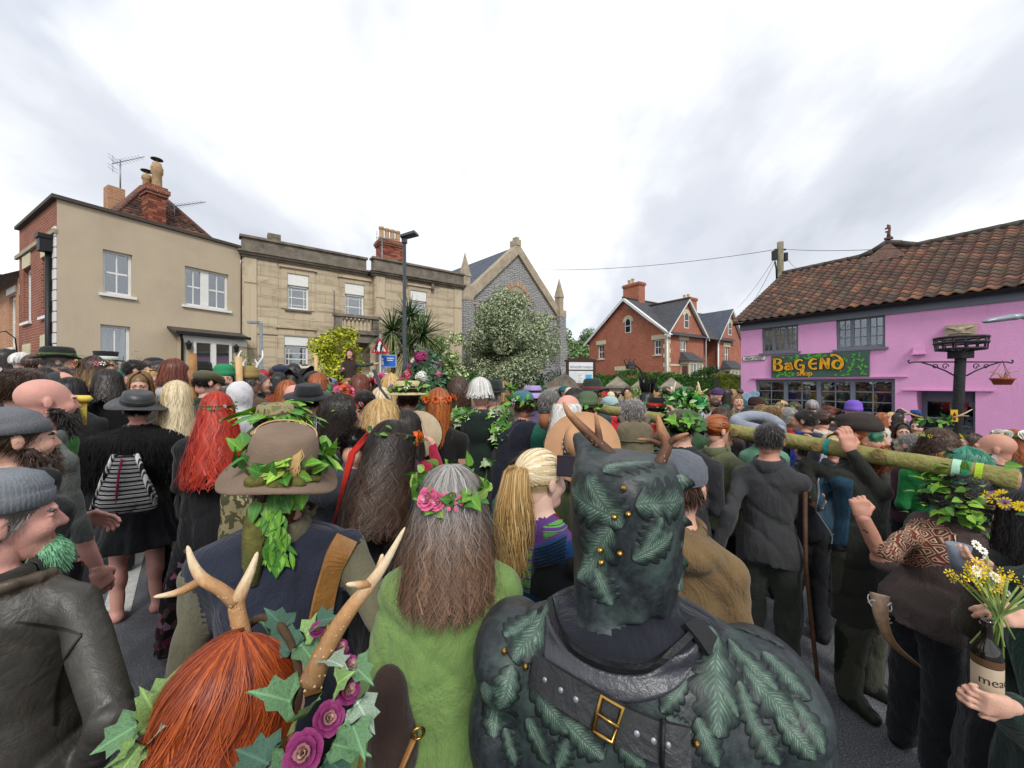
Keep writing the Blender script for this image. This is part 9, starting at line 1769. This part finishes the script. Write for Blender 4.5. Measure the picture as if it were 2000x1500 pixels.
for q in((566, 1370, .54, -60, -20, .075, 1), (600, 1395, .53, 20, -40, .06, 0), (660, 1335, .55, 30, -25, .05, 0), (640, 1290, .58, 40, 10, .06, 3), (690, 1300, .58, 30, 25, .055, 1), (700, 1375, .55, 22, 40, .06, 3), (690, 1420, .53, 18, 45, .055, 1), (570, 1430, .52, -30, 25, .055, 0), (655, 1455, .51, 45, 10, .06, 1), (640, 1485, .5, 40, 30, .06, 2), (520, 1490, .5, -40, -20, .075, 2), (560, 1490, .5, -20, 30, .06, 1), (575, 1262, .66, -30, -30, .065, 2), (600, 1240, .66, 25, -25, .06, 0), (555, 1225, .68, -25, -25, .06, 2), (590, 1262, .65, 20, 25, .065, 1), (620, 1215, .66, 30, -10, .055, 2), (530, 1240, .68, -15, -30, .06, 1), (640, 1250, .63, 30, -20, .05, 0), (355, 1345, .62, 28, -55, .07, 1), (395, 1330, .63, 30, -30, .06, 3), (305, 1400, .58, -30, -60, .07, 0), (300, 1385, .58, 25, -40, .07, 0), (262, 1420, .56, -50, 30, .065, 1), (270, 1460, .54, -25, 35, .055, 0), (300, 1440, .55, 20, -30, .05, 3), (240, 1480, .52, -30, 10, .05, 0), (330, 1370, .6, -20, -30, .06, 3)):crown_leaf(*q[:5], q[5]*.82, q[6])
def crown_rose(px, py, Y, size, up):
 a=P(px, py, Y);z_=Vector(up).normalized();x_=z_.orthogonal().normalized();piece('rose', 'rose', FL['purple'], crown_o, Ci@frame_mat(a, x_, z_.cross(x_), z_)@Matrix.Scale(size, 4))
for q in((595, 1470, .5, 0.038, (.2, -.8, .7)), (640, 1405, .53, 0.032, (.5, -.6, .7)), (675, 1350, .56, 0.029, (.7, -.4, .6)), (680, 1305, .58, 0.025, (.6, -.2, .8)), (662, 1268, .61, 0.021, (.6, -.2, .8)), (620, 1232, .65, 0.020, (.2, -.5, .8))):crown_rose(*q)
# brown satchel behind her
c=P(765, 1455, .95);r=empty('satchel', c, R(20), 'brown canvas satchel with tan leather straps behind the purple roses', 'bag');B=Body();B.add([ell('b', (0, 0, -.02), (.065, .05, .12), .05), ell('b', (-.01, 0, .12), (.05, .035, .08), .04)], .01, .006, 4);link('bag', B.mesh('bag', lambda k:cloth('#3a2a24')), r);mb=MB();mb.tube([(.05, -.06, .06), (.0, -.065, -.04), (-.06, -.06, -.14)], .013, 6, sq=.3);mb.tube([(-.05, -.04, .12), (-.075, -.05, .0), (-.07, -.05, -.06)], .009, 6, sq=.4);mb.build('strap', m_tan, r);MB().lathe([(.013, -.004), (.017, 0), (.013, .004), (.009, 0), (.013, -.004)], 14).build('ring', m_brass, r, Matrix.Translation((.055, -.07, .07))@Matrix.Rotation(R(90), 4, 'X'))
# ---- leather armour and hood of oak leaves, foreground centre ----
HR=(1222, 925, .86, -6);m_arm=patterned_leather();m_navy=cloth('#191c28')
def hood(s, z, hc):
 x, y, h=hc;return[loft('arm', [(h-.135, x-.005, y-.005, .108, .135), (h-.06, x, y, .117, .148), (h+.03, x, y, .121, .152), (h+.10, x, y, .119, .152), (h+.135, x, y, .112, .145), (h+.152, x, y, .095, .125)], .008), cap('arm', (x-.06, y-.09, h-.09), (x-.055, y-.11, h-.19), .05, .035, .012), cap('arm', (x-.07, y+.06, h+.12), (x-.10, y+.14, h+.17), .035, .02, .03), cap('navy', (0, -.02, z(1.42)), (0, 0, h-.1), .082, .07, .02), ell('navy', (0, -.03, z(1.425)), (.175, .125, .045), .03), loft('arm', [(z(.75), .07, 0, .40, .26), (z(1.0), .06, 0, .38, .24), (z(1.18), .045, 0, .36, .22), (z(1.30), .025, -.01, .325, .185), (z(1.37), .01, -.02, .275, .145), (z(1.415), 0, -.02, .2, .11)], .02, 4, .05, 1), ell('arm', (-.25, -.01, z(1.33)), (.085, .15, .085), .02), ell('arm', (.27, -.01, z(1.31)), (.1, .16, .085), .02), ell('arm', (-.27, 0, z(1.18)), (.075, .15, .13), .015)]
o, HM, s=p('person in tooled leather armour and hood of embossed green oak leaves', 1222, 925, .86, -6, '#191c28', '#1a1b1e', hair=None, build=1.1, vox=.0088, wr=.0035, extra=hood, lk=dict(arm=m_arm, navy=m_navy, scalp=m_arm), neck='#191c28', kind='cloth')
S=Surf(o)
# scooped yoke and piping
yo, yL, yN=strap(S, [(1078, 1172), (1092, 1225), (1135, 1270), (1200, 1297), (1265, 1295), (1325, 1262), (1362, 1228)], .012, m_black, 'piping', .004, .006)
patch(S, [(1068, 1190), (1095, 1245), (1145, 1290), (1205, 1312), (1270, 1308), (1330, 1275), (1372, 1240)], [(1062, 1290), (1095, 1330), (1150, 1362), (1210, 1375), (1275, 1368), (1325, 1345), (1350, 1300)], mat('smooth_black_leather', '#33353c', .36, .2, 10, .003, 60, 0, .55), 'yoke', .007, 40, 12)
strap(S, [(1345, 1222), (1362, 1240), (1380, 1262)], .045, m_black, 'shoulder_strap', .008)
for q in((1150, 930, 1215, 1030, .3), (1240, 985, 1330, 975, .3), (1205, 1010, 1120, 955, .32), (1195, 1030, 1130, 1130, .3), (1235, 1090, 1310, 1040, .3), (1165, 1110, 1195, 1180, .34), (1180, 925, 1270, 905, .3), (1290, 1010, 1255, 1075, .3)):oak(S, *q)
for q in((1065, 1130, 1000, 1290, .3), (1055, 1195, 985, 1245, .3), (1000, 1300, 975, 1380, .3), (1040, 1330, 1110, 1430, .32), (1030, 1400, 1075, 1490, .34), (1100, 1400, 1180, 1480, .3), (1200, 1440, 1260, 1495, .34), (1385, 1225, 1400, 1440, .24), (1420, 1250, 1520, 1350, .28), (1450, 1300, 1560, 1420, .28), (1360, 1400, 1400, 1495, .3), (1460, 1400, 1520, 1490, .32), (1520, 1400, 1590, 1480, .3), (1290, 1460, 1340, 1495, .3), (950, 1330, 965, 1440, .3), (985, 1420, 1010, 1495, .3), (1340, 1330, 1290, 1390, .22), (1430, 1205, 1530, 1265, .3), (1490, 1275, 1580, 1370, .28), (1550, 1370, 1605, 1470, .3), (1440, 1330, 1470, 1420, .3), (1300, 1400, 1350, 1430, .25), (1110, 1440, 1090, 1498, .3), (1400, 1330, 1440, 1400, .26), (1210, 1330, 1270, 1350, .2)):oak(S, *q)
for q in((1218, 955), (1227, 1002), (1202, 1008), (1176, 1072), (1212, 1078), (1178, 1095), (1025, 1302), (985, 1275), (1357, 1450), (1240, 1400)):stud(S, *q)
bl_, bL, bN=strap(S, [(1045, 1302), (1100, 1338), (1160, 1375), (1220, 1410), (1285, 1440), (1345, 1455)], .058, cloth('#16181c', 'leather'), 'belt', .014, .006)
for t_ in(4, 7, 10, 22, 25, 28):h, n=bL[t_], bN[t_];x_=n.orthogonal();MB().lathe([(.004, 0), (.0035, .002), (0, .002)], 8).build('eyelet', m_galv, bl_, frame_mat(h+n*.0245, x_, n.cross(x_), n))
h, n=S.hit(1188, 1392);dx_=(bL[18]-bL[14]).normalized();up_=n.cross(dx_).normalized();bk=MB();w_, hh=.018, .027;c0=[(-w_, -hh), (w_, -hh), (w_, hh), (-w_, hh)];pts=[h+n*.028+dx_*a+up_*b_ for a, b_ in c0];bk.tube(pts+[pts[0]], .0042, 8);bk.tube([h+n*.03-dx_*w_, h+n*.033+dx_*w_*1.1], .003, 6);bk.build('buckle', m_brass, o)
h2, n2=S.hit(1292, 1440);dl_=(bL[29]-bL[26]).normalized();ul_=n2.cross(dl_).normalized();lp=MB();lp.tube([h2+n2*.026-ul_*.031, h2+n2*.029, h2+n2*.026+ul_*.031], .010, 6, sq=.4);lp.build('belt_loop', m_black, o)
# ruffled hood edge on the right
V=[];ny=26
for j in range(ny):
 t_=j/(ny-1);py=925+215*t_;base=S.Mi@P(1318-6*t_, py, .80);w_=.035+.012*math.sin(t_*17);rf=.012*math.sin(t_*21);out_=S.Mi.to_3x3()@Vector((1, .15, 0))
 for i in range(5):f=i/4;V.append(base+out_*(w_*f-.015)+S.Mi.to_3x3()@Vector((0, -1, 0))*(rf*f+.01*math.sin(t_*33)*f*f+.012))
mb=MB();mb.add(V, [(j*5+i, j*5+i+1, j*5+i+6, j*5+i+5) for j in range(ny-1) for i in range(4)], 0, True, uv=np.array([[abs(i-2)/3, j/ny] for j in range(ny) for i in range(5)]));mb.build('hood_edge', m_oak, o)
L_=lambda px, py, Y:S.Mi@P(px, py, Y)
antler(o, [([L_(1272, 935, .82), L_(1288, 905, .83), L_(1302, 870, .84), L_(1292, 840, .85), L_(1284, 810, .86)], [.017, .0125, .012, .010, .003]), ([L_(1300, 872, .84), L_(1320, 856, .83), L_(1345, 846, .82)], [.009, .0065, .0022]), ([L_(1290, 868, .845), L_(1270, 860, .85), L_(1245, 858, .86)], [.0075, .005, .002])], m_antler2, 'antler', None, 5)
antler(o, [([L_(1200, 896, .93), L_(1172, 868, .95), L_(1140, 838, .97), L_(1112, 808, .98), L_(1100, 785, .99)], [.016, .013, .0115, .009, .003]), ([L_(1172, 868, .95), L_(1168, 840, .96), L_(1163, 805, .97)], [.009, .008, .003])], m_antler2, 'antler', None, 6)
